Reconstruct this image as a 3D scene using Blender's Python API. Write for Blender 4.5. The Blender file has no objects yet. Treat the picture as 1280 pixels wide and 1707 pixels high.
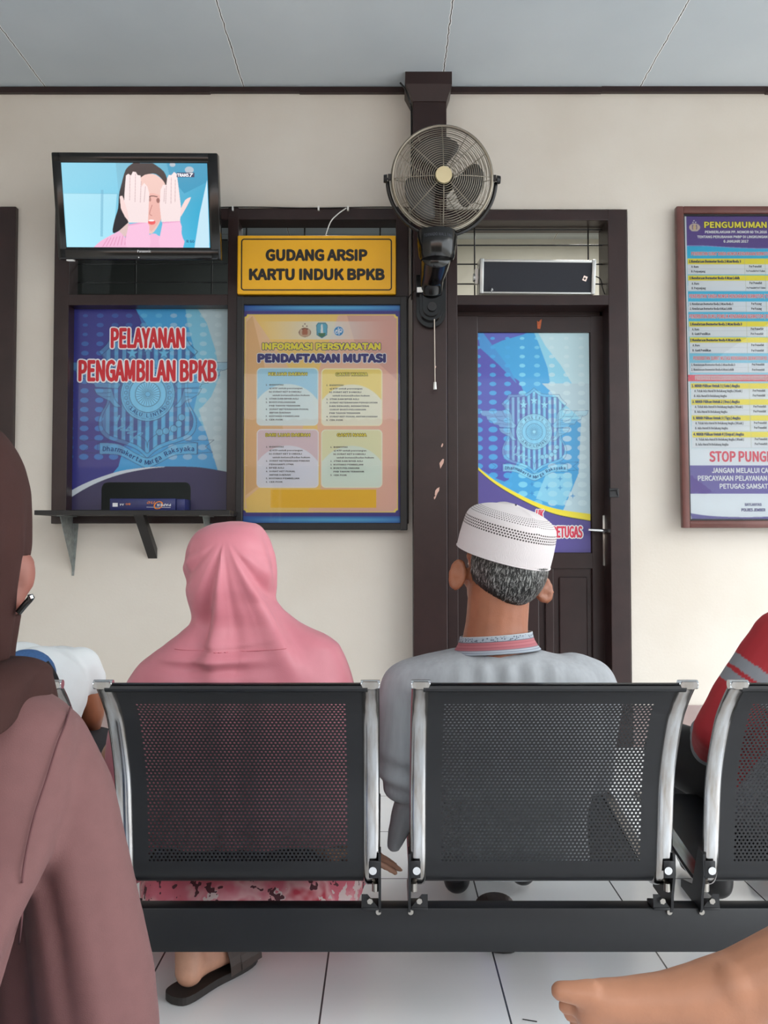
import bpy, bmesh, math, random
import numpy as np
from mathutils import Vector, Matrix

random.seed(7)
rng = np.random.default_rng(7)
S = bpy.context.scene
COL = S.collection
PI = math.pi

# ---------------------------------------------------------------- camera
FPX = 1390.0                       # focal length in pixels of the 1280 x 1707 frame
CAMZ = 1.0067
PITCH = math.atan(46.5 / FPX)
cam_d = bpy.data.cameras.new('camera')
cam_d.sensor_fit = 'HORIZONTAL'
cam_d.sensor_width = 36.0
cam_d.lens = 36.0 * FPX / 1280.0
cam_d.clip_start = 0.05
cam = bpy.data.objects.new('camera', cam_d)
COL.objects.link(cam)
cam.location = (0, 0, CAMZ)
cam.rotation_euler = (PI / 2 + PITCH, 0, 0)
S.camera = cam

# ---------------------------------------------------------------- light
S.view_settings.view_transform = 'Standard'
S.view_settings.look = 'None'
S.view_settings.exposure = 0.0
S.view_settings.gamma = 1.0
S.view_settings.use_curve_mapping = False
W = bpy.data.worlds.new('overcast_sky')
S.world = W
W.use_nodes = True
wn = W.node_tree
bg = wn.nodes['Background']
bg.inputs['Color'].default_value = (0.90, 0.96, 1.0, 1)
bg.inputs['Strength'].default_value = 3.95
S.cycles.max_bounces = 10
S.cycles.diffuse_bounces = 6
S.cycles.transparent_max_bounces = 16
S.cycles.use_denoising = True

sun_d = bpy.data.lights.new('hazy_sun', 'SUN')      # sun behind thin cloud, over the yard
sun_d.energy = 1.7
sun_d.angle = math.radians(40)
sun_d.color = (1.0, 0.96, 0.90)
sun_o = bpy.data.objects.new('hazy_sun', sun_d)
COL.objects.link(sun_o)
sun_o.location = (6, -3, 6)
sun_o.rotation_euler = Vector((0.80, -0.42, 0.55)).to_track_quat('Z', 'Y').to_euler()

# ---------------------------------------------------------------- helpers
def lin(c):
    c = np.asarray(c, float) / 255.0
    return np.where(c <= 0.04045, c / 12.92, ((c + 0.055) / 1.055) ** 2.4)

def P(px, py, Y):
    """world point at depth Y that stands behind pixel (px, py) of the photo"""
    u = (px - 640.0) / FPX
    v = (853.5 - py) / FPX
    dy = math.cos(PITCH) - v * math.sin(PITCH)
    dz = math.sin(PITCH) + v * math.cos(PITCH)
    t = Y / dy
    return Vector((u * t, Y, CAMZ + dz * t))

ORG = {}

def tag(o, label=None, cat=None, group=None, kind=None):
    if label: o['label'] = label
    if cat: o['category'] = cat
    if group: o['group'] = group
    if kind: o['kind'] = kind
    return o

def thing(name, loc, label, cat, group=None, kind=None):
    o = bpy.data.objects.new(name, None)
    o.empty_display_size = 0.05
    COL.objects.link(o)
    o.location = loc
    ORG[o.name] = Vector(loc)
    return tag(o, label, cat, group, kind)

def add(name, V, F, m, parent=None, smooth=False, uv=None, col=None, base=False):
    """one mesh object from world-space vertices"""
    V = np.asarray([tuple(v) for v in V], float).reshape(-1, 3) if not isinstance(V, np.ndarray) else V
    lo, hi = V.min(0), V.max(0)
    c = (lo + hi) / 2
    if base or parent is None:
        c = np.array([c[0], c[1], lo[2]])
    me = bpy.data.meshes.new(name)
    me.from_pydata((V - c).tolist(), [], F if isinstance(F, list) else F.tolist())
    if m is not None:
        for mm in (m if isinstance(m, (list, tuple)) else [m]):
            me.materials.append(mm)
    if uv is not None:
        ul = me.uv_layers.new(name='uv')
        li = np.zeros(len(me.loops), dtype=np.int32)
        me.loops.foreach_get('vertex_index', li)
        ul.data.foreach_set('uv', np.asarray(uv, float)[li].ravel())
    if col is not None:
        ca = me.color_attributes.new('print', 'FLOAT_COLOR', 'POINT')
        c4 = np.ones((len(V), 4)); c4[:, :3] = col
        ca.data.foreach_set('color', c4.ravel())
    if smooth:
        me.polygons.foreach_set('use_smooth', np.ones(len(me.polygons), bool))
    me.update()
    o = bpy.data.objects.new(name, me)
    COL.objects.link(o)
    c = Vector(c)
    if parent is not None:
        o.parent = parent
        o.location = c - ORG[parent.name]
    else:
        o.location = c
    ORG[o.name] = c
    return o

class MB:
    """collects shapes into one mesh"""
    def __init__(s): s.V = []; s.F = []
    def raw(s, V, F):
        n = len(s.V)
        s.V += [tuple(v) for v in V]
        s.F += [[i + n for i in f] for f in F]
        return s
    def box(s, lo, hi, M=None, bev=0.0):
        bm = bmesh.new()
        bmesh.ops.create_cube(bm, size=1)
        c = [(a + b) / 2 for a, b in zip(lo, hi)]
        d = [abs(b - a) for a, b in zip(lo, hi)]
        for v in bm.verts:
            v.co = Vector((v.co.x * d[0] + c[0], v.co.y * d[1] + c[1], v.co.z * d[2] + c[2]))
        if bev > 0:
            bmesh.ops.bevel(bm, geom=list(bm.edges), offset=min(bev, min(d) * 0.45), segments=2, affect='EDGES', profile=0.5)
        if M is not None:
            bmesh.ops.transform(bm, matrix=M, verts=bm.verts)
        bm.verts.index_update()
        s.raw([v.co.copy() for v in bm.verts], [[v.index for v in f.verts] for f in bm.faces])
        bm.free()
        return s
    def cyl(s, p0, p1, r0, r1=None, n=20, caps=True):
        r1 = r0 if r1 is None else r1
        p0, p1 = Vector(p0), Vector(p1)
        d = (p1 - p0).normalized()
        a = d.orthogonal().normalized(); b = d.cross(a)
        V = []
        for p, r in ((p0, r0), (p1, r1)):
            for i in range(n):
                t = 2 * PI * i / n
                V.append(p + (a * math.cos(t) + b * math.sin(t)) * r)
        F = [[i, (i + 1) % n, n + (i + 1) % n, n + i] for i in range(n)]
        if caps: F += [list(range(n))[::-1], list(range(n, 2 * n))]
        return s.raw(V, F)
    def tube(s, pts, r, n=10, closed=False, radii=None):
        pts = [Vector(p) for p in pts]
        m = len(pts)
        V = []; F = []
        up = None
        for i, p in enumerate(pts):
            if closed: d = pts[(i + 1) % m] - pts[i - 1]
            else: d = pts[min(i + 1, m - 1)] - pts[max(i - 1, 0)]
            d.normalize()
            if up is None: up = d.orthogonal().normalized()
            up = (up - d * up.dot(d))
            if up.length < 1e-6: up = d.orthogonal()
            up.normalize()
            b = d.cross(up)
            rr = radii[i] if radii else r
            for k in range(n):
                t = 2 * PI * k / n
                V.append(p + (up * math.cos(t) + b * math.sin(t)) * rr)
        for i in range(m if closed else m - 1):
            j = (i + 1) % m
            for k in range(n):
                F.append([i * n + k, i * n + (k + 1) % n, j * n + (k + 1) % n, j * n + k])
        if not closed:
            F.append(list(range(n))[::-1]); F.append(list(range((m - 1) * n, m * n)))
        return s.raw(V, F)
    def ell(s, c, r, R=None, nu=20, nv=12):
        c = Vector(c); V = []; F = []
        R = R or Matrix.Identity(3)
        for j in range(nv + 1):
            ph = PI * j / nv
            for i in range(nu):
                th = 2 * PI * i / nu
                V.append(c + R @ Vector((r[0] * math.sin(ph) * math.cos(th), r[1] * math.sin(ph) * math.sin(th), r[2] * math.cos(ph))))
        for j in range(nv):
            for i in range(nu):
                F.append([j * nu + i, (j + 1) * nu + i, (j + 1) * nu + (i + 1) % nu, j * nu + (i + 1) % nu])
        return s.raw(V, F)
    def cap(s, p0, r0, p1, r1, n=16, m=5):
        """capsule that tapers from r0 to r1"""
        p0, p1 = Vector(p0), Vector(p1)
        d = p1 - p0
        L = d.length
        d = d.normalized() if L > 1e-6 else Vector((0, 0, 1))
        a = d.orthogonal().normalized(); b = d.cross(a)
        prof = [(-r0 * math.cos(PI / 2 * i / m), r0 * math.sin(PI / 2 * i / m)) for i in range(m + 1)]
        prof += [(L + r1 * math.sin(PI / 2 * i / m), r1 * math.cos(PI / 2 * i / m)) for i in range(m + 1)]
        V = []
        for h, r in prof:
            for k in range(n):
                t = 2 * PI * k / n
                V.append(p0 + d * h + (a * math.cos(t) + b * math.sin(t)) * max(r, 1e-5))
        F = []
        for i in range(len(prof) - 1):
            for k in range(n):
                F.append([i * n + k, i * n + (k + 1) % n, (i + 1) * n + (k + 1) % n, (i + 1) * n + k])
        return s.raw(V, F)
    def prism(s, poly, y0, y1):
        """polygon in (x, z) extruded along y"""
        n = len(poly)
        V = [(x, y0, z) for x, z in poly] + [(x, y1, z) for x, z in poly]
        F = [list(range(n)), list(range(n, 2 * n))[::-1]]
        F += [[i, n + i, n + (i + 1) % n, (i + 1) % n] for i in range(n)]
        return s.raw(V, F)
    def xform(s, M):
        s.V = [tuple(M @ Vector(v)) for v in s.V]
        return s
    def build(s, name, m, parent=None, smooth=False, **k):
        return add(name, np.array([tuple(v) for v in s.V], float), s.F, m, parent, smooth, **k)

def shade_auto(o, ang=35):
    me = o.data
    me.polygons.foreach_set('use_smooth', np.ones(len(me.polygons), bool))
    bm = bmesh.new(); bm.from_mesh(me)
    for e in bm.edges:
        if len(e.link_faces) == 2 and e.calc_face_angle(0) > math.radians(ang): e.smooth = False
    bm.to_mesh(me); bm.free()
    return o

def remesh(mb, voxel, smooth=6, fac=0.5):
    """one continuous surface around everything in mb"""
    me = bpy.data.meshes.new('tmp')
    me.from_pydata(mb.V, [], mb.F)
    bm = bmesh.new(); bm.from_mesh(me)
    bmesh.ops.remove_doubles(bm, verts=bm.verts, dist=1e-6)
    bmesh.ops.recalc_face_normals(bm, faces=bm.faces)
    bm.to_mesh(me); bm.free()
    o = bpy.data.objects.new('tmp', me)
    COL.objects.link(o)
    r = o.modifiers.new('r', 'REMESH'); r.mode = 'VOXEL'; r.voxel_size = voxel
    if smooth:
        sm = o.modifiers.new('s', 'SMOOTH'); sm.iterations = smooth; sm.factor = fac
    dg = bpy.context.evaluated_depsgraph_get()
    ev = o.evaluated_get(dg)
    m2 = bpy.data.meshes.new_from_object(ev)
    V = np.zeros(len(m2.vertices) * 3); m2.vertices.foreach_get('co', V)
    N = np.zeros(len(m2.vertices) * 3); m2.vertices.foreach_get('normal', N)
    F = [list(p.vertices) for p in m2.polygons]
    bpy.data.objects.remove(o); bpy.data.meshes.remove(me); bpy.data.meshes.remove(m2)
    return V.reshape(-1, 3), F, N.reshape(-1, 3)

def loft(rings, n=96, expo=2.0, start=0.0):
    """rings: (z, cx, cy, rx, ry_back, ry_front); the angle starts at the back (-y). returns V, F, uv"""
    V = []; UV = []; F = []
    m = len(rings)
    for j, (z, cx, cy, rx, rb, rf) in enumerate(rings):
        for i in range(n + 1):
            t = 2 * PI * i / n
            sx = -math.sin(t); sy = -math.cos(t)
            ex = 2.0 / expo
            x = math.copysign(abs(sx) ** ex, sx) * rx
            y = math.copysign(abs(sy) ** ex, sy) * (rb if sy < 0 else rf)
            V.append((cx + x, cy + y, z)); UV.append((i / n, j / (m - 1)))
    w = n + 1
    for j in range(m - 1):
        for i in range(n):
            F.append([j * w + i, j * w + i + 1, (j + 1) * w + i + 1, (j + 1) * w + i])
    return np.array(V), F, np.array(UV)

def interp_rows(rows, k):
    """smoothly resample key rows (sorted) to k rows along the first column"""
    rows = np.array(rows, float)
    d = np.r_[0, np.cumsum(np.abs(np.diff(rows[:, 0])) + 1e-9)]
    t = np.linspace(0, d[-1], k)
    out = np.zeros((k, rows.shape[1]))
    for c in range(rows.shape[1]):
        y = rows[:, c]
        mgrad = np.zeros(len(y))
        sl = np.diff(y) / np.diff(d)
        mgrad[0] = sl[0]; mgrad[-1] = sl[-1]
        for i in range(1, len(y) - 1):
            if sl[i - 1] * sl[i] > 0:
                mgrad[i] = 2 * sl[i - 1] * sl[i] / (sl[i - 1] + sl[i])
        idx = np.clip(np.searchsorted(d, t, side='right') - 1, 0, len(y) - 2)
        h = d[idx + 1] - d[idx]; s_ = (t - d[idx]) / h
        out[:, c] = ((2 * s_**3 - 3 * s_**2 + 1) * y[idx] + (s_**3 - 2 * s_**2 + s_) * h * mgrad[idx]
                     + (-2 * s_**3 + 3 * s_**2) * y[idx + 1] + (s_**3 - s_**2) * h * mgrad[idx + 1])
    return out

def catmull(pts, per=8):
    pts = [Vector(p) for p in pts]
    out = []
    for i in range(len(pts) - 1):
        p0 = pts[max(i - 1, 0)]; p1 = pts[i]; p2 = pts[i + 1]; p3 = pts[min(i + 2, len(pts) - 1)]
        for k in range(per):
            t = k / per
            out.append(0.5 * ((2 * p1) + (p2 - p0) * t + (2 * p0 - 5 * p1 + 4 * p2 - p3) * t * t + (3 * p1 - p0 - 3 * p2 + p3) * t ** 3))
    out.append(pts[-1])
    return out

# ---------------------------------------------------------------- materials
def mat(name, rgb, rough=0.6, metal=0.0, spec=0.5, noise=0.0, nscale=30, bump=0.0, bscale=200, coat=0.0, sheen=0.0, nstretch=(1, 1, 1), tint=None):
    m = bpy.data.materials.new(name)
    m.use_nodes = True
    nt = m.node_tree
    b = nt.nodes['Principled BSDF']
    c = lin(rgb)
    b.inputs['Base Color'].default_value = (*c, 1)
    b.inputs['Roughness'].default_value = rough
    b.inputs['Metallic'].default_value = metal
    b.inputs['Specular IOR Level'].default_value = spec
    if coat: b.inputs['Coat Weight'].default_value = coat; b.inputs['Coat Roughness'].default_value = 0.06
    if sheen: b.inputs['Sheen Weight'].default_value = sheen; b.inputs['Sheen Roughness'].default_value = 0.5
    if noise or bump:
        tc = nt.nodes.new('ShaderNodeTexCoord')
        mp = nt.nodes.new('ShaderNodeMapping'); mp.inputs['Scale'].default_value = nstretch
        nt.links.new(tc.outputs['Object'], mp.inputs['Vector'])
    if noise:
        n = nt.nodes.new('ShaderNodeTexNoise'); n.inputs['Scale'].default_value = nscale; n.inputs['Detail'].default_value = 5
        nt.links.new(mp.outputs['Vector'], n.inputs['Vector'])
        r = nt.nodes.new('ShaderNodeValToRGB')
        c2 = lin(tint) if tint is not None else c * (1 - noise)
        hi = np.clip(c * (1 + noise * 0.5), 0, 1) if tint is None else c
        r.color_ramp.elements[0].position = 0.3; r.color_ramp.elements[0].color = (*c2, 1)
        r.color_ramp.elements[1].position = 0.7; r.color_ramp.elements[1].color = (*hi, 1)
        nt.links.new(n.outputs['Fac'], r.inputs['Fac'])
        nt.links.new(r.outputs['Color'], b.inputs['Base Color'])
    if bump:
        n2 = nt.nodes.new('ShaderNodeTexNoise'); n2.inputs['Scale'].default_value = bscale; n2.inputs['Detail'].default_value = 3
        nt.links.new(tc.outputs['Object'], n2.inputs['Vector'])
        bp = nt.nodes.new('ShaderNodeBump'); bp.inputs['Strength'].default_value = bump; bp.inputs['Distance'].default_value = 0.002
        nt.links.new(n2.outputs['Fac'], bp.inputs['Height'])
        nt.links.new(bp.outputs['Normal'], b.inputs['Normal'])
    return m

def print_mat(name, rough=0.45, emit=0.0, coat=0.0):
    """colour comes from the print itself (a colour attribute on the sheet)"""
    m = bpy.data.materials.new(name); m.use_nodes = True
    nt = m.node_tree; b = nt.nodes['Principled BSDF']
    a = nt.nodes.new('ShaderNodeAttribute'); a.attribute_name = 'print'
    b.inputs['Roughness'].default_value = rough
    if coat: b.inputs['Coat Weight'].default_value = coat; b.inputs['Coat Roughness'].default_value = 0.03
    if emit:
        b.inputs['Base Color'].default_value = (0.01, 0.01, 0.01, 1)
        nt.links.new(a.outputs['Color'], b.inputs['Emission Color'])
        b.inputs['Emission Strength'].default_value = emit
    else:
        nt.links.new(a.outputs['Color'], b.inputs['Base Color'])
    return m

def glass_mat(name, tint=(0.97, 0.985, 0.98), rough=0.0):
    """thin pane: clear with a mirror sheen"""
    m = bpy.data.materials.new(name); m.use_nodes = True
    nt = m.node_tree
    for n in list(nt.nodes): nt.nodes.remove(n)
    out = nt.nodes.new('ShaderNodeOutputMaterial')
    tr = nt.nodes.new('ShaderNodeBsdfTransparent'); tr.inputs['Color'].default_value = (*tint, 1)
    gl = nt.nodes.new('ShaderNodeBsdfGlossy'); gl.inputs['Roughness'].default_value = rough
    fr = nt.nodes.new('ShaderNodeFresnel'); fr.inputs['IOR'].default_value = 1.38
    mx = nt.nodes.new('ShaderNodeMixShader')
    nt.links.new(fr.outputs['Fac'], mx.inputs['Fac'])
    nt.links.new(tr.outputs['BSDF'], mx.inputs[1]); nt.links.new(gl.outputs['BSDF'], mx.inputs[2])
    nt.links.new(mx.outputs['Shader'], out.inputs['Surface'])
    return m

M = {}
M['wood'] = mat('dark_brown_paint', (47, 31, 30), 0.34, spec=.4, noise=0.25, nscale=9, bump=0.15, bscale=60)
M['wood_leaf'] = mat('dark_brown_door_paint', (48, 33, 32), 0.3, spec=.4, noise=0.25, nscale=7, bump=0.12, bscale=40)
M['black'] = mat('black_plastic', (17, 17, 19), 0.35)
M['black_gloss'] = mat('black_gloss', (14, 14, 15), 0.15)
M['black_paint'] = mat('black_paint', (16, 14, 15), 0.4, noise=0.3, nscale=40)
M['steel_black'] = mat('black_powder_coat', (19, 20, 24), 0.42, noise=0.15, nscale=60)
M['chrome'] = mat('chrome', (205, 207, 210), 0.16, metal=1.0, noise=0.5, nscale=14, nstretch=(6, 1, 1), tint=(168, 160, 152))
M['bright'] = mat('bright_metal', (215, 216, 218), 0.18, metal=1.0)
M['steel'] = mat('satin_steel', (170, 165, 158), 0.3, metal=1.0)
M['nickel'] = mat('nickel_wire', (150, 143, 130), 0.3, metal=1.0)
M['alu'] = mat('aluminium', (185, 186, 184), 0.35, metal=0.7)
M['white'] = mat('white_plastic', (228, 228, 224), 0.5)
M['galv'] = mat('galvanised_steel', (150, 155, 152), 0.45, metal=0.6, noise=0.3, nscale=40)
M['ink'] = mat('black_ink', (24, 20, 18), 0.5)
M['ink_white'] = mat('white_ink', (232, 232, 235), 0.5)
M['ink_red'] = mat('red_ink', (205, 38, 48), 0.5)
M['ink_pink'] = mat('pink_red_ink', (222, 62, 88), 0.5)
M['ink_blue'] = mat('navy_ink', (52, 46, 120), 0.5)
M['ink_yellow'] = mat('yellow_ink', (240, 226, 70), 0.5)
M['ink_orange'] = mat('orange_ink', (245, 140, 40), 0.5)
M['ink_line'] = mat('blue_line_ink', (24, 62, 120), 0.5)
M['ink_grey'] = mat('grey_ink', (70, 74, 84), 0.5)
M['ink_shadow'] = mat('dark_brown_ink', (70, 40, 20), 0.5)
M['skin'] = mat('skin_tan', (168, 112, 84), 0.5, noise=0.12, nscale=40, bump=0.12, bscale=300)
M['skin_brown'] = mat('skin_brown', (150, 92, 64), 0.48, noise=0.12, nscale=30, bump=0.15, bscale=300)
M['skin_light'] = mat('skin_light', (186, 138, 114), 0.5, noise=0.12, nscale=40, bump=0.12, bscale=300)

# ---------------------------------------------------------------- flat print (a fine sheet coloured per vertex)
class Print:
    def __init__(s, w, h, res=0.0028, ss=2):
        s.w, s.h, s.ss = w, h, ss
        s.nx = int(round(w / res)) + 1; s.ny = int(round(h / res)) + 1
        gx = (np.arange(s.nx * ss) + 0.5) / (s.nx * ss) * w
        gy = (np.arange(s.ny * ss) + 0.5) / (s.ny * ss) * h
        s.gx, s.gy = gx, gy
        s.X, s.Y = np.meshgrid(gx, gy)
        s.C = np.ones((s.ny * ss, s.nx * ss, 3))
    def full(s, c): s.C[:] = lin(c)
    def fill(s, mask, c, a=1.0):
        c = lin(c) if np.ndim(c) == 1 and len(c) == 3 else c
        am = (mask.astype(float) * a)[..., None]
        s.C = s.C * (1 - am) + am * c
    def _win(s, x0, x1, y0, y1):
        i0 = max(0, np.searchsorted(s.gx, x0) - 1); i1 = min(len(s.gx), np.searchsorted(s.gx, x1) + 1)
        j0 = max(0, np.searchsorted(s.gy, y0) - 1); j1 = min(len(s.gy), np.searchsorted(s.gy, y1) + 1)
        return slice(j0, j1), slice(i0, i1)
    def pmask(s, pts, win=None):
        pts = np.asarray(pts, float)
        X, Y = (s.X, s.Y) if win is None else (s.X[win], s.Y[win])
        m = np.zeros(X.shape, bool)
        n = len(pts)
        for i in range(n):
            x0, y0 = pts[i]; x1, y1 = pts[(i + 1) % n]
            if y0 == y1: continue
            c = ((Y >= y0) != (Y >= y1)) & (X < (x1 - x0) * (Y - y0) / (y1 - y0) + x0)
            m ^= c
        return m
    def poly(s, pts, c, a=1.0, clip=None):
        pts = np.asarray(pts, float)
        w = s._win(pts[:, 0].min(), pts[:, 0].max(), pts[:, 1].min(), pts[:, 1].max())
        m = s.pmask(pts, w)
        if clip is not None: m &= clip[w]
        am = (m * a)[..., None]
        s.C[w] = s.C[w] * (1 - am) + am * lin(c)
    def ellipse(s, cx, cy, rx, ry, c, a=1.0, clip=None):
        w = s._win(cx - rx, cx + rx, cy - ry, cy + ry)
        m = ((s.X[w] - cx) / rx) ** 2 + ((s.Y[w] - cy) / ry) ** 2 < 1
        if clip is not None: m &= clip[w]
        am = (m * a)[..., None]
        s.C[w] = s.C[w] * (1 - am) + am * lin(c)
    def line(s, pts, width, c, a=1.0, closed=False):
        pts = [tuple(p) for p in pts]
        if closed: pts = pts + [pts[0]]
        h = width / 2
        for (x0, y0), (x1, y1) in zip(pts[:-1], pts[1:]):
            w = s._win(min(x0, x1) - h, max(x0, x1) + h, min(y0, y1) - h, max(y0, y1) + h)
            X, Y = s.X[w], s.Y[w]
            L = (x1 - x0) ** 2 + (y1 - y0) ** 2
            t = np.clip(((X - x0) * (x1 - x0) + (Y - y0) * (y1 - y0)) / max(L, 1e-12), 0, 1)
            d = np.hypot(X - x0 - t * (x1 - x0), Y - y0 - t * (y1 - y0))
            am = ((d < h) * a)[..., None]
            s.C[w] = s.C[w] * (1 - am) + am * lin(c)
    def ring(s, cx, cy, r, width, c, a=1.0):
        s.line([(cx + r * math.cos(t), cy + r * math.sin(t)) for t in np.linspace(0, 2 * PI, 48)], width, c, a)
    def rrect(s, x0, y0, x1, y1, r):
        dx = np.maximum(np.maximum(x0 + r - s.X, s.X - (x1 - r)), 0)
        dy = np.maximum(np.maximum(y0 + r - s.Y, s.Y - (y1 - r)), 0)
        return (np.hypot(dx, dy) <= r) & (s.X >= x0) & (s.X <= x1) & (s.Y >= y0) & (s.Y <= y1)
    def colors(s):
        k = s.ss
        return s.C.reshape(s.ny, k, s.nx, k, 3).mean((1, 3)).reshape(-1, 3)
    def mesh(s, to_world, hole=None):
        """to_world maps arrays x, y (metres on the sheet) to an N x 3 array"""
        x = np.linspace(0, s.w, s.nx); y = np.linspace(0, s.h, s.ny)
        X, Y = np.meshgrid(x, y)
        V = to_world(X.ravel(), Y.ravel())
        i = np.arange(s.nx - 1); j = np.arange(s.ny - 1)
        I, J = np.meshgrid(i, j)
        if hole is not None:
            keep = ~hole(X[:-1, :-1] + s.w / s.nx / 2, Y[:-1, :-1] + s.h / s.ny / 2)
            I, J = I[keep], J[keep]
        a = (J * s.nx + I).ravel()
        F = np.stack([a, a + 1, a + 1 + s.nx, a + s.nx], 1)
        return V, F

def smooth_pts(pts, per=6):
    return [(v.x, v.y) for v in catmull([(x, y, 0) for x, y in pts], per)]

# ---------------------------------------------------------------- lettering
import os
FONT = None
_fp = os.path.join(bpy.utils.system_resource('DATAFILES') or '', 'fonts', 'Noto Sans CJK Regular.woff2')   # the sans serif that comes with Blender
try:
    FONT = bpy.data.fonts.load(_fp)
except Exception:
    FONT = None
_H = None
def glyphs(txt, shear=0.0, res=3, space=1.0):
    cu = bpy.data.curves.new('t', 'FONT')
    if FONT: cu.font = FONT
    cu.body = txt; cu.size = 1.0; cu.shear = shear
    cu.resolution_u = res; cu.space_character = space
    cu.fill_mode = 'FRONT'
    o = bpy.data.objects.new('t', cu)
    me = o.to_mesh()
    V = np.zeros(len(me.vertices) * 3); me.vertices.foreach_get('co', V)
    V = V.reshape(-1, 3)[:, :2].copy()
    F = [list(p.vertices) for p in me.polygons]
    o.to_mesh_clear()
    bpy.data.objects.remove(o); bpy.data.curves.remove(cu)
    return V, F
def cap_height():
    global _H
    if _H is None:
        V, _ = glyphs('H'); _H = V[:, 1].max() - V[:, 1].min()
    return _H

class Text:
    """collects lines of lettering on one sheet; x, y in metres on the sheet.
    bold widens the strokes inside the given box, out spreads them beyond it (outlines)"""
    def __init__(s): s.V = []; s.F = []
    def put(s, txt, x, y, h, w=None, align='L', bold=0.0, shear=0.0, res=3, space=1.0, rot=0.0, out=0.0):
        H = cap_height()
        V, F = glyphs(txt, shear, res, space)
        if len(V) == 0: return s
        x0, x1 = V[:, 0].min(), V[:, 0].max()
        b = bold * h
        k = (h - 2 * b) / H
        kx = k if w is None else (w - 2 * b) / max(x1 - x0, 1e-6)
        ww = (x1 - x0) * kx + 2 * b
        ox = x - (0 if align == 'L' else ww / 2 if align == 'C' else ww) + b
        A0 = np.stack([(V[:, 0] - x0) * kx + ox, V[:, 1] * k + y + b], 1)
        d = b + out * h
        if d <= 0: offs = [(0, 0)]
        elif out > 0: offs = [(0, 0)] + [(d * math.cos(t), d * math.sin(t)) for t in np.linspace(0, 2 * PI, 13)[:-1]]
        elif res <= 1: offs = [(-d, 0), (d, 0), (0, d * .6), (0, -d * .6)]
        else: offs = [(0, 0)] + [(d * math.cos(t), d * math.sin(t)) for t in np.linspace(0, 2 * PI, 9)[:-1]]
        for li, (ox_, oy_) in enumerate(offs):
            A = A0 + [ox_, oy_]
            if rot:
                c_, s_ = math.cos(rot), math.sin(rot)
                B = A - [x, y]
                A = np.stack([B[:, 0] * c_ - B[:, 1] * s_ + x, B[:, 0] * s_ + B[:, 1] * c_ + y], 1)
            n = len(s.V)
            s.V += np.c_[A, np.full(len(A), li * 4e-5)].tolist(); s.F += [[i + n for i in f] for f in F]
        return s
    def arc(s, txt, pts, h, bold=0.0, flip=False):
        """letters one by one along a polyline"""
        pts = np.array(pts, float)
        d = np.r_[0, np.cumsum(np.hypot(*np.diff(pts, axis=0).T))]
        n = len(txt)
        for i, ch in enumerate(txt):
            if ch == ' ': continue
            t = d[-1] * (i + 0.5) / n
            x = np.interp(t, d, pts[:, 0]); y = np.interp(t, d, pts[:, 1])
            e = d[-1] * 0.03
            dx = np.interp(t + e, d, pts[:, 0]) - np.interp(t - e, d, pts[:, 0])
            dy = np.interp(t + e, d, pts[:, 1]) - np.interp(t - e, d, pts[:, 1])
            s.put(ch, x, y, h, align='C', bold=bold, res=2, rot=math.atan2(dy, dx))
        return s
    def build(s, name, m, parent, to_world):
        A = np.array(s.V)
        B = to_world(A[:, 0], A[:, 1])
        # ink copies lie a few hundredths of a millimetre apart, so that none is coplanar
        u = to_world(np.array([0., .01, 0.]), np.array([0., 0., .01]))
        n = np.cross(u[1] - u[0], u[2] - u[0]); n /= np.linalg.norm(n)
        return add(name, B + A[:, 2:3] * n, s.F, m, parent)
# ================================================================ the setting
D = 4.106                 # depth of the wall's face
ZC = P(640, 147.5, D).z                # ceiling
WT = 0.15                 # wall thickness

def sheet(O, ex=(1, 0, 0), ey=(0, 0, 1), lift=0.0):
    O, ex, ey = (np.array(v, float) for v in (O, ex, ey))
    ex = ex / np.linalg.norm(ex); ey = ey / np.linalg.norm(ey)
    n = np.cross(ex, ey); n /= np.linalg.norm(n)
    return lambda x, y: O + np.asarray(x)[:, None] * ex + np.asarray(y)[:, None] * ey + n * lift

def wx(px, Y=D, py=700): return P(px, py, Y).x
def wz(py, Y=D): return P(640, py, Y).z

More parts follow.
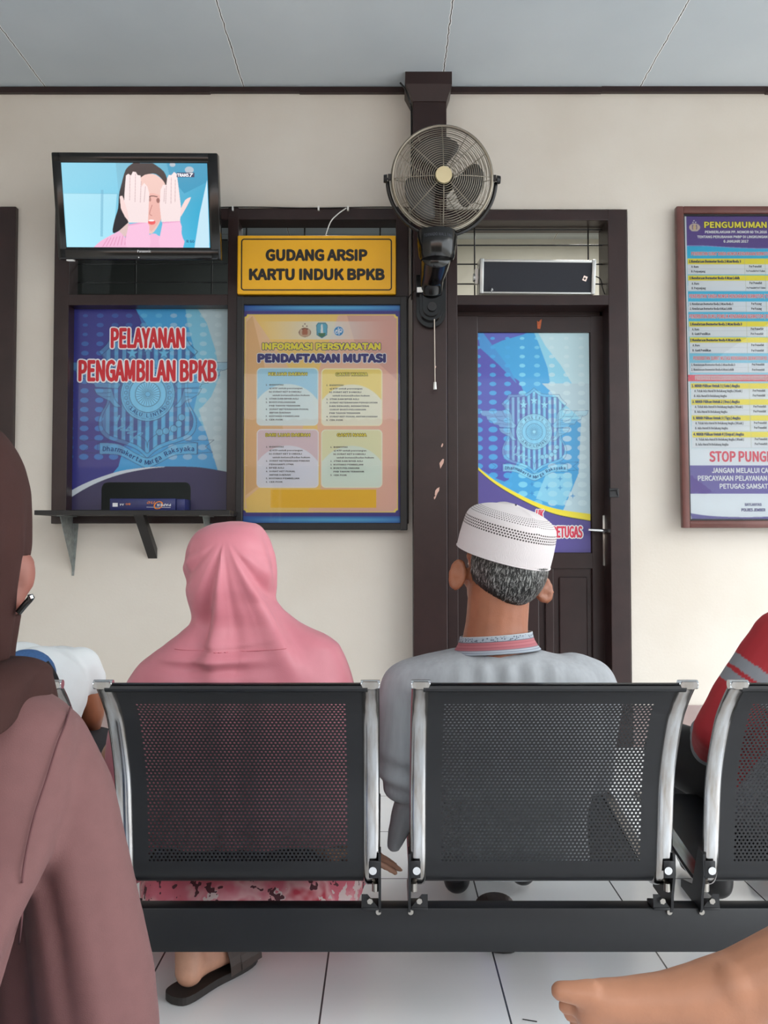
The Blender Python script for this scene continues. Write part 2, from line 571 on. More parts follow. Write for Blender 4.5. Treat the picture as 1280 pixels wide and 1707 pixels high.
def wall_mat():
    m = mat('cream_wall_paint', (228, 219, 207), 0.6)
    nt = m.node_tree; b = nt.nodes['Principled BSDF']
    tc = nt.nodes.new('ShaderNodeTexCoord')
    n = nt.nodes.new('ShaderNodeTexNoise'); n.inputs['Scale'].default_value = 1.6; n.inputs['Detail'].default_value = 6
    r = nt.nodes.new('ShaderNodeValToRGB')
    r.color_ramp.elements[0].position = 0.35; r.color_ramp.elements[0].color = (*lin((209, 200, 188)), 1)
    r.color_ramp.elements[1].position = 0.7; r.color_ramp.elements[1].color = (*lin((219, 212, 202)), 1)
    # small grey specks and scuffs
    v = nt.nodes.new('ShaderNodeTexVoronoi'); v.inputs['Scale'].default_value = 3.1; v.inputs['Randomness'].default_value = 1
    lt = nt.nodes.new('ShaderNodeMath'); lt.operation = 'LESS_THAN'; lt.inputs[1].default_value = 0.018
    mx = nt.nodes.new('ShaderNodeMix'); mx.data_type = 'RGBA'
    n2 = nt.nodes.new('ShaderNodeTexNoise'); n2.inputs['Scale'].default_value = 90
    bp = nt.nodes.new('ShaderNodeBump'); bp.inputs['Strength'].default_value = 0.12; bp.inputs['Distance'].default_value = 0.003
    L = nt.links.new
    L(tc.outputs['Object'], n.inputs['Vector']); L(tc.outputs['Object'], v.inputs['Vector']); L(tc.outputs['Object'], n2.inputs['Vector'])
    L(n.outputs['Fac'], r.inputs['Fac']); L(v.outputs['Distance'], lt.inputs[0])
    L(lt.outputs[0], mx.inputs['Factor']); L(r.outputs['Color'], mx.inputs[6]); mx.inputs[7].default_value = (*lin((150, 138, 122)), 1)
    L(mx.outputs[2], b.inputs['Base Color']); L(n2.outputs['Fac'], bp.inputs['Height']); L(bp.outputs['Normal'], b.inputs['Normal'])
    return m

def tile_mat():
    m = mat('white_floor_tiles', (238, 239, 240), 0.14, spec=0.5)
    nt = m.node_tree; b = nt.nodes['Principled BSDF']; L = nt.links.new
    g = nt.nodes.new('ShaderNodeNewGeometry'); sp = nt.nodes.new('ShaderNodeSeparateXYZ'); L(g.outputs['Position'], sp.inputs[0])
    def lines(sock, off):
        a = nt.nodes.new('ShaderNodeMath'); a.operation = 'SUBTRACT'; a.inputs[1].default_value = off; L(sock, a.inputs[0])
        d = nt.nodes.new('ShaderNodeMath'); d.operation = 'PINGPONG'; d.inputs[1].default_value = 0.2; L(a.outputs[0], d.inputs[0])
        e = nt.nodes.new('ShaderNodeMath'); e.operation = 'LESS_THAN'; e.inputs[1].default_value = 0.0021; L(d.outputs[0], e.inputs[0])
        return e.outputs[0]
    mx = nt.nodes.new('ShaderNodeMath'); mx.operation = 'MAXIMUM'
    L(lines(sp.outputs['X'], -0.135 - 4.0), mx.inputs[0]); L(lines(sp.outputs['Y'], 2.5145 - 40.0), mx.inputs[1])
    n = nt.nodes.new('ShaderNodeTexNoise'); n.inputs['Scale'].default_value = 3; L(g.outputs['Position'], n.inputs['Vector'])
    r = nt.nodes.new('ShaderNodeValToRGB')
    r.color_ramp.elements[0].position = 0.35; r.color_ramp.elements[0].color = (*lin((234, 235, 236)), 1)
    r.color_ramp.elements[1].position = 0.65; r.color_ramp.elements[1].color = (*lin((242, 242, 243)), 1)
    L(n.outputs['Fac'], r.inputs['Fac'])
    c = nt.nodes.new('ShaderNodeMix'); c.data_type = 'RGBA'; c.inputs[7].default_value = (*lin((74, 74, 76)), 1)
    L(mx.outputs[0], c.inputs['Factor']); L(r.outputs['Color'], c.inputs[6]); L(c.outputs[2], b.inputs['Base Color'])
    return m

def ceiling_mat():
    m = mat('grey_white_ceiling_board', (208, 216, 222), 0.75)
    nt = m.node_tree; b = nt.nodes['Principled BSDF']; L = nt.links.new
    g = nt.nodes.new('ShaderNodeNewGeometry'); sp = nt.nodes.new('ShaderNodeSeparateXYZ'); L(g.outputs['Position'], sp.inputs[0])
    nz = nt.nodes.new('ShaderNodeTexNoise'); nz.inputs['Scale'].default_value = 22; L(g.outputs['Position'], nz.inputs['Vector'])
    def m2(op, a, bv):
        n = nt.nodes.new('ShaderNodeMath'); n.operation = op
        for k, s_ in enumerate((a, bv)):
            if s_ is None: continue
            if hasattr(s_, 'links'): L(s_, n.inputs[k])
            else: n.inputs[k].default_value = s_
        return n.outputs[0]
    wob = m2('MULTIPLY', m2('SUBTRACT', nz.outputs['Fac'], 0.5), 0.014)
    x = m2('ADD', m2('SUBTRACT', sp.outputs['X'], -0.702 - 9.9), wob)
    d = m2('PINGPONG', x, 0.495)
    crack = m2('LESS_THAN', d, 0.0022)
    rim = m2('LESS_THAN', d, 0.006)
    yy = m2('PINGPONG', m2('SUBTRACT', sp.outputs['Y'], 2.1 - 20.0), 1.0)
    crack = m2('MAXIMUM', crack, m2('LESS_THAN', yy, 0.0025))
    n = nt.nodes.new('ShaderNodeTexNoise'); n.inputs['Scale'].default_value = 1.7; n.inputs['Detail'].default_value = 4
    L(g.outputs['Position'], n.inputs['Vector'])
    r = nt.nodes.new('ShaderNodeValToRGB')
    r.color_ramp.elements[0].position = 0.3; r.color_ramp.elements[0].color = (*lin((190, 198, 204)), 1)
    r.color_ramp.elements[1].position = 0.7; r.color_ramp.elements[1].color = (*lin((199, 206, 211)), 1)
    L(n.outputs['Fac'], r.inputs['Fac'])
    c1 = nt.nodes.new('ShaderNodeMix'); c1.data_type = 'RGBA'; c1.inputs[7].default_value = (*lin((240, 242, 242)), 1)
    L(rim, c1.inputs['Factor']); L(r.outputs['Color'], c1.inputs[6])
    c2 = nt.nodes.new('ShaderNodeMix'); c2.data_type = 'RGBA'; c2.inputs[7].default_value = (*lin((72, 70, 66)), 1)
    L(crack, c2.inputs['Factor']); L(c1.outputs[2], c2.inputs[6]); L(c2.outputs[2], b.inputs['Base Color'])
    return m

M['wall'] = wall_mat(); M['tile'] = tile_mat(); M['ceil'] = ceiling_mat()
M['concrete'] = mat('yard_paving', (172, 168, 160), 0.85, noise=0.2, nscale=3)
M['skirt_tile'] = mat('brown_grey_skirting_tiles', (160, 140, 136), 0.25, noise=0.1, nscale=12)
M['plain_wall'] = mat('plain_white_wall', (214, 212, 204), 0.7, noise=0.06, nscale=4)
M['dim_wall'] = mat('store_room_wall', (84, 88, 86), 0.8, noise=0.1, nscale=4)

# openings in the wall (x0, x1, z0, z1)
WIN = (wx(90), wx(681), wz(871), wz(347))
DOOR = (wx(746), wx(1049), 0.0, wz(349))
LDOOR = (wx(-290), wx(19), 0.0, wz(346))

def wall_with_holes(x0, x1, z0, z1, holes):
    mb = MB()
    xs = sorted({x0, x1, *[h[0] for h in holes], *[h[1] for h in holes]})
    for a, b in zip(xs[:-1], xs[1:]):
        zs = [(z0, z1)]
        for h in holes:
            if h[0] <= a + 1e-6 and h[1] >= b - 1e-6:
                zs = [p for (u, v) in zs for p in ((u, min(v, h[2])), (max(u, h[3]), v)) if p[1] - p[0] > 1e-4]
        for u, v in zs: mb.box((a, D, u), (b, D + WT, v))
    return mb

tag(wall_with_holes(-4.6, 4.2, 0, ZC, [WIN, DOOR, LDOOR]).build('wall_back', M['wall']), kind='structure')
tag(MB().box((-4.75, -3.4, -0.1), (4.2, 7.2, 0.0)).build('floor', M['tile']), kind='structure')
tag(MB().box((-4.75, -3.2, ZC), (3.7, 7.2, ZC + 0.06)).build('ceiling', M['ceil']), kind='structure')
tag(MB().box((-30, -40, -0.32), (30, 12, -0.14)).build('ground', M['concrete']), kind='structure')
tag(MB().box((-4.75, -3.2, 0), (-4.6, D + WT, ZC)).build('shade_wall_left', M['wall']), kind='structure')  # out of view, added to keep sky light off the left side
# the rooms behind the wall
tag(MB().box((0.30, 6.2, 0), (3.4, 6.3, ZC)).build('wall_office', M['plain_wall']), kind='structure')
tag(MB().box((0.20, D + WT, 0), (0.30, 6.3, ZC)).box((3.4, D + WT, 0), (3.5, 6.3, ZC)).build('wall_office_side', M['plain_wall']), kind='structure')
tag(MB().box((-3.6, 6.2, 0), (0.20, 6.3, ZC)).box((-3.7, D + WT, 0), (-3.6, 6.3, ZC)).build('wall_archive', M['dim_wall']), kind='structure')

# cornice under the ceiling, with worn paint edges
mb = MB()
random.seed(3)
for x0, x1 in ((-4.6, wx(689)), (wx(746), 4.2)):
    x = x0
    while x < x1:
        w = min(random.uniform(0.25, 0.9), x1 - x)
        mb.box((x, D - 0.022, ZC - 0.028 - random.uniform(0, 0.005)), (x + w + 0.001, D, ZC - random.uniform(0, 0.004)))
        x += w
tag(mb.build('trim_1', M['wood']), kind='structure')
mb = MB()
for k in range(24):
    x = -4.6 + k * 0.4
    if x > DOOR[0] - 0.42 and x < DOOR[1]:
        if x < DOOR[1] - 0.4: continue
    a, b = max(x, -4.6), x + 0.397
    for h in (DOOR, LDOOR):
        if a < h[1] and b > h[0]:
            if a < h[0]: b = h[0]
            else: a = h[1]
    if b - a > 0.02: mb.box((a, D - 0.012, 0), (b, D, 0.2), bev=0.002)
tag(mb.build('baseboard_back', M['skirt_tile']), kind='structure')

# post beside the door
px0, px1 = wx(688.5, 3.99), wx(745.5, 3.99)
mb = MB().box((px0, 3.99, 0), (px1, D, ZC - 0.10), bev=0.004)
o = tag(mb.build('pillar', M['wood']), kind='structure')
cx0, cx1 = wx(676, 3.95), wx(755, 3.95)
mb = MB()
V = [(px0, 3.985, ZC - 0.13), (px1, 3.985, ZC - 0.13), (px1, D, ZC - 0.13), (px0, D, ZC - 0.13),
     (cx0, 3.955, ZC - 0.06), (cx1, 3.955, ZC - 0.06), (cx1, D, ZC - 0.06), (cx0, D, ZC - 0.06),
     (cx0, 3.955, ZC), (cx1, 3.955, ZC), (cx1, D, ZC), (cx0, D, ZC)]
F = [[3, 2, 1, 0], [8, 9, 10, 11]]
for a in (0, 4):
    F += [[a + i, a + (i + 1) % 4, a + 4 + (i + 1) % 4, a + 4 + i] for i in range(4)]
mb.raw(V, F)
mb.build('pillar_capital', M['wood'], o)
M['chip'] = mat('bare_wood_chip', (205, 165, 150), 0.7)
mb = MB()
for (a, b, s) in ((736, 772, 1.0), (729, 818, 1.1), (737, 742, .5), (725, 829, .5), (726, 612, .3), (726, 645, .3)):
    c = P(a, b, 3.9895)
    pts = [(c.x + s * .010 * math.cos(t) * random.uniform(.5, 1.1) + .006 * s * math.sin(t), c.z + s * .022 * math.sin(t) * random.uniform(.6, 1.2)) for t in np.linspace(0, 2 * PI, 9)[:-1]]
    mb.prism(pts, 3.9888, 3.9905)
mb.build('paint_chip', M['chip'], o)

# ================================================================ service window
win = tag(thing('window_1', (WIN[0], D, WIN[2]), None, None), kind='structure')
FY0, FY1 = D - 0.03, D + 0.09
def member(mb, a, b, c, d, y0=FY0, y1=FY1, bev=0.003):
    """frame member seen in the photo between pixel columns a..b and rows c..d"""
    e = .0015 if abs(b - a) > abs(d - c) else 0.0
    mb.box((wx(a, y0) + e, y0 + e, wz(d, y0) + e), (wx(b, y0) - e, y1 - e, wz(c, y0) - e), bev=bev)
mb = MB()
member(mb, 87, 112, 346, 873); member(mb, 378, 396, 346, 873); member(mb, 660, 681, 346, 873)
member(mb, 87, 681, 346, 366); member(mb, 87, 681, 490, 509); member(mb, 87, 681, 850, 873)
mb.build('window_frame', M['wood'], win)
M['glass'] = glass_mat('clear_pane')
gy = D + 0.06
for (a, b) in ((112, 378), (396, 660)):
    add('pane', np.array([(wx(a, gy), gy, wz(490, gy)), (wx(b, gy), gy, wz(490, gy)), (wx(b, gy), gy, wz(366, gy)), (wx(a, gy), gy, wz(366, gy))]), [[0, 1, 2, 3]], M['glass'], win)
mb = MB()
for a, b in ((112, 378), (396, 660)):
    for yy in (400, 440, 471):
        mb.cyl((wx(a, gy + .03), gy + .03, wz(yy, gy + .03)), (wx(b, gy + .03), gy + .03, wz(yy, gy + .03)), .004, n=8)
    for q in (0.05, 0.42, 0.9):
        x = wx(a + (b - a) * q, gy + .03)
        mb.cyl((x, gy + .03, wz(490, gy + .03)), (x, gy + .03, wz(366, gy + .03)), .004, n=8)
mb.build('grille', M['black'], win)
# right half of the unit is boarded behind the framed notice
MB().box((wx(396), D + .02, wz(850)), (wx(660), D + .04, wz(509))).build('panel_board', M['wood'], win)

# cable clipped along the head of the window
tag(MB().tube([P(x, 346 + math.sin(x / 37.) * .8, D - .034) for x in range(366, 690, 8)], .003, 6).build('cable', M['black']),
    'thin black cable clipped along the top of the window frame', 'cable')
for i, x in enumerate((388, 531, 580)):
    o = tag(MB().box(tuple(P(x - 1.6, 350, D - .045)), tuple(P(x + 1.6, 345, D - .03))).build('cable_clip', M['white']),
        ['white cable clip on the window head, nearest the television', 'white cable clip above the middle of the yellow sign',
         'white cable clip where the loose white wire starts'][i], 'cable clip', 'cable clips above the window')
tag(MB().tube(catmull([P(577, 347, D - .04), P(563, 357, D - .06), P(551, 370, D - .065), P(543, 392, D - .05)]), .0028, 6).build('wire', M['white']),
    'loose white wire drooping behind the top of the yellow sign', 'wire')
tag(MB().tube(catmull([P(667, 138, 3.98), P(676, 150, 3.975), P(683, 170, 3.98), P(685.5, 182, 4.03), P(686, 230, 4.03), P(686, 300, 4.03), P(686.5, 500, 4.05)]), .0045, 8).build('power_cable', M['black']),
    'black power cable coming out of the ceiling down the post', 'cable')

# ================================================================ door
door = tag(thing('door_1', ((DOOR[0] + DOOR[1]) / 2, D, 0), None, None), kind='structure')
mb = MB()
zb = 0.0
def dm(a, b, c, d, y0=FY0, y1=D + WT):
    e = .0015 if abs(b - a) > abs(d - c) else 0.0
    mb.box((wx(a, y0) + e, y0 + e, wz(d, y0) if d < 1200 else 0.0), (wx(b, y0) - e, y1 - e, wz(c, y0) - e), bev=.003)
dm(745.5, 763, 349, 1300); dm(1016, 1048, 349, 1300); dm(745.5, 1048, 349, 367); dm(745.5, 1048, 491, 508)
mb.build('door_frame', M['wood'], door)
# fanlight: pane and bars
gy = D + 0.10
add('pane', np.array([(wx(763, gy), gy, wz(491, gy)), (wx(1016, gy), gy, wz(491, gy)), (wx(1016, gy), gy, wz(367, gy)), (wx(763, gy), gy, wz(367, gy))]), [[0, 1, 2, 3]], M['glass'], door)
mb = MB()
for yy in (383, 409, 440.5, 473.5): mb.cyl((wx(760, gy - .02), gy - .02, wz(yy, gy - .02)), (wx(1018, gy - .02), gy - .02, wz(yy, gy - .02)), .0038, n=8)
for x in (792, 982.6): mb.cyl((wx(x, gy - .02), gy - .02, wz(492, gy - .02)), (wx(x, gy - .02), gy - .02, wz(362, gy - .02)), .0038, n=8)
mb.build('grille', M['black'], door)
# leaf
LY = D + 0.085
mb = MB()
def lm(a, b, c, d, y0=LY, y1=LY + .04, bev=.004):
    e = .0012 if (a, b) == (758, 1012) else 0.0
    mb.box((wx(a, y0) + e, y0 + e, (wz(d, y0) if d < 1200 else 0.01 + e)), (wx(b, y0) - e, y1 - e, wz(c, y0) - e), bev=bev)
lm(758, 797, 526, 1300); lm(985, 1012, 526, 1300); lm(758, 1012, 526, 554); lm(758, 1012, 921, 948); lm(758, 1012, 1165, 1300)
lm(907, 921, 948, 1170)
leaf = mb.build('door_leaf', M['wood_leaf'], door)
mb = MB()
lm(795, 909, 946, 1170, LY + .018, LY + .03); lm(919, 987, 946, 1170, LY + .018, LY + .03)
lm(808, 897, 962, 1155, LY + .006, LY + .02, .006); lm(930, 977, 962, 1155, LY + .006, LY + .02, .006)
mb.build('lower_panel', M['wood_leaf'], leaf)
MB().box((wx(795, LY), LY + .016, wz(923, LY)), (wx(987, LY), LY + .03, wz(552, LY))).build('upper_panel', M['wood_leaf'], leaf)
# stop strip above the leaf and beside it (the dark rebate)
MB().box((wx(763), D + .1, wz(527)), (wx(1016), D + .135, wz(505))).box((wx(1010), D + .1, 0), (wx(1020), D + .135, wz(510))).build('door_stop', M['wood'], door)
# handle
c = P(1011, 901, LY)
mb = MB().box((wx(1002.5, LY), LY - .006, wz(943, LY)), (wx(1019, LY), LY, wz(859, LY)), bev=.006)
h = mb.build('handle_plate', M['steel'], door)
shade_auto(h)
a = P(1013, 885, LY - .006); b = P(1013, 885, LY - .05); c2 = P(981, 883, LY - .055)
shade_auto(MB().cyl(a, b, .009).tube([b, b + Vector((-.01, -.004, 0)), P(1000, 884, LY - .054), c2], .008, 12, radii=[.008, .009, .0085, .007]).build('door_lever', M['bright'], h), 50)
mb = MB().cyl(P(1011, 864, LY - .007), P(1011, 864, LY - .005), .003, n=10).cyl(P(1011, 939, LY - .007), P(1011, 939, LY - .005), .003, n=10)
mb.build('screw', M['bright'], h)
MB().box(tuple(P(1008.5, 922, LY - .0065)), tuple(P(1013, 911, LY - .005))).build('keyhole', M['black'], h)
mb = MB().box(tuple(P(1016, 829, FY0 - .006)), tuple(P(1031, 814, FY0)), bev=.003).tube([P(1018, 818, FY0 - .008), P(1028, 817, FY0 - .014), P(1030, 826, FY0 - .008)], .003, 6)
mb.build('latch_bolt', M['steel_black'], door)
M['rust'] = mat('orange_rust_mark', (186, 96, 58), 0.8, noise=.3, nscale=90)
c = P(899, 540, LY)
MB().prism([(c.x - .012, c.z + .016), (c.x - .004, c.z + .010), (c.x + .004, c.z + .020), (c.x + .012, c.z + .024), (c.x + .008, c.z - .004), (c.x + .004, c.z - .026), (c.x - .010, c.z - .024)], LY - .0006, LY + .001).build('paint_scar', M['rust'], door)

# dark frame at the left edge of the view
d2 = tag(thing('door_2', ((LDOOR[0] + LDOOR[1]) / 2, D, 0), None, None), kind='structure')
mb = MB()
mb.box((wx(-6, FY0), FY0, 0), (wx(21, FY0), D + WT, wz(344, FY0)), bev=.003).box((wx(-290, FY0), FY0, 0), (wx(-262, FY0), D + WT, wz(344, FY0)), bev=.003)
mb.box((wx(-288, FY0), FY0 + .0015, wz(364, FY0)), (wx(20, FY0), D + WT - .0015, wz(344.5, FY0)), bev=.003)
mb.build('door_frame', M['wood'], d2)
MB().box((wx(-262), D + .07, .01), (wx(-6), D + .11, wz(364)), bev=.003).build('door_leaf', M['wood_leaf'], d2)

# ceiling lamp of the office behind the fanlight
lmp = thing('room_light', (1.3, 5.3, ZC - .05), 'plain ceiling lamp in the office behind the fanlight', 'lamp')
lm_ = mat('lamp_diffuser', (240, 240, 235), .5)
MB().cyl((1.3, 5.3, ZC - .05), (1.3, 5.3, ZC), .16, .17, 28).build('lamp_shade', lm_, lmp)
ld = bpy.data.lights.new('office_lamp', 'AREA'); ld.shape = 'DISK'; ld.size = .3; ld.energy = 26; ld.color = (1, .97, .9)
lo = bpy.data.objects.new('office_lamp', ld); COL.objects.link(lo); lo.parent = lmp; lo.location = (0, 0, -.005)

# ---------------------------------------------------------------- house across the yard (seen mirrored in the glass)
M['roof_tile'] = mat('clay_roof_tiles', (224, 186, 164), .5, noise=.3, nscale=14)
M['house_wall'] = mat('house_plaster', (120, 112, 102), .8, noise=.15, nscale=3)
hs = thing('neighbour_house', (0, -6.6, -.14), 'house with a clay tile roof across the yard', 'house')
MB().box((-9, -10.0, -.14), (5, -6.4, 2.3)).build('house_wall', M['house_wall'], hs)
V = []; F = []
nx_, ny_ = 260, 60
for j in range(ny_ + 1):
    t = j / ny_
    for i in range(nx_ + 1):
        x = -9.5 + 15 * i / nx_
        step = (t * 15) % 1.0
        V.append((x, -5.7 - 2.9 * t, 2.20 + 1.2 * t + .05 * abs(math.sin(x * 13)) - .05 * step))
for j in range(ny_):
    for i in range(nx_): F.append([j * (nx_ + 1) + i, j * (nx_ + 1) + i + 1, (j + 1) * (nx_ + 1) + i + 1, (j + 1) * (nx_ + 1) + i])
V0 = len(V)
add('tiled_roof', np.array(V), F, M['roof_tile'], hs, True)

# slim lattice mast and slack cable in the yard, mirrored in the framed notice
mst = thing('lattice_mast', (-1.73, -5.2, -.14), 'slim white lattice mast in the yard opposite, mirrored in the framed notice', 'mast')
mb = MB()
for dx in (-.07, .07):
    for dy in (-.07, .07): mb.cyl((-1.73 + dx, -5.2 + dy, -.14), (-1.73 + dx, -5.2 + dy, 3.1), .012, n=6)
mb.build('mast_leg', M['white'], mst)
for s_ in (-1, 1):
    pts = []
    for k in range(27):
        pts.append((-1.80 if k % 2 == 0 else -1.66, -5.2 + .07 * s_, -.1 + k * .118))
    MB().tube(pts, .008, 5).build('cross_bracing', M['white'], mst)
tag(MB().tube(catmull([(-1.66, -5.2, 2.42), (-1.0, -5.1, 2.26), (-.3, -5.0, 2.24), (.4, -4.9, 2.34), (1.4, -4.8, 2.62), (2.6, -4.7, 3.2)], 6), .012, 6).build('overhead_cable', M['white']),
    'slack white cable hanging across the yard, mirrored in the framed notice', 'cable')
lm2 = thing('room_light', (-.35, 5.2, ZC - .05), 'added fill lamp under the ceiling of the dim room behind the service window', 'lamp')  # unseen lamp, added to brighten the room behind the upper pane
MB().cyl((-.35, 5.2, ZC - .05), (-.35, 5.2, ZC), .16, .17, 28).build('lamp_shade', lm_, lm2)
ld = bpy.data.lights.new('archive_fill', 'AREA'); ld.shape = 'DISK'; ld.size = .3; ld.energy = 18; ld.color = (.94, .98, 1.0)
lo = bpy.data.objects.new('archive_fill', ld); COL.objects.link(lo); lo.parent = lm2; lo.location = (0, 0, -.005)
# ================================================================ things on the wall
# ---------------------------------------------------------------- traffic-police crest used on two posters
def crest(cv, cx, cy, k, line=(28, 70, 135), dark=(66, 62, 140), light=(150, 215, 240), al=.75, lw=.0022):
    """u, v: crest units (right / down from the wheel hub); k metres per unit"""
    def T(p): return [(cx + u * k, cy - v * k) for u, v in p]
    def mir(p): return [(-u, v) for u, v in p]
    top = smooth_pts([(0, -472), (50, -430), (110, -405), (270, -400)], 5)
    rs = top + smooth_pts([(270, -400), (295, -355), (350, -302)], 5) + smooth_pts([(350, -302), (318, -260), (290, -190), (280, -60), (290, 60), (325, 130), (345, 190), (335, 260), (290, 310), (230, 335), (150, 360), (70, 395), (5, 450)], 5)
    out = T(rs + mir(rs)[::-1])
    inn = T([(u * .93, v * .93) for u, v in rs] + mir([(u * .93, v * .93) for u, v in rs])[::-1])
    cv.poly(out, light, al * .4)
    clip = cv.pmask(inn)
    for i in range(-5, 6):
        u = i * 56
        cv.poly(T([(u - 15 + 28, -480), (u + 13 + 28, -480), (u + 13 + 28, 480), (u - 15 + 28, 480)]), dark, al, clip)
        cv.poly(T([(u - 13, -480), (u + 13, -480), (u + 13, 480), (u - 13, 480)]), light, al * .5, clip)
    cv.line(out, lw, line, al, True); cv.line(inn, lw * .8, line, al, True)
    for (u, v) in ((0, -335), (112, -290), (-112, -290)):
        pts = []
        for q in range(10):
            r = 46 if q % 2 == 0 else 19
            t = PI / 2 + q * PI / 5
            pts.append((u + r * math.cos(t), v - r * math.sin(t)))
        cv.poly(T(pts), light, .9); cv.line(T(pts), lw * .6, line, .7, True)
    # wings
    for sg in (1, -1):
        def Q(p): return T([(sg * u, v) for u, v in p])
        wing = smooth_pts([(190, -70), (230, -110), (245, -190), (290, -235), (345, -228)], 4) + [(440, -225), (580, -228)]
        wing += smooth_pts([(580, -228), (560, -180), (510, -165)], 3) + [(500, -130), (450, -112), (430, -80), (380, -72), (370, -50), (300, -45), (210, -40)]
        cv.poly(Q(wing), light, al * .55); cv.line(Q(wing), lw * .8, line, al, True)
        for f in ([(345, -228), (300, -150), (235, -120)], [(440, -225), (400, -150), (330, -110), (240, -85)], [(520, -175), (420, -165), (300, -165)],
                  [(500, -130), (400, -125), (270, -120)], [(430, -85), (350, -85), (230, -72)]):
            cv.line(Q(smooth_pts(f, 4)), lw * .7, line, al)
        low = smooth_pts([(185, 90), (230, 40), (255, -40)], 4) + [(380, -40), (360, 0), (320, 25), (265, 50)] + smooth_pts([(265, 50), (230, 90), (185, 90)], 3)
        cv.poly(Q(low), light, al * .55); cv.line(Q(low), lw * .8, line, al, True)
        for f in ([(360, -8), (300, -8), (262, -12)], [(325, 20), (290, 20), (262, 18)]): cv.line(Q(f), lw * .7, line, al)
    # ring, gear and wheel
    for r, c_, a_ in ((192, light, .75), (130, (120, 200, 235), .6), (88, (120, 200, 235), .5)):
        cv.ellipse(cx, cy, r * k, r * k, c_, a_)
        cv.ring(cx, cy, r * k, lw, line, al)
    cv.ring(cx, cy, 176 * k, lw * .6, line, al * .8)
    for i in range(26):
        t = 2 * PI * i / 26
        cv.line([(cx + 26 * k * math.cos(t), cy + 26 * k * math.sin(t)), (cx + 82 * k * math.cos(t), cy + 82 * k * math.sin(t))], lw * .75, line, al)
    cv.ellipse(cx, cy, 20 * k, 20 * k, light, 1); cv.ring(cx, cy, 20 * k, lw * .7, line, al)
    for sg in (1, -1):
        for i in range(6):
            t = math.radians(-32 + i * 14)
            cv.ring(cx + sg * 155 * k * math.cos(t), cy - 155 * k * math.sin(t), 11 * k, lw * .6, line, al)
    # rice and cotton
    for (u, v) in ((85, 270), (130, 262), (185, 245), (220, 210), (240, 165)):
        cv.ellipse(cx + u * k, cy - v * k, 24 * k, 24 * k, light, .7); cv.ring(cx + u * k, cy - v * k, 24 * k, lw * .7, line, al)
    for (u, v, t) in ((-60, 290, .5), (-110, 270, .2), (-160, 255, -.1), (-130, 235, .9), (-190, 235, .5), (-210, 180, 1.2), (-180, 200, 1.6), (-90, 310, -.3)):
        cv.line([(cx + (u - 28 * math.cos(t)) * k, cy - (v - 28 * math.sin(t) * -1) * k), (cx + (u + 28 * math.cos(t)) * k, cy - (v - 28 * math.sin(t)) * k)], 11 * k, light, .8)
        cv.line([(cx + (u - 28 * math.cos(t)) * k, cy - (v - 28 * math.sin(t) * -1) * k), (cx + (u + 28 * math.cos(t)) * k, cy - (v - 28 * math.sin(t)) * k)], lw * .6, line, al)
    cv.line(T(smooth_pts([(0, 380), (-10, 330), (-60, 290)], 4)), lw * .8, line, al); cv.line(T(smooth_pts([(0, 380), (10, 330), (70, 280)], 4)), lw * .8, line, al)
    # ribbon
    up = smooth_pts([(-335, 345), (-200, 355), (-80, 420), (0, 452), (80, 420), (200, 355), (355, 345)], 6)
    dn = smooth_pts([(-335, 425), (-200, 432), (-80, 490), (0, 522), (80, 490), (200, 432), (355, 425)], 6)
    rib = up + dn[::-1]
    cv.poly(T(rib), light, al * .8); cv.line(T(rib), lw * .8, line, al, True)
    for sg in (1, -1):
        tail = [(sg * 270, 330), (sg * 470, 325), (sg * 410, 372), (sg * 460, 412), (sg * 350, 418), (sg * 350, 345)]
        cv.line(T(tail), lw * .8, line, al, True)
    return T

def crest_text(T, k, parent, sh_):
    mid = smooth_pts([(-315, 405), (-200, 412), (-80, 472), (0, 502), (80, 472), (200, 412), (335, 405)], 8)
    Text().arc('Dharmakerta Marga Raksyaka', T(mid), 34 * k, .03).build('ribbon_lettering', M['ink_line'], parent, sh_)
    arc = [(166 * math.cos(t), 166 * math.sin(t)) for t in np.linspace(math.radians(142), math.radians(38), 30)]
    Text().arc('LALU LINTAS', T(arc), 28 * k, .02).build('ring_lettering', M['ink_line'], parent, sh_)
    arc = [(142 * math.cos(t), 142 * math.sin(t)) for t in np.linspace(math.radians(-132), math.radians(-48), 30)]
    Text().arc('POLISI', T(arc), 28 * k, .02).build('ring_lettering', M['ink_line'], parent, sh_)

# ---------------------------------------------------------------- left poster on the service window
LPY = D + 0.045
pO = P(107, 850, LPY); pR = P(378.5, 850, LPY); pT = P(107, 508, LPY)
pw, ph = pR.x - pO.x, pT.z - pO.z
def lp(px, py): return (px - 107) / 271.5 * pw, (850 - py) / 342.0 * ph
def lz(zx, zy): return lp(40 + zx / 3.414, 480 + zy / 3.414)
cv = Print(pw, ph, .0026)
cv.full((60, 140, 200))
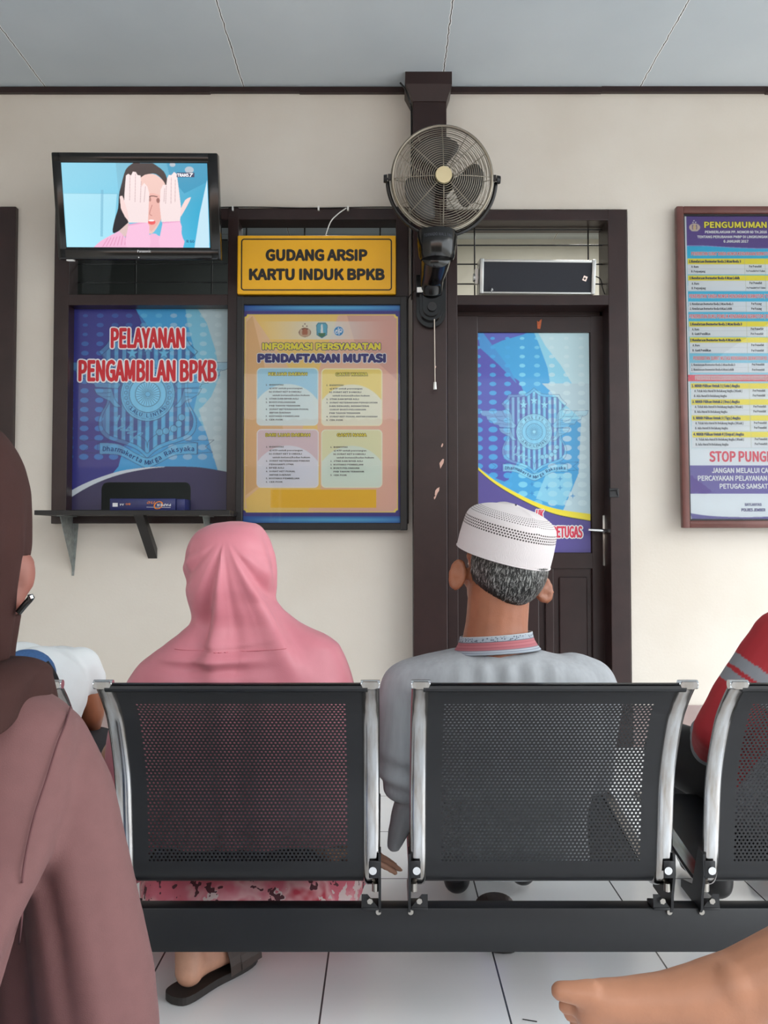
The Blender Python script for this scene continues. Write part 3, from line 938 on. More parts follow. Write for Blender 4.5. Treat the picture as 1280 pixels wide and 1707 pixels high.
# sweeps from navy (left) to pale (right)
cv.fill(cv.X > -1, (52, 150, 206))
pts = [lz(*p) for p in [(905, 90), (920, 200), (960, 350), (1000, 520), (960, 700), (1060, 870), (1110, 1040), (1160, 1060), (1160, 90)]]
cv.poly(pts, (112, 184, 212))
pts = [lz(*p) for p in [(960, 90), (1030, 200), (1080, 350), (1110, 500), (1060, 620), (990, 700), (1040, 850), (1100, 1040), (1160, 1060), (1160, 90)]]
cv.poly(pts, (172, 196, 204))
pts = [lz(*p) for p in [(230, 90), (570, 90), (640, 150), (700, 230), (760, 360), (720, 560), (690, 760), (640, 830), (560, 930), (500, 1060), (220, 1180)]]
cv.poly(smooth_pts(pts, 3), (44, 46, 128))
pts = [lz(*p) for p in [(640, 150), (700, 230), (790, 350), (830, 520), (790, 700), (640, 830), (700, 640), (740, 420)]]
cv.poly(smooth_pts(pts, 3), (40, 104, 172))
base = cv.C.copy()
for j in range(17):
    zy = 106 + j * 53.5
    for i in range(13):
        zx = 252 + i * 85 - (0 if i < 4 else 5)
        cx_, cy_ = lz(zx, zy)
        fx = (zx - 230) / 900.
        r = (.011 + .0045 * (zy - 100) / 900.) * (0.75 if zx < 360 and zy < 300 else 1.0)
        c_ = (46, 124, 196) if fx < .42 else ((104, 190, 224) if fx < .68 else (196, 216, 220))
        a_ = (.30 + .4 * min(1, max(0, (zy - 150) / 450.))) if fx < .42 else .35
        cv.ellipse(cx_, cy_, r * 1.5, r * .95, c_, a_)
kL = 155 / 192 / 3.414 * pw / 271.5
Tl = crest(cv, *lz(698, 607), kL, line=(18, 40, 96), dark=(42, 50, 122), light=(96, 176, 216), al=.75, lw=.0034)
curve = smooth_pts([lz(*p) for p in [(222, 1178), (330, 1120), (440, 1075), (560, 1040), (700, 1022), (850, 1017), (1000, 1022), (1160, 1048)]], 6)
cv.poly(curve + [lz(1160, 1300), lz(222, 1300)], (50, 44, 84))
curve2 = smooth_pts([lz(*p) for p in [(222, 1222), (330, 1152), (440, 1098), (560, 1058), (700, 1030), (800, 1020)]], 6)
cv.poly(smooth_pts([lz(*p) for p in [(222, 1178), (330, 1120), (440, 1075), (560, 1040), (700, 1022), (800, 1018)]], 6) + curve2[::-1], (200, 208, 216))
m_poster = print_mat('glossy_poster_print', .4, coat=.25)
HX0, HX1 = lp(169, 0)[0], lp(318, 0)[0]; HZ1 = lp(0, 804)[1]
def slot(x, y):
    r = .035
    dx = np.maximum(np.maximum(HX0 + r - x, x - (HX1 - r)), 0); dy = np.maximum(y - (HZ1 - r), 0)
    return (np.hypot(dx, dy) <= r) & (x >= HX0) & (x <= HX1) & (y <= HZ1)
V, F = cv.mesh(sheet((pO.x, LPY, pO.z)), slot)
pl = add('poster', V, F, m_poster, col=cv.colors())
tag(pl, 'blue poster with red heading filling the service window over the shelf', 'poster')
s1 = sheet((pO.x, LPY, pO.z), lift=.0006); s2 = sheet((pO.x, LPY, pO.z), lift=.0012); s3 = sheet((pO.x, LPY, pO.z), lift=.0003)
for txt, a, b, top, bot in (('PELAYANAN', 483, 908, 228, 345), ('PENGAMBILAN BPKB', 300, 1092, 412, 535)):
    x0, y0 = lz(a, bot); x1, y1 = lz(b, top)
    Text().put(txt, x0, y0, y1 - y0, x1 - x0, bold=.045, out=.06).build('lettering', M['ink_white'], pl, s1)
    Text().put(txt, x0, y0, y1 - y0, x1 - x0, bold=.045).build('lettering', M['ink_red'], pl, s2)
crest_text(Tl, kL, pl, s3)

# ---------------------------------------------------------------- poster on the door leaf
DPY = LY + .015
dO = P(797, 921, DPY); dR = P(984.5, 921, DPY); dT = P(797, 553.5, DPY)
dw, dh = dR.x - dO.x, dT.z - dO.z
def dp(px, py): return (px - 797) / 187.5 * dw, (921 - py) / 367.5 * dh
def dz1(zx, zy): return dp(680 + zx / 3.282, 340 + zy / 3.282)
def dz2(zx, zy): return dp(790 + zx / 6.4, 630 + zy / 6.4)
def dz3(zx, zy): return dp(780 + zx / 4.571, 790 + zy / 4.571)
cv = Print(dw, dh, .0024)
cv.full((64, 165, 222))
cv.poly([dz1(*p) for p in [(690, 690), (720, 760), (770, 900), (790, 1030), (830, 1180), (1000, 1180), (1000, 690)]], (140, 208, 232))
cv.poly([dz1(*p) for p in [(710, 690), (760, 780), (840, 880), (900, 980), (940, 1080), (960, 1180), (1000, 1180), (1000, 690)]], (190, 222, 230))
cv.poly([dp(*p) for p in [(905, 640), (990, 640), (990, 905), (960, 900), (935, 860), (965, 790), (970, 700)]], (184, 212, 222))
cv.poly(smooth_pts([dz1(*p) for p in [(385, 690), (420, 760), (480, 830), (545, 920), (600, 985), (650, 1060), (690, 1180), (700, 1300), (380, 1300)]], 3), (84, 84, 178))
cv.poly(smooth_pts([dz2(*p) for p in [(40, 0), (430, 0), (530, 130), (590, 290), (620, 470), (600, 640), (530, 800), (420, 980), (330, 1110), (40, 960)]], 3), (78, 86, 180))
cv.poly([dz1(*p) for p in [(385, 690), (690, 690), (640, 715), (520, 750), (410, 800)]], (92, 100, 188))
cv.poly([dz1(*p) for p in [(385, 690), (405, 690), (560, 900), (600, 985), (500, 880), (400, 790)]], (70, 150, 215))
for j in range(19):
    zy = 737 + j * 50
    for i in range(8):
        zx = 388 + i * 81
        x, y = dz1(zx, zy)
        r = .0075 + .0072 * min(j / 10., 1)
        fx = i / 7.
        c_ = (68, 170, 228) if fx < .33 else ((130, 214, 240) if fx < .6 else (206, 230, 236))
        cv.ellipse(x, y, r * 1.55, r, c_, .85 if fx < .5 else .6)
cv.poly([dz3(*p) for p in [(520, 190), (600, 0), (790, 0), (800, 90), (730, 245), (640, 230)]], (150, 216, 236), .75)
for (a, b) in ((705, 40), (705, 108), (605, 108), (800, 170), (490, 80), (490, 150)):
    s_ = 22
    cv.poly([dz3(a + s_ * (1 if q % 2 == 0 else .32) * math.cos(q * PI / 4) , b + s_ * (1 if q % 2 == 0 else .32) * math.sin(q * PI / 4)) for q in range(8)], (52, 140, 205), .8)
kD = 1 / 6.4 * dw / 187.5
Td = crest(cv, *dz2(650, 580), kD, line=(30, 72, 140), dark=(74, 74, 158), light=(150, 218, 240), al=.75, lw=.0021)
yl = smooth_pts([dp(*p) for p in [(797, 779), (822, 799), (850, 816), (890, 836), (930, 849), (984.5, 857)]], 6)
yb = smooth_pts([dp(*p) for p in [(797, 783), (822, 804), (850, 822), (890, 843), (930, 858), (984.5, 868)]], 6)
cv.poly(yl + [dp(985, 925), dp(796, 925)], (244, 226, 56))
cv.poly(yb + [dp(985, 925), dp(796, 925)], (40, 34, 40))
cv.poly([(x, y - .004) for x, y in yb] + [dp(985, 925), dp(796, 925)], (86, 76, 148))
V, F = cv.mesh(sheet((dO.x, DPY, dO.z)))
pd = add('poster', V, F, m_poster, col=cv.colors())
tag(pd, 'blue and yellow poster set in the upper panel of the brown door', 'poster')
s1 = sheet((dO.x, DPY, dO.z), lift=.0006); s2 = sheet((dO.x, DPY, dO.z), lift=.0012); s3 = sheet((dO.x, DPY, dO.z), lift=.0003)
x0, y0 = dp(920.5, 896.5); x1, y1 = dp(971, 877.5)
Text().put('PETUGAS', x0, y0, y1 - y0, x1 - x0, bold=.045, out=.1).build('lettering', M['ink_white'], pd, s1)
Text().put('PETUGAS', x0, y0, y1 - y0, x1 - x0, bold=.045).build('lettering', M['ink_pink'], pd, s2)
x0, y0 = dp(893, 866); x1, y1 = dp(907, 850)
Text().put('UK', x0, y0, y1 - y0, x1 - x0, bold=.045, shear=.25, out=.1).build('lettering', M['ink_white'], pd, s1)
Text().put('UK', x0, y0, y1 - y0, x1 - x0, bold=.045, shear=.25).build('lettering', M['ink_pink'], pd, s2)
crest_text(Td, kD, pd, s3)

# ---------------------------------------------------------------- yellow sign
SY = D - 0.075
sO = P(395, 490, SY); sR = P(660, 490, SY); sT = P(395, 392, SY)
sw, sh = sR.x - sO.x, sT.z - sO.z
M['yellow'] = mat('yellow_sign_board', (238, 176, 22), .35, noise=.06, nscale=3)
sg = thing('sign_board', (sO.x + sw / 2, SY + .02, sO.z), 'yellow sign board with two lines of black capitals above the framed notice', 'sign')
MB().box((sO.x, SY, sO.z), (sR.x, SY + .03, sT.z), bev=.006).build('board', M['yellow'], sg)
def sp(zx, zy): return ((380 + zx / 3.047) - 395) / 265. * sw, (490 - (340 + zy / 3.047)) / 98. * sh
ss = sheet((sO.x, SY, sO.z), lift=.0006)
def frame_rr(x0, y0, x1, y1, r, w):
    def rr(x0, y0, x1, y1, r):
        p = []
        for (cx_, cy_, a0) in ((x1 - r, y1 - r, 0), (x0 + r, y1 - r, 90), (x0 + r, y0 + r, 180), (x1 - r, y0 + r, 270)):
            p += [(cx_ + r * math.cos(math.radians(a0 + q * 15)), cy_ + r * math.sin(math.radians(a0 + q * 15))) for q in range(7)]
        return p
    a = rr(x0, y0, x1, y1, r); b = rr(x0 + w, y0 + w, x1 - w, y1 - w, max(r - w, .001))
    n = len(a)
    return np.array(a + b), [[i, (i + 1) % n, n + (i + 1) % n, n + i] for i in range(n)]
a, F = frame_rr(*sp(65, 440), *sp(833, 176), .016, .0062)
add('border_line', ss(a[:, 0], a[:, 1]), F, M['ink'], sg)
for txt, a, b, t, bt in (('GUDANG ARSIP', 190, 708, 230, 290), ('KARTU INDUK BPKB', 106, 796, 328, 388)):
    x0, y0 = sp(a, bt); x1, y1 = sp(b, t)
    Text().put(txt, x0, y0, y1 - y0, x1 - x0, bold=.075, res=5).build('lettering', M['ink'], sg, ss)

# ---------------------------------------------------------------- framed requirements notice
NY = D - 0.055
nO = P(404.5, 872, NY); nR = P(667, 872, NY); nT = P(404.5, 507, NY)
nw, nh = nR.x - nO.x, nT.z - nO.z
fr = thing('framed_notice', (nO.x + nw / 2, D - .03, nO.z - .03), 'black framed notice of requirements in four pastel boxes under the yellow sign', 'notice')
mb = MB()
def fm(a, b, c, d, y0=NY - .018, y1=D - .032):
    e = .0015 if abs(b - a) > abs(d - c) else 0.0
    mb.box((wx(a, y0) + e, y0 + e, wz(d, y0) + e), (wx(b, y0) - e, y1 - e, wz(c, y0) - e), bev=.004)
fm(393, 405, 493, 884); fm(667, 679, 493, 884); fm(393, 679, 493, 508); fm(393, 679, 871, 884)
mb.build('frame', M['black_paint'], fr)
def npx(zx, zy): return ((380 + zx / 3.047) - 404.5) / 262.5 * nw, (872 - (340 + zy / 3.047)) / 365. * nh
def nq(zx, zy): return npx(*[ (400 + zx / 4.571 - 380) * 3.047, (510 + zy / 4.571 - 340) * 3.047])
def nr(zx, zy): return npx(*[ (400 + zx / 4.571 - 380) * 3.047, (700 + zy / 4.571 - 340) * 3.047])
cv = Print(nw, nh, .0024)
cv.full((66, 56, 140))
gx = np.clip(cv.X / nw, 0, 1)
for (t, b) in ((512, 545), (1585, 1622)):
    y0, y1 = npx(0, b)[1], npx(0, t)[1]
    mid = np.clip(1 - np.abs(cv.Y - (y0 + y1) / 2) / ((y1 - y0) / 2), 0, 1)
    m = (cv.Y > y0) & (cv.Y < y1)
    c0, c1 = lin((36, 92, 180)), lin((98, 196, 236))
    cc = c0 + (c1 - c0) * (mid[..., None] * (np.sin(gx * 2.8)[..., None]))
    cv.fill(m, cc)
def notch(i0, j0, i1, j1, r):
    m = (cv.X > i0) & (cv.X < i1) & (cv.Y > j0) & (cv.Y < j1)
    for cx_, cy_ in ((i0, j0), (i1, j0), (i0, j1), (i1, j1)):
        m &= np.hypot(cv.X - cx_, cv.Y - cy_) > r
    return m
i0, j0 = npx(80, 1567); i1, j1 = npx(862, 562)
cv.fill(notch(i0, j0, i1, j1, .012), (252, 226, 110))
i0, j0, i1, j1 = i0 + .005, j0 + .005, i1 - .005, j1 - .005
inner = notch(i0, j0, i1, j1, .015)
c0, c1 = lin((246, 206, 160)), lin((240, 190, 172))
tt = np.clip((cv.X - i0) / (i1 - i0), 0, 1)[..., None]
cv.fill(inner, c0 * (1 - tt) + c1 * tt)
cv.poly([npx(*p) for p in [(118, 560), (560, 560), (440, 900), (470, 1450), (400, 1567), (100, 1567), (90, 1500), (330, 1300), (420, 1000)]], (252, 216, 112), .8, inner)
cv.poly([npx(*p) for p in [(90, 600), (120, 570), (200, 900), (330, 1300), (90, 1480)]], (226, 176, 110), .6, inner)
cv.poly([npx(*p) for p in [(600, 560), (860, 560), (860, 900), (640, 700)]], (206, 150, 146), .5, inner)
y0, y1 = npx(0, 690)[1], npx(0, 598)[1]
f = np.clip(1 - np.abs(cv.X / nw - .5) / .42, 0, 1)[..., None] ** 1.2
cv.C = np.where(((cv.Y > y0) & (cv.Y < y1))[..., None], cv.C * (1 - f * .9) + lin((232, 238, 236)) * f * .9, cv.C)
# emblems
x, y = nq(490, 205)
cv.ellipse(x, y, .030, .023, (120, 72, 54)); cv.ellipse(x - .018, y, .008, .017, (206, 176, 150)); cv.ellipse(x + .018, y, .008, .017, (206, 176, 150))
cv.ellipse(x, y, .014, .019, (176, 104, 74)); cv.ellipse(x, y - .016, .022, .005, (206, 170, 140))
for a, b in ((490, 140), (475, 157), (505, 157)): cv.ellipse(*nq(a, b), .0035, .0035, (120, 90, 80))
x, y = nq(620, 188)
cv.poly([nq(*p) for p in [(576, 150), (590, 130), (650, 130), (664, 150), (660, 225), (620, 250), (580, 225)]], (60, 130, 150))
cv.poly([nq(*p) for p in [(582, 152), (594, 137), (646, 137), (658, 152), (655, 220), (620, 240), (585, 220)]], (98, 176, 204))
cv.poly([nq(*p) for p in [(614, 150), (620, 138), (626, 150), (630, 215), (610, 215)]], (236, 238, 236)); cv.poly([nq(*p) for p in [(590, 210), (650, 210), (640, 232), (620, 240), (600, 232)]], (70, 120, 84))
x, y = nq(749, 195)
cv.ellipse(x, y, .0245, .0245, (230, 238, 240)); cv.ellipse(x, y, .0225, .0225, (48, 142, 206))
cv.line([(x, y - .02), (x, y + .02)], .0022, (235, 240, 245)); cv.line(smooth_pts([(x - .002, y + .016), (x - .004, y - .008), (x - .014, y - .010), (x - .017, y - .002)], 5), .0035, (235, 240, 245))
cv.line(smooth_pts([(x + .002, y - .016), (x + .004, y + .008), (x + .013, y + .010), (x + .016, y + .002)], 5), .0035, (235, 240, 245))
cv.ellipse(x - .011, y + .002, .005, .005, (235, 240, 245)); cv.ellipse(x + .010, y - .003, .005, .005, (235, 240, 245))
# four boxes
for (a, b, c, d, rim, hd, body) in ((143, 1128, 457, 835, (232, 246, 250), (172, 220, 242), (230, 242, 242)), (472, 1130, 783, 838, (252, 248, 214), (248, 226, 130), (246, 244, 224)),
                                    (145, 1442, 460, 1146, (244, 242, 248), (228, 206, 214), (236, 236, 246)), (472, 1442, 783, 1148, (246, 250, 230), (236, 236, 194), (232, 244, 232))):
    x0, y0 = npx(a, b); x1, y1 = npx(c, d)
    cv.fill(cv.rrect(x0, y0, x1, y1, .022), rim)
    box = cv.rrect(x0 + .004, y0 + .004, x1 - .004, y1 - .004, .019)
    cv.fill(box, hd)
    cx_ = (x0 + x1) / 2; ry = (y1 - y0) * .72
    cv.fill(box & ((((cv.X - cx_) / ((x1 - x0) * .62)) ** 2 + ((cv.Y - y0) / ry) ** 2) < 1), body)
# orange paper strip glued over the bottom
x0, y0 = nr(232, 668); x1, y1 = nr(1036, 532)
cv.fill((cv.X > x0) & (cv.X < x1) & (cv.Y > y0) & (cv.Y < y1), (250, 198, 40))
V, F = cv.mesh(sheet((nO.x, NY, nO.z)))
pn = add('notice_sheet', V, F, print_mat('notice_print', .5), fr, col=cv.colors())
add('glass_pane', np.array([(nO.x, NY - .009, nO.z), (nR.x, NY - .009, nO.z), (nR.x, NY - .009, nT.z), (nO.x, NY - .009, nT.z)]), [[0, 1, 2, 3]], M['glass'], fr)
s1 = sheet((nO.x, NY, nO.z), lift=.0006); s2 = sheet((nO.x, NY, nO.z), lift=.0012)
def two(txt, x0, y0, h, w, m1, m2, b1=.075, b2=.022, align='L', shear=0, space=1.0):
    Text().put(txt, x0, y0, h, w, align, b2, shear, space=space, out=b1).build('lettering', M[m1], pn, s1)
    Text().put(txt, x0, y0, h, w, align, b2, shear, space=space).build('lettering', M[m2], pn, s2)
x0, y0 = nq(162, 338); x1, y1 = nq(1072, 284); two('INFORMASI PERSYARATAN', x0, y0, y1 - y0, x1 - x0, 'ink_blue', 'ink_yellow', .08, .095)
x0, y0 = nq(126, 436); x1, y1 = nq(1112, 366); two('PENDAFTARAN MUTASI', x0, y0, y1 - y0, x1 - x0, 'ink_white', 'ink_blue', .08, .105)
for txt, a, b, t, bt, f in (('KELUAR DAERAH', 212, 508, 510, 534, nq), ('GANTI WARNA', 726, 972, 512, 537, nq), ('DARI LUAR DAERAH', 192, 532, 106, 130, nr), ('GANTI NAMA', 738, 964, 106, 130, nr)):
    x0, y0 = f(a, bt); x1, y1 = f(b, t); two(txt, x0, y0, y1 - y0, x1 - x0, 'ink_shadow', 'ink_yellow', .12, .06)
L1 = [('1.', 192, 'IDENTITAS', 218, 328), ('', 0, 'a) KTP untuk perorangan', 218, 472), ('', 0, 'b) SURAT KET DOMISILI', 218, 462), ('', 0, 'untuk instansi/badan hukum', 244, 528),
      ('2.', 192, 'STNK DAN BPKB ASLI', 218, 442), ('3.', 192, 'BUKTI PELUNASAN', 218, 418), ('', 0, 'PKB TAHUN TERAKHIR', 218, 456), ('4.', 192, 'SURAT KETERANGAN FISKAL', 218, 522),
      ('', 0, 'ANTAR DAERAH', 218, 382), ('5.', 192, 'KUITANSI PEMBELIAN', 218, 448), ('6.', 192, 'CEK FISIK', 218, 324)]
L2 = [('1.', 656, 'IDENTITAS', 680, 788), ('', 0, 'a) KTP untuk perorangan', 680, 932), ('', 0, 'b) SURAT KET DOMISILI', 680, 922), ('', 0, 'untuk instansi/badan hukum', 704, 988),
      ('2.', 656, 'STNK DAN BPKB ASLI', 680, 904), ('3.', 656, 'SURAT KETERANGAN PENGECATAN', 680, 1046), ('', 0, 'DARI BENGKEL BERMATERAI', 680, 982), ('', 0, 'CUKUP BUKTI PELUNASAN', 680, 958),
      ('', 0, 'PKB TAHUN TERAKHIR', 680, 916), ('4.', 656, 'SURAT KET FISKAL ANTAR DAERAH', 680, 1046), ('5.', 656, 'CEK FISIK', 680, 784)]
L3 = [('1.', 196, 'IDENTITAS', 220, 332), ('', 0, 'a) KTP untuk perorangan', 220, 476), ('', 0, 'b) SURAT KET DOMISILI', 220, 468), ('', 0, 'untuk instansi/badan hukum', 246, 532),
      ('2.', 196, 'SURAT KETERANGAN PINDAH', 220, 528), ('', 0, 'PENGGANTI STNK', 220, 408), ('3.', 196, 'BPKB ASLI', 220, 332), ('4.', 196, 'SURAT KET FISKAL', 220, 420), ('', 0, 'ANTAR DAERAH', 220, 384),
      ('5.', 196, 'KUITANSI PEMBELIAN', 220, 450), ('6.', 196, 'CEK FISIK', 220, 324)]
L4 = [('1.', 688, 'IDENTITAS', 712, 820), ('', 0, 'a) KTP untuk perorangan', 712, 962), ('', 0, 'b) SURAT KET DOMISILI', 712, 954), ('', 0, 'untuk instansi/badan hukum', 736, 1020),
      ('2.', 688, 'STNK DAN BPKB ASLI', 712, 934), ('3.', 688, 'KUITANSI PEMBELIAN', 712, 938), ('4.', 688, 'BUKTI PELUNASAN', 712, 908), ('', 0, 'PKB TAHUN TERAKHIR', 712, 946), ('5.', 688, 'CEK FISIK', 712, 814)]
for rows, f, y00, st in ((L1, nq, 611, 26.6), (L2, nq, 614, 26.6), (L3, nr, 215, 26.6), (L4, nr, 217, 26.6)):
    tx = Text()
    for i, (n_, a, t_, b, c) in enumerate(rows):
        yb_ = y00 + i * st
        x0, y0 = f(b, yb_); x1, y1 = f(c, yb_ - 12.5)
        if n_: tx.put(n_, f(a, 0)[0], y0, y1 - y0, bold=.07, res=1)
        tx.put(t_, x0, y0, y1 - y0, x1 - x0, bold=.07, res=1)
    tx.build('list_text', M['ink'], pn, s1)

# ---------------------------------------------------------------- framed price announcement on the right
AYt, AYb = D - .015, D - .05
def aY(py): return AYt + (AYb - AYt) * (py - 345) / 530.
aTL = P(1139.5, 358, AYt - .012); aBL = P(1151, 868, AYb - .012)
ey = np.array(aTL - aBL); ah = np.linalg.norm(ey); ey = np.array([0.0, ey[1], ey[2]])
ax0 = (aTL.x + aBL.x) / 2
aw = .82
aO = np.array([ax0, aBL.y, aBL.z])
ap = thing('framed_announcement', (ax0 + aw / 2, D - .02, aBL.z - .03), 'brown framed price announcement with purple header and yellow rows right of the door', 'notice')
eyn = ey / np.linalg.norm(ey); nn = np.cross([1, 0, 0], eyn)
Mt = Matrix(((1, 0, -nn[0], aO[0]), (0, eyn[1], -nn[1], aO[1]), (0, eyn[2], -nn[2], aO[2]), (0, 0, 0, 1)))   # x right, y up the sheet, z into the wall
M['frame_brown'] = mat('red_brown_frame', (104, 62, 56), .3, noise=.2, nscale=12)
fw = .036
def abox(mb, x0, y0, x1, y1, z0=-.022, z1=.012, bev=.006): return mb.box((x0, y0, z0), (x1, y1, z1), Mt, bev)
mb = MB()
abox(mb, -fw - .008, -fw, -.008, ah + fw); abox(mb, aw, -fw, aw + fw, ah + fw)
abox(mb, -.01, -fw, aw, 0); abox(mb, -.01, ah, aw, ah + fw)
shade_auto(mb.build('frame', M['frame_brown'], ap))
mb = MB()
abox(mb, -.010, 0, .0, ah, -.010, .004, .001); abox(mb, 0, ah - .008, aw, ah, -.010, .004, .001); abox(mb, 0, 0, aw, .008, -.010, .004, .001)
mb.build('inner_bead', M['steel_black'], ap)
PXM = ah / 510.0       # metres per photo pixel on this sheet
def ac(px, py):
    t = (py - 358) / 510.
    xl = 1139.5 + (1151 - 1139.5) * t
    return (px - xl) * PXM * (1 - .01 * (t - .5)), (868 - py) * PXM
def a1(zx, zy): return ac(1110 + zx / 7.53, 340 + zy / 7.53)
def a2(zx, zy): return ac(1110 + zx / 7.53, 550 + zy / 7.53)
def a3(zx, zy): return ac(1110 + zx / 7.53, 740 + zy / 7.53)
cv = Print(aw, ah, .0026)
cv.full((226, 232, 238))
xa = .012
body = (cv.X > xa)
yt, ym = a1(0, 540)[1], a3(0, 80)[1]
t = np.clip((cv.Y - ym) / (yt - ym), 0, 1)[..., None]
stops = [(0, (214, 226, 232)), (.35, (150, 208, 228)), (.6, (62, 190, 226)), (1, (20, 182, 226))]
cc = np.zeros(cv.C.shape)
for (t0, k0), (t1, k1) in zip(stops[:-1], stops[1:]):
    mk = ((t >= t0) & (t <= t1))
    q = np.clip((t - t0) / (t1 - t0), 0, 1)
    cc = np.where(mk, lin(k0) * (1 - q) + lin(k1) * q, cc)
cv.fill(body & (cv.Y > ym) & (cv.Y < yt), cc)
cv.fill(body & (cv.Y >= yt), (88, 58, 140))
cvx = smooth_pts([(xa, yt + .002), (xa + .08, yt + .002), (xa + .25, yt - .008), (xa + .45, yt - .012), (aw, yt - .002)], 6)
cv.poly(cvx + [(aw, yt + .05), (xa, yt + .05)], (88, 58, 140)); cv.line(cvx, .003, (150, 160, 220))
# emblem
x, y = a1(358, 300)
cv.ellipse(x, y, .027, .0195, (206, 184, 170)); cv.ellipse(x - .009, y + .001, .0035, .013, (88, 58, 140)); cv.ellipse(x + .009, y + .001, .0035, .013, (88, 58, 140))
cv.ellipse(x, y - .001, .0085, .015, (212, 184, 140)); cv.ellipse(x, y - .016, .017, .004, (206, 190, 176))
for q in ((338, 238), (372, 236), (350, 214)): cv.ellipse(*a1(*q), .003, .003, (225, 220, 225))
grey, yel = (222, 226, 232), (240, 222, 40)
def tab(f, xl, xr_split, rows):
    """rows: (top, bottom, colour)"""
    for t_, b_, c_ in rows:
        x0, y0 = f(xl, b_); x1, y1 = f(xl, t_)
        cv.fill((cv.X > x0) & (cv.X < aw - .03) & (cv.Y > y0) & (cv.Y < y1), c_)
        cv.line([(x0, y0), (aw - .03, y0)], .0015, (188, 194, 202))
    top, bot = f(0, rows[0][0])[1], f(0, rows[-1][1])[1]
    for xs in (xr_split, xr_split + 250, xr_split + 420):
        q = f(xs, rows[0][0])[0]
        cv.line([(q, top), (q, bot)], .0014, (170, 176, 150))
tab(a1, 272, 980, [(698, 772, yel), (772, 828, grey), (828, 900, grey)])
tab(a1, 278, 990, [(912, 980, yel), (980, 1040, grey), (1040, 1110, grey)])
tab(a1, 284, 1000, [(1244, 1305, grey), (1305, 1372, grey)])
tab(a1, 290, 1005, [(1495, 1562, yel), (1562, 1615, grey), (1615, 1686, grey)])
tab(a2, 300, 1010, [(112, 182, yel), (182, 240, grey), (240, 312, grey)])
tab(a2, 308, 1022, [(436, 490, grey), (490, 556, grey)])
x0, y0 = a2(258, 664); x1, y1 = a2(258, 582)
cv.fill((cv.X > x0) & (cv.Y > y0) & (cv.Y < y1), (228, 60, 88))
for k_, (t_, b_) in enumerate(((688, 758), (888, 960), (1088, 1158), (1292, 1364))):
    tab(a2, 316 + 6 * k_, 1035 + 7 * k_, [(t_, b_, yel), (b_, b_ + 62, grey), (b_ + 62, b_ + 128, grey)])
x0, y0 = a3(292, 630); x1, y1 = a3(292, 280)
cv.fill((cv.X > x0) & (cv.X < aw - .03) & (cv.Y > y0) & (cv.Y < y1), (88, 68, 160))
cb = smooth_pts([a3(*p) for p in [(312, 868), (520, 898), (800, 914), (1100, 916), (1300, 908)]], 5) + [(aw, a3(0, 900)[1])]
cv.poly(cb + [(aw, 0), (a3(312, 0)[0], 0)], (76, 60, 150))
sh = lambda lift: (lambda x, y: aO + np.asarray(x)[:, None] * np.array([1, 0, 0]) + np.asarray(y)[:, None] * eyn + nn * lift)
V, F = cv.mesh(sh(0.0))
pa = add('announcement_sheet', V, F, print_mat('announcement_print', .4), ap, col=cv.colors())
def at_(txt, f, a, b, t_, bt, m1, m2=None, b1=.07, b2=.02, obj=None):
    x0, y0 = f(a, bt); x1, y1 = f(b, t_)
    if m2:
        Text().put(txt, x0, y0, y1 - y0, x1 - x0, bold=b2, out=b1).build('lettering', M[m1], pa, sh(.0006))
        Text().put(txt, x0, y0, y1 - y0, x1 - x0, bold=b2).build('lettering', M[m2], pa, sh(.0012))
    else:
        Text().put(txt, x0, y0, y1 - y0, x1 - x0, bold=b2).build('lettering', M[m1], pa, sh(.0006))
at_('PENGUMUMAN', a1, 474, 1252, 226, 306, 'ink', 'ink_yellow', .06, .06)
at_('PEMBERLAKUAN PP. NOMOR 60 TH.2016', a1, 484, 1256, 340, 374, 'ink_white', b2=.06)
at_('TENTANG PERUBAHAN PNBP DI LINGKUNGAN P', a1, 388, 1300, 402, 436, 'ink_white', b2=.06)
at_('6 JANUARI 2017', a1, 716, 1026, 458, 494, 'ink_white', b2=.06)
at_('PENERBITAN SURAT TANDA NOMOR KENDARAAAN BERMOTO', a1, 314, 1282, 612, 656, 'ink_white', 'ink_pink', .07, .02)
at_('PENERBITAN TANDA NOMOR KENDARAAN BERMOTOR ( TN', a1, 288, 1284, 1150, 1198, 'ink_white', 'ink_pink', .07, .02)
at_('PENERBITAN BUKU PEMILIK KENDARAAN BERMOTOR ( BP', a1, 290, 1288, 1404, 1454, 'ink_white', 'ink_pink', .07, .02)
at_('PENERBITAN SURAT MUTASI KENDARAAN BERMOTOR KE L', a2, 342, 1286, 352, 398, 'ink_white', 'ink_pink', .07, .02)
at_('PENERBITAN NOMOR REGISTRASI KENDARAAN BERMOTOR ( NR', a2, 366, 1300, 598, 644, 'ink_white', 'ink_pink', .09, .01)
at_('STOP PUNGL', a3, 542, 1318, 106, 238, 'ink_white', 'ink_pink', .035, .045)
at_('JANGAN MELALUI CAL', a3, 574, 1310, 312, 376, 'ink_white', b2=.05)
at_('PERCAYAKAN PELAYANAN P', a3, 400, 1320, 408, 472, 'ink_white', b2=.05)
at_('PETUGAS SAMSAT', a3, 670, 1266, 508, 570, 'ink_white', b2=.05)
at_('SATLANTAS', a3, 978, 1188, 748, 782, 'ink_blue', b2=.06); at_('POLRES JEMBER', a3, 938, 1234, 812, 850, 'ink_blue', b2=.06)
tx = Text()
def row(f, txt, a, b, t_, bt, bold=.05):
    x0, y0 = f(a, bt); x1, y1 = f(b, t_); tx.put(txt, x0, y0, y1 - y0, x1 - x0, bold=bold, res=1)
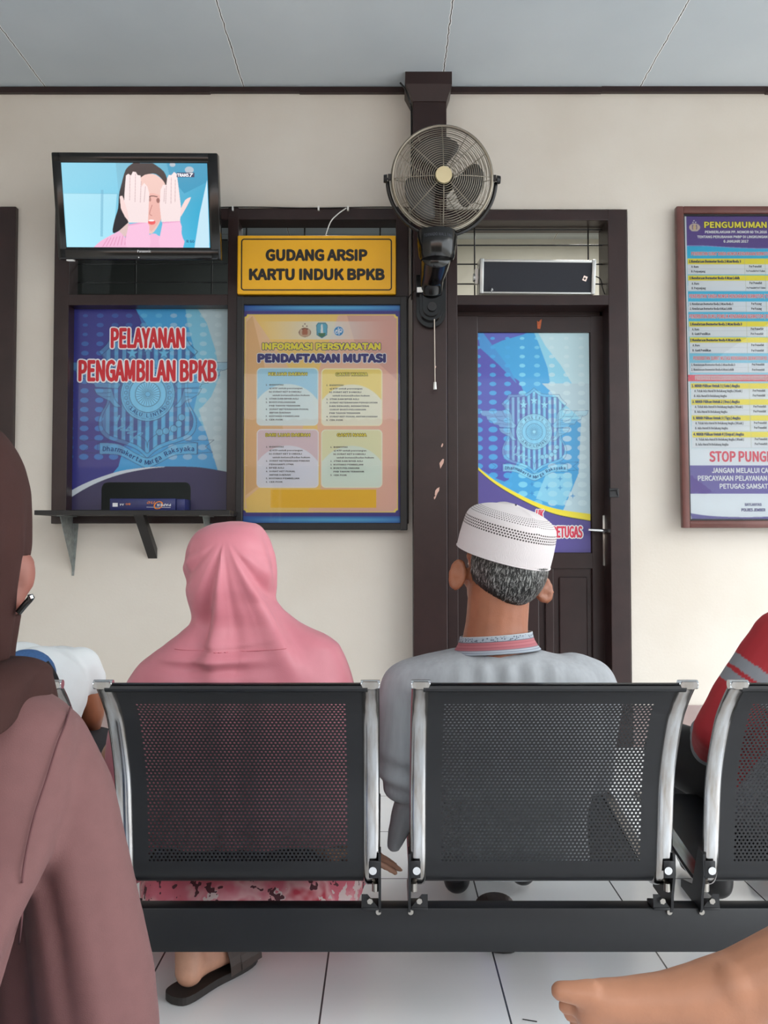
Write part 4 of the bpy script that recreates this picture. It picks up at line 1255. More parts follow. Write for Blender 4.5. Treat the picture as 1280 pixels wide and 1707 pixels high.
row(a1, '1.Kendaraan Bermotor Roda 2 Atau Roda 3', 284, 934, 712, 752, .09); row(a1, 'A. Baru', 314, 404, 784, 814); row(a1, 'B. Perpanjang', 314, 490, 844, 874)
row(a1, '1.Kendaraan Bermotor Roda 4 Atau Lebih', 290, 916, 924, 962, .09); row(a1, 'A. Baru', 320, 410, 998, 1030); row(a1, 'B. Perpanjang', 320, 496, 1056, 1088)
row(a1, '1. Kendaraan Bermotor Roda 2 Atau Roda 3', 296, 836, 1256, 1288); row(a1, '2. Kendaraan Bermotor Roda 4 Atau Lebih', 298, 820, 1316, 1348)
row(a1, '1.Kendaraan Bermotor Roda 2 Atau Roda 3', 298, 948, 1508, 1546, .09); row(a1, 'A. Baru', 326, 412, 1578, 1608); row(a2, 'B. Ganti Pemilikan', 326, 552, 52, 84)
row(a2, '2.Kendaraan Bermotor Roda 4 Atau Lebih', 300, 932, 128, 166, .09); row(a2, 'A. Baru', 332, 420, 198, 228); row(a2, 'B. Ganti Pemilikan', 332, 560, 260, 292)
row(a2, '1. Kendaraan Bermotor Roda 2 Atau Roda 3', 316, 860, 442, 474); row(a2, '2. Kendaraan Bermotor Roda 4 Atau Lebih', 316, 844, 502, 534)
for k_, nm in enumerate(('1 ( Satu )', '2 ( Dua )', '3 ( Tiga )', '4 ( Empat )')):
    y_ = (702, 900, 1104, 1306)[k_]; e_ = (918, 916, 926, 968)[k_]; dx = 7 * k_
    row(a2, f'{k_ + 1}. NRKB Pilihan Untuk {nm} Angka', 322 + dx, e_, y_, y_ + 40, .09)
    row(a2, 'A. Tidak Ada Huruf Di Belakang Angka ( Blank )', 354 + dx, 948 + dx, y_ + 68, y_ + 100)
    row(a2, 'B. Ada Huruf Di Belakang Angka', 352 + dx, 756 + dx, y_ + 130, y_ + 162)
    for q in (64, 124): row(a2, 'Per Penerbit', 1080 + 8 * k_, 1236 + 8 * k_, y_ + q, y_ + q + 32)
for f, y_, x_, s_, w_ in ((a1, 780, 1034, 'Per Penerbit', 156), (a1, 842, 998, 'Per Penerbit Per 5 Tahun', 232), (a1, 990, 1040, 'Per Penerbit', 156), (a1, 1056, 1004, 'Per Penerbit Per 5 Tahun', 232),
                      (a1, 1254, 1062, 'Per Pasang', 128), (a1, 1316, 1062, 'Per Pasang', 130), (a1, 1572, 1056, 'Per Penerbit', 156), (a2, 52, 1056, 'Per Penerbit', 156),
                      (a2, 194, 1062, 'Per Penerbit', 156), (a2, 262, 1062, 'Per Penerbit', 156), (a2, 438, 1070, 'Per Penerbit', 154), (a2, 504, 1072, 'Per Penerbit', 154)):
    row(f, s_, x_, x_ + w_, y_, y_ + (32 if w_ < 200 else 24))
tx.build('row_text', M['ink_grey'], pa, sh(.0006))
add('glass_pane', np.array([tuple(Mt @ Vector(q)) for q in ((-.008, 0, -.007), (aw, 0, -.007), (aw, ah, -.007), (-.008, ah, -.007))]), [[0, 1, 2, 3]], M['glass'], ap)

# ---------------------------------------------------------------- television
TYt, TYb = 3.70, 3.80
tTL, tTR = P(86, 254, TYt), P(362, 256, TYt); tBL, tBR = P(97, 433, TYb), P(368, 427, TYb)
tv = thing('television', P(230, 435, 3.85), 'black flat television tilted down on the wall above the service window', 'television')
ex = Vector((1, 0, 0)); mid_x = (tTL.x + tTR.x + tBL.x + tBR.x) / 4
tw_ = ((tTR.x - tTL.x) + (tBR.x - tBL.x)) / 2
up = (Vector((0, tTL.y, tTL.z)) - Vector((0, tBL.y, tBL.z))); th_ = up.length; up.normalize()
ex = Vector((1, .012, 0)).normalized()
nrm = ex.cross(up)
tO = Vector((mid_x, tBL.y, tBL.z)) - ex * (tw_ / 2)
Mtv = Matrix(((ex.x, up.x, -nrm.x, tO.x), (ex.y, up.y, -nrm.y, tO.y), (ex.z, up.z, -nrm.z, tO.z), (0, 0, 0, 1)))
scr_x0, scr_x1, scr_y0, scr_y1 = tw_ * .055, tw_ * .935, th_ * .118, th_ * .905
mb = MB()
mb.box((0, 0, 0), (scr_x0, th_, .05), Mtv, .006).box((scr_x1, 0, 0), (tw_, th_, .05), Mtv, .006)
mb.box((0.003, 0, 0.0), (tw_ - .003, scr_y0, .05), Mtv, .008).box((.003, scr_y1, 0), (tw_ - .003, th_, .05), Mtv, .006)
shade_auto(mb.build('bezel', M['black_gloss'], tv))
shade_auto(MB().box((.02, .03, .045), (tw_ - .02, th_ - .02, .10), Mtv, .03).box((.18, .1, .09), (tw_ - .18, th_ - .1, .13), Mtv, .015).build('back_cover', M['black'], tv))
mb = MB().box((tw_ / 2 - .12, th_ / 2 - .12, .13), (tw_ / 2 + .12, th_ / 2 + .12, .142), Mtv)
cpt = Mtv @ Vector((tw_ / 2, th_ / 2, .14))
mb.box((cpt.x - .03, cpt.y, cpt.z - .03), (cpt.x + .03, D - .006, cpt.z + .03)).box((cpt.x - .1, D - .006, cpt.z - .12), (cpt.x + .1, D, cpt.z + .12))
mb.build('wall_bracket', M['steel_black'], tv)
sw_, sh_ = scr_x1 - scr_x0, scr_y1 - scr_y0
cv = Print(sw_, sh_, .0019)
def vz(zx, zy): return (zx - 147 - (zy - 147) * .07) / 863. * sw_, (656 - zy) / 506. * sh_
gxx = np.clip(cv.X / sw_, 0, 1)[..., None]; gyy = np.clip(cv.Y / sh_, 0, 1)[..., None]
cv.C[:] = lin((150, 216, 236)) * (1 - gxx) + lin((38, 168, 208)) * gxx
cv.C[:] = cv.C * (1 - .25 * gyy) 
cv.poly([vz(*p) for p in [(150, 150), (470, 150), (490, 330), (160, 330)]], (120, 200, 226), .6)
cv.poly([vz(*p) for p in [(165, 335), (480, 335), (460, 656), (190, 656)]], (182, 230, 244), .55)
cv.poly([vz(*p) for p in [(385, 310), (400, 310), (400, 590), (385, 590)]], (96, 160, 190), .5)
cv.poly([vz(*p) for p in [(770, 150), (1015, 150), (1015, 260), (880, 330), (790, 230)]], (22, 138, 176), .8)
cv.poly([vz(*p) for p in [(1012, 250), (1040, 656), (950, 656), (975, 450)]], (206, 230, 240), .8)
for a, b, r_ in ((805, 160, .013), (905, 190, .02)): cv.ellipse(*vz(a, b), r_, r_ * .7, (206, 200, 200), .6)
hair = smooth_pts([vz(*p) for p in [(575, 150), (530, 190), (505, 280), (492, 340), (488, 420), (468, 490), (458, 566), (500, 552), (548, 508), (580, 400), (620, 250), (690, 212), (740, 240), (768, 285), (778, 258), (755, 200), (690, 152)]], 3)
cv.poly(hair, (34, 34, 42))
face = smooth_pts([vz(*p) for p in [(600, 330), (622, 235), (690, 215), (742, 245), (768, 290), (768, 400), (735, 510), (690, 572), (650, 545), (610, 470)]], 3)
cv.poly(face, (226, 190, 182)); cv.poly([vz(*p) for p in [(640, 330), (700, 330), (760, 350), (750, 480), (690, 560), (650, 520)]], (226, 160, 150), .55)
cv.poly([vz(*p) for p in [(480, 570), (550, 505), (600, 560), (560, 600)]], (214, 186, 184))
cv.line(smooth_pts([vz(*p) for p in [(672, 350), (690, 345), (720, 350)]], 3), .004, (90, 60, 60)); cv.ellipse(*vz(725, 372), .008, .011, (120, 70, 66), .8); cv.ellipse(*vz(676, 365), .006, .010, (120, 70, 66), .6)
cv.ellipse(*vz(690, 502), .017, .011, (226, 96, 96)); cv.ellipse(*vz(688, 492), .013, .004, (250, 235, 235))
cv.line(smooth_pts([vz(*p) for p in [(690, 400), (676, 450), (690, 462)]], 3), .003, (180, 120, 116))
sweater = smooth_pts([vz(*p) for p in [(345, 656), (390, 615), (470, 570), (500, 560), (540, 600), (600, 610), (700, 570), (750, 590), (880, 600), (880, 656)]], 3)
cv.poly(sweater, (232, 178, 208)); 
for q in range(7): cv.line([vz(400 + q * 22, 650 - q * 2), vz(430 + q * 18, 600 - q * 3)], .003, (206, 120, 160), .7)
for s_, (x_, y_) in ((0, (0, 0)), (1, (0, 0))):
    if s_ == 0:
        arm = [(552, 520), (665, 500), (676, 570), (680, 656), (545, 656), (540, 580)]
        palm = [(525, 330), (522, 430), (552, 505), (668, 505), (672, 330), (660, 290), (640, 268), (625, 290), (618, 225), (600, 222), (590, 205), (572, 202), (562, 225), (545, 215), (532, 225), (528, 280)]
        thumb = [(497, 350), (512, 345), (525, 380), (545, 440), (552, 490), (530, 470), (505, 420)]
        gaps = [((556, 225), (556, 370)), ((588, 215), (588, 380)), ((622, 260), (620, 385)), ((648, 290), (642, 380))]
    else:
        arm = [(755, 505), (858, 495), (870, 570), (882, 656), (745, 656), (742, 580)]
        palm = [(738, 310), (735, 400), (748, 500), (858, 495), (865, 430), (850, 330), (832, 215), (815, 203), (800, 222), (785, 220), (776, 240), (772, 280), (752, 278)]
        thumb = [(862, 420), (885, 370), (915, 352), (918, 360), (895, 410), (862, 470)]
        gaps = [((772, 285), (770, 390)), ((800, 235), (802, 390)), ((762, 300), (760, 380)), ((824, 250), (826, 380))]
    cv.poly(smooth_pts([vz(*p) for p in arm], 2), (236, 186, 214)); cv.line([vz(*arm[0]), vz(*arm[1])], .006, (226, 160, 196))
    cv.poly([vz(*p) for p in palm], (234, 216, 216)); cv.poly(smooth_pts([vz(*p) for p in thumb], 2), (234, 206, 204))
    for g in gaps: cv.line([vz(*g[0]), vz(*g[1])], .0024, (170, 140, 146), .8)
cv.poly([vz(*p) for p in [(832, 206), (936, 206), (936, 234), (832, 234)]], (24, 44, 84))
V, F = cv.mesh(lambda x, y: np.array([tuple(Mtv @ Vector((scr_x0 + a, scr_y0 + b, .004))) for a, b in zip(x, y)]))
scr = add('screen', V, F, print_mat('lit_screen', .12, emit=1.15), tv, col=cv.colors())
M['screen_white'] = mat('lit_white', (200, 200, 210), .4)
M['screen_white'].node_tree.nodes['Principled BSDF'].inputs['Emission Color'].default_value = (1, 1, 1, 1)
M['screen_white'].node_tree.nodes['Principled BSDF'].inputs['Emission Strength'].default_value = .8
tvw = lambda z: (lambda x, y: np.array([tuple(Mtv @ Vector((a, b, z))) for a, b in zip(x, y)]))
x0, y0 = vz(836, 230); x1, y1 = vz(903, 211)
tx = Text().put('TRANS', x0 + scr_x0, y0 + scr_y0, y1 - y0, x1 - x0, bold=.04)
x0, y0 = vz(909, 231); x1, y1 = vz(929, 209)
tx.put('7', x0 + scr_x0, y0 + scr_y0, y1 - y0, x1 - x0, bold=.04, shear=.2).build('channel_lettering', M['screen_white'], scr, tvw(.0034))
x0, y0 = vz(903, 626); x1, y1 = vz(948, 610)
Text().put('R 60', x0 + scr_x0, y0 + scr_y0, y1 - y0, x1 - x0, bold=.02).build('channel_lettering', M['ink_line'], scr, tvw(.0034))
Text().put('Panasonic', tw_ * .53, th_ * .07, .0105, .062, 'C', .02).build('lettering', M['ink_white'], tv, tvw(-.0006))
mb = MB()
mb.cyl(Mtv @ Vector((tw_ * .495, th_ * .022, -.001)), Mtv @ Vector((tw_ * .495, th_ * .022, .002)), .003, n=10)
mb.build('indicator_light', M['ink_white'], tv)
mb = MB().box((tw_ * .05, -.006, .0), (tw_ * .09, .0, .03), Mtv)
mb.build('foot_cap', M['white'], tv)

# ---------------------------------------------------------------- shelf under the service window
shY0, shY1 = 3.84, D - .03
zs0, zs1 = wz(858.5, shY0), wz(850.5, shY0)
sx0, sx1 = wx(59, shY0), wx(384, shY0)
shelf = thing('shelf', ((sx0 + sx1) / 2, shY1, zs0), 'narrow black wooden shelf under the blue poster of the service window', 'shelf')
MB().box((sx0, shY0, zs0), (sx1, shY1, zs1), bev=.002).build('board', M['black_paint'], shelf)
mb = MB()
x0, x1 = wx(222, shY0), wx(238, shY0)
zf = zs0; zw = wz(931, D)
V = []
for x in (x0, x1):
    V += [(x, shY0 + .02, zf), (x, shY0 + .075, zf), (x, D, zw + .05), (x, D, zw)]
mb.raw(V, [[0, 1, 2, 3], [7, 6, 5, 4], [0, 4, 5, 1], [1, 5, 6, 2], [2, 6, 7, 3], [3, 7, 4, 0]])
mb.build('brace', M['black_paint'], shelf)
for px_, pyb in ((126, 960), (352, 930)):
    zt, zb_ = zs0, wz(pyb, D - .02)
    xa_, xb_ = wx(px_ - 5, D), wx(px_ + 8, D)
    mb = MB()
    mb.raw([(xa_, D - .003, zt), (xb_, D - .003, zt), (xa_ + .017, D - .003, zb_), (xa_ + .006, D - .003, zb_),
            (xa_, D, zt), (xb_, D, zt), (xa_ + .017, D, zb_), (xa_ + .006, D, zb_)],
           [[0, 1, 2, 3], [7, 6, 5, 4], [0, 4, 5, 1], [1, 5, 6, 2], [2, 6, 7, 3], [3, 7, 4, 0]])
    xm = (xa_ + xb_) / 2 - .004
    mb.raw([(xm, D - .003, zt), (xm, D - .19, zt), (xm + .003, D - .19, zt), (xm + .003, D - .003, zt), (xm - .004, D - .003, zb_ + .02), (xm - .001, D - .003, zb_ + .02)],
           [[0, 1, 4], [3, 5, 2], [1, 2, 5, 4], [0, 3, 2, 1]])
    mb.box((xa_, D - .19, zt - .003), (xb_, D, zt))
    mb.build('shelf_bracket', M['galv'], shelf)

# ream of copy paper in the slot
bx0, bx1 = wx(184, 4.06), wx(309, 4.06)
bz1 = zs1 + .0655
box = thing('paper_ream', ((bx0 + bx1) / 2, 4.12, zs1), 'navy blue paper ream lying upside down in the slot of the service window', 'paper ream')
M['ream'] = mat('navy_ream_wrapper', (40, 46, 104), .35, noise=.1, nscale=20)
shade_auto(MB().box((bx0, 4.06, zs1), (bx1 - .045, 4.27, bz1), bev=.005).build('wrapper', M['ream'], box))
shade_auto(MB().box((bx1 - .043, 4.065, zs1), (bx1, 4.27, bz1 - .002), bev=.004).build('wrapper_end', M['ream'], box))
rs = sheet((bx0, 4.06, zs1), lift=.0006)
def rp(zx, zy): return (zx - 362) / 462. * (bx1 - .045 - bx0), (300 - zy) / 100. * (bz1 - zs1)
def rput(txt, a, b, t_, bt, m, shear=0, bold=.02):
    x0, y0 = rp(a, bt); x1, y1 = rp(b, t_)
    tx = Text().put(txt, 0, 0, y1 - y0, x1 - x0, bold=bold, shear=shear)
    A = np.array(tx.V); A[:, 0] = x1 - A[:, 0]; A[:, 1] = y1 - A[:, 1]       # printed upside down
    add('lettering', rs(A[:, 0], A[:, 1]) + np.c_[np.zeros(len(A)), -A[:, 2], np.zeros(len(A))], tx.F, M[m], box)
rput('PAPER', 694, 792, 240, 258, 'ink_white', bold=.05)
rput('O', 672, 736, 222, 280, 'ink_orange', .2, .0); rput('ne', 624, 680, 222, 246, 'ink_orange', .25, .0)
rput('80', 476, 510, 236, 250, 'ink_orange'); rput('A4', 434, 464, 238, 254, 'ink_white')
a = np.array([rp(384, 262), rp(420, 262), rp(420, 234), rp(384, 234)]); add('label_patch', rs(a[:, 0], a[:, 1]), [[0, 1, 2, 3]], M['ink_white'], box)
a = np.array([rp(622, 266), rp(790, 270), rp(790, 267), rp(622, 263)]); add('label_line', rs(a[:, 0], a[:, 1]), [[0, 1, 2, 3]], M['ink_white'], box)

# ---------------------------------------------------------------- column loudspeaker in the fanlight
spk = thing('column_speaker', P(897, 489, D - .01), 'long black and silver loudspeaker lying in the fanlight above the door', 'loudspeaker')
zf = wz(491, FY0)
spx0, spx1 = wx(800, D - .02), wx(991, D - .02)
spw = spx1 - spx0; sph = .162; spd = .10
tilt = Matrix.Rotation(math.radians(9), 4, 'X')
Msp = Matrix.Translation((spx0, D - .05, zf + .001)) @ Matrix.Rotation(math.radians(1.5), 4, 'Z') @ tilt
g = .008
shade_auto(MB().box((0, .012, 0), (spw, spd, sph), Msp, .006).build('cabinet', M['alu'], spk))
mb = MB().box((0, 0, 0), (spw, .014, g), Msp, .002).box((0, 0, sph - g - .004), (spw, .014, sph), Msp, .002)
mb.box((-.004, -.004, -.001), (.016, .10, sph + .004), Msp, .004).box((spw - .016, -.004, -.001), (spw + .004, .10, sph + .004), Msp, .004)
shade_auto(mb.build('rim', M['alu'], spk))
M['grille'] = mat('dark_speaker_cloth', (38, 40, 48), .8, noise=.3, nscale=500)
MB().box((.014, .005, g), (spw - .014, .02, sph - g), Msp).build('speaker_grille', M['grille'], spk)
q = Vector((spw * .915, 0, sph * .46))
MB().box((q.x - .010, .003, q.z - .012), (q.x + .010, .006, q.z + .012), Msp @ Matrix.Translation(q) @ Matrix.Rotation(.35, 4, 'Y') @ Matrix.Translation(-q)).build('logo_badge', M['bright'], spk)
MB().box((q.x - .005, .0024, q.z - .006), (q.x + .004, .0032, q.z + .004), Msp @ Matrix.Translation(q) @ Matrix.Rotation(.75, 4, 'Y') @ Matrix.Translation(-q)).build('logo_mark', M['ink'], spk)
MB().cyl(Msp @ Vector((-.03, .05, sph * .5)), Msp @ Vector((-.004, .05, sph * .5)), .02, .016, 16).box((-.022, .03, sph * .3), (-.008, .07, sph * .75), Msp).build('mounting_knob', M['alu'], spk)
MB().tube(catmull([Msp @ Vector((spw + .002, .05, sph * .6)), P(1000, 465, D + .03), P(1004, 480, D + .03), P(1008, 491, D + .03)]), .003, 6).build('cord', M['black'], spk)
MB().tube(catmull([Msp @ Vector((.055, .002, .004)), Msp @ Vector((.054, -.008, .014)), Msp @ Vector((.058, -.006, .024)), Msp @ Vector((.062, .002, .014))], 4), .003, 6).build('hook', M['bright'], spk)

# ---------------------------------------------------------------- wall fan on the post
fan = thing('wall_fan', P(720, 545, 3.99), 'black and nickel wall fan with wire cage mounted on the brown post', 'fan')
fc = P(737.5, 297, 3.72)
Rf = Matrix.Translation(fc) @ Matrix.Rotation(math.radians(9), 4, 'X') @ Matrix.Rotation(math.radians(2), 4, 'Z')
# local axes: y points away from the viewer (into the wall), z up
def FP(x, y, z): return Rf @ Vector((x, y, z))
Rg = .226
def circ(r, y, n=72): return [FP(r * math.cos(2 * PI * i / n), y, r * math.sin(2 * PI * i / n)) for i in range(n)]
mb = MB()
mb.tube(circ(Rg, 0.0), .006, 8, True); mb.tube(circ(Rg + .003, .018), .006, 8, True)
mb.build('guard_rim', M['nickel'], fan, True)
mb = MB()
nr_ = 19
for i in range(nr_):
    r = .046 + (Rg - .052) * i / (nr_ - 1)
    mb.tube(circ(r, -.052 * (1 - (r / Rg) ** 2.2), 64), .0016, 5, True)
for k in range(8):
    a = PI / 8 * 2 * k + .02
    mb.tube([FP(r * math.cos(a), -.052 * (1 - (r / Rg) ** 2.2) + .002, r * math.sin(a)) for r in np.linspace(.03, Rg, 9)], .0024, 5)
mb.build('front_guard', M['nickel'], fan, True)
mb = MB()
for i in range(12):
    r = .075 + (Rg - .08) * i / 11
    mb.tube(circ(r, .02 + .085 * (1 - (r / Rg) ** 3), 56), .0017, 5, True)
for k in range(12):
    a = 2 * PI * k / 12
    mb.tube([FP(r * math.cos(a), .022 + .085 * (1 - (r / Rg) ** 3), r * math.sin(a)) for r in np.linspace(.07, Rg, 7)], .002, 5)
mb.build('rear_guard', M['nickel'], fan, True)
shade_auto(MB().cyl(FP(0, -.062, 0), FP(0, -.048, 0), .036, .039, 32).build('hub_badge', mat('badge_silver', (196, 186, 150), .3, metal=.6), fan))
M['blade'] = mat('smoke_grey_blade', (66, 64, 62), .3)
for k, a0 in enumerate((100, -14, -142)):
    a0 = math.radians(a0)
    V = []; F = []
    nr2, na = 12, 10
    for i in range(nr2 + 1):
        s_ = i / nr2
        r = .035 + .155 * s_
        half = (.30 + .42 * math.sin(min(s_ * 1.12, 1) * PI * .62)) * (1 if s_ < .85 else 1 - ((s_ - .85) / .15) ** 2 * .45)
        sweep = .25 * s_
        for j in range(na + 1):
            t = (j / na - .5) * 2
            ang = a0 + t * half * (.9 if t > 0 else 1.05) + sweep * .4
            rr = r * (1 + .04 * (t * s_))
            V.append(FP(rr * math.cos(ang), .028 + .028 * t * (1 - .3 * s_) , rr * math.sin(ang)))
    w = na + 1
    for i in range(nr2):
        for j in range(na): F.append([i * w + j, i * w + j + 1, (i + 1) * w + j + 1, (i + 1) * w + j])
    ob = add('blade', np.array([tuple(v) for v in V]), F, M['blade'], fan, True)
    sd = ob.modifiers.new('t', 'SOLIDIFY'); sd.thickness = .002
shade_auto(MB().cyl(FP(0, 0, 0), FP(0, .05, 0), .036, .042, 28).cyl(FP(0, .05, 0), FP(0, .12, 0), .062, .058, 28).cyl(FP(0, .12, 0), FP(0, .165, 0), .058, .035, 28).build('motor', M['black'], fan))
ring = []
yk = [FP((Rg + .022) * math.cos(a), .03, (Rg + .022) * math.sin(a)) for a in np.linspace(math.radians(-2), math.radians(-178), 40)]
mb = MB()
mb.tube(yk, .009, 8)
mb.build('yoke', M['black'], fan, True)
for sx in (1, -1):
    mb = MB().cyl(FP(sx * (Rg + .002), .02, .0), FP(sx * (Rg + .032), .02, .0), .005, n=12).cyl(FP(sx * (Rg + .024), .02, 0), FP(sx * (Rg + .040), .02, 0), .020, .017, 16)
    mb.box((sx * (Rg + .012) - .008, .012, -.006), (sx * (Rg + .012) + .008, .03, .02), Rf)
    shade_auto(mb.build('tilt_knob', M['black'], fan))
mb = MB()
nk = [(728, 388, 41), (728, 399, 41.5), (728, 408, 41), (728, 428, 38), (728, 434, 34)]
nb = len(nk)
yc = 3.76
V = []; F = []
for (a, b, hw) in nk:
    c = P(a, b, yc)
    r = hw * .5 * 1.9 / FPX * yc / 1.0 * .5 * 2 / 1.0 * .5
    r = (hw * .8) / FPX * yc
    for i in range(28):
        t = 2 * PI * i / 28
        V.append(c + Vector((r * math.cos(t), r * .9 * math.sin(t), 0)))
for j in range(nb - 1):
    for i in range(28): F.append([j * 28 + i, j * 28 + (i + 1) % 28, (j + 1) * 28 + (i + 1) % 28, (j + 1) * 28 + i])
F += [list(range(28)), list(range((nb - 1) * 28, nb * 28))]
mb.raw(V, F)
shade_auto(mb.build('neck', M['black_gloss'], fan))
# arm from the neck back to the base
mb = MB()
p = [P(727, 425, 3.76), P(724, 445, 3.83), P(720, 465, 3.90), P(719, 490, 3.94)]
mb.tube(catmull(p, 6), .05, 16, radii=list(np.linspace(.072, .050, 19)))
mb.build('arm', M['black_gloss'], fan, True)
def base_outline(hw, zt, zb_):
    pts = [(-hw, zt), (-hw, zb_ + hw)] + [(-hw * math.cos(t), zb_ + hw - hw * math.sin(t)) for t in np.linspace(.2, PI - .2, 12)] + [(hw, zb_ + hw), (hw, zt)]
    return pts
bc = P(718.5, 500, 3.95)
mb = MB()
for hw, y0, y1, zt, zb_ in ((.070, 3.955, 3.99, wz(458, 3.95), wz(545, 3.95)), (.056, 3.93, 3.96, wz(462, 3.95), wz(536, 3.95)), (.042, 3.915, 3.935, wz(470, 3.93), wz(528, 3.93))):
    mb.prism([(bc.x + x, z) for x, z in base_outline(hw, zt, zb_)], y0, y1)
shade_auto(mb.build('wall_base', M['black_gloss'], fan), 30)
kc = P(720, 512, 3.915)
shade_auto(MB().cyl(kc + Vector((0, -.016, 0)), kc, .021, .023, 24).build('speed_knob', M['black'], fan))
c = P(703.5, 482, 3.90)
MB().box((c.x - .024, 3.905, c.z - .011), (c.x + .024, 3.918, c.z + .011), bev=.001).build('label_sticker', M['white'], fan)
MB().tube(catmull([P(680, 498, 4.03), P(684, 492, 3.97), P(690, 486, 3.93), P(695, 484, 3.915)]), .0025, 6).build('cord', M['black'], fan)
MB().tube([P(724, 532, 3.92), P(724.5, 580, 3.92), P(725, 640, 3.92)], .0022, 8).build('pull_cord', mat('cord_cream', (214, 200, 186), .6), fan)
shade_auto(MB().cyl(P(725, 649, 3.92), P(725, 637, 3.92), .0085, .006, 14).build('pull_knob', M['white'], fan))
nc = P(728, 400, yc)
hwp = 41.2 * .8 / FPX * yc + .0008
def on_neck(x, y):
    th = np.asarray(x) / hwp
    return np.stack([nc.x + hwp * np.sin(th), nc.y - (hwp * .9 + .0004) * np.cos(th), nc.z + np.asarray(y)], 1)
Text().put('TORNADO WALL FAN', 0, -.009, .014, .135, 'C', .01, res=2).build('neck_lettering', M['ink_grey'], fan, on_neck)
# ================================================================ waiting bench: black perforated seats on one beam
PITCHX = 0.583
prof = catmull([(0, 1.533, .742), (0, 1.540, .743), (0, 1.552, .733), (0, 1.585, .699), (0, 1.618, .652), (0, 1.661, .545), (0, 1.678, .430),
                (0, 1.686, .365), (0, 1.700, .328), (0, 1.728, .312), (0, 1.765, .313), (0, 1.84, .324), (0, 2.0, .350), (0, 2.10, .366), (0, 2.135, .362), (0, 2.150, .340)], 8)
py_ = np.array([p.y for p in prof]); pz_ = np.array([p.z for p in prof])
parc = np.r_[0, np.cumsum(np.hypot(np.diff(py_), np.diff(pz_)))]
def prof_at(t): return np.interp(t, parc, py_), np.interp(t, parc, pz_)
def prof_nrm(t):
    e = .004
    y0, z0 = prof_at(t - e); y1, z1 = prof_at(t + e)
    L = np.hypot(y1 - y0, z1 - z0)
    return -(z1 - z0) / L * -1, (y1 - y0) / L * -1        # towards the back / underside
def arc_at_z(z):                                            # arc length where the back passes height z
    m = parc < parc[np.argmin(pz_[:70])]
    return np.interp(-z, -pz_[:60], parc[:60])

SX0, SX1 = .060, .565         # sheet between the side strips of the seat that starts at x = .052
TH0, TH1 = arc_at_z(.698), arc_at_z(.362)
def perforated(x0, x1):
    V = []; F = []; holes = []
    p, rw, r = .0080, .00693, .00235
    hx0, hx1 = x0 + .052, x1 - .052
    nh = int((hx1 - hx0) / p); hx1 = hx0 + nh * p
    nr_ = int((TH1 - TH0) / rw); t1 = TH0 + nr_ * rw
    def strip(xa, xb, ta, tb, n):
        b = len(V)
        for t in np.linspace(ta, tb, n + 1):
            V.append((xa, t)); V.append((xb, t))
        for i in range(n): F.append([b + 2 * i, b + 2 * i + 1, b + 2 * i + 3, b + 2 * i + 2])
    strip(x0, x1, 0, TH0, 14)
    strip(x0, x1, t1, parc[-1], 60)
    for q in range(nr_):
        ta, tb = TH0 + q * rw, TH0 + (q + 1) * rw
        off = p / 2 if q % 2 else 0
        n = nh - (1 if q % 2 else 0)
        strip(x0, hx0 + off, ta, tb, 1); strip(hx0 + off + n * p, x1, ta, tb, 1)
        for i in range(n):
            xa = hx0 + off + i * p; xb = xa + p
            cx_, cy_ = (xa + xb) / 2, (ta + tb) / 2
            b = len(V); holes.append(b)
            outer = [(xb, cy_), (xb, tb), (cx_, tb), (xa, tb), (xa, cy_), (xa, ta), (cx_, ta), (xb, ta)]
            V.extend(outer)
            for k in range(8):
                a = 2 * PI * k / 8
                V.append((cx_ + r * math.cos(a), cy_ + r * math.sin(a)))
            for k in range(8): F.append([b + k, b + (k + 1) % 8, b + 8 + (k + 1) % 8, b + 8 + k])
    A = np.array(V)
    y, z = prof_at(A[:, 1])
    ny, nz = prof_nrm(np.clip(A[:, 1], .005, parc[-1] - .006))
    th = .0014
    front = np.stack([A[:, 0], y + ny * th / 2, z + nz * th / 2], 1)
    back = np.stack([A[:, 0], y - ny * th / 2, z - nz * th / 2], 1)
    n = len(A)
    G = list(F) + [[i + n for i in f][::-1] for f in F]
    W_ = []; wf = []
    for b in holes:                                          # walls of the holes
        k0 = len(W_)
        W_ += [front[b + 8 + k] for k in range(8)] + [back[b + 8 + k] for k in range(8)]
        wf += [[2 * n + k0 + k, 2 * n + k0 + (k + 1) % 8, 2 * n + k0 + 8 + (k + 1) % 8, 2 * n + k0 + 8 + k] for k in range(8)]
    return np.concatenate([front, back, np.array(W_)]), G + wf

def strip_mesh(xc):
    """chromed side strip that follows the sheet"""
    mb = MB()
    half, out_, in_ = .0165, .008, .006
    ts = np.r_[np.linspace(-.004, .10, 16), np.linspace(.11, parc[-1] - .02, 90)]
    sec = [(-half, 0), (-half * .85, .7), (-half * .45, 1), (half * .45, 1), (half * .85, .7), (half, 0), (half * .8, -.8), (-half * .8, -.8)]
    V = []; F = []
    n = len(sec)
    for t in ts:
        y, z = prof_at(max(t, 0)); ny, nz = prof_nrm(min(max(t, .005), parc[-1] - .006))
        for sx, sn in sec:
            k = out_ * sn if sn > 0 else in_ * -sn * -1
            V.append((xc + sx, y + ny * k, z + nz * k))
    for i in range(len(ts) - 1):
        for k in range(n): F.append([i * n + k, i * n + (k + 1) % n, (i + 1) * n + (k + 1) % n, (i + 1) * n + k])
    F.append(list(range(n))[::-1]); F.append(list(range((len(ts) - 1) * n, len(ts) * n)))
    return mb.raw(V, F)

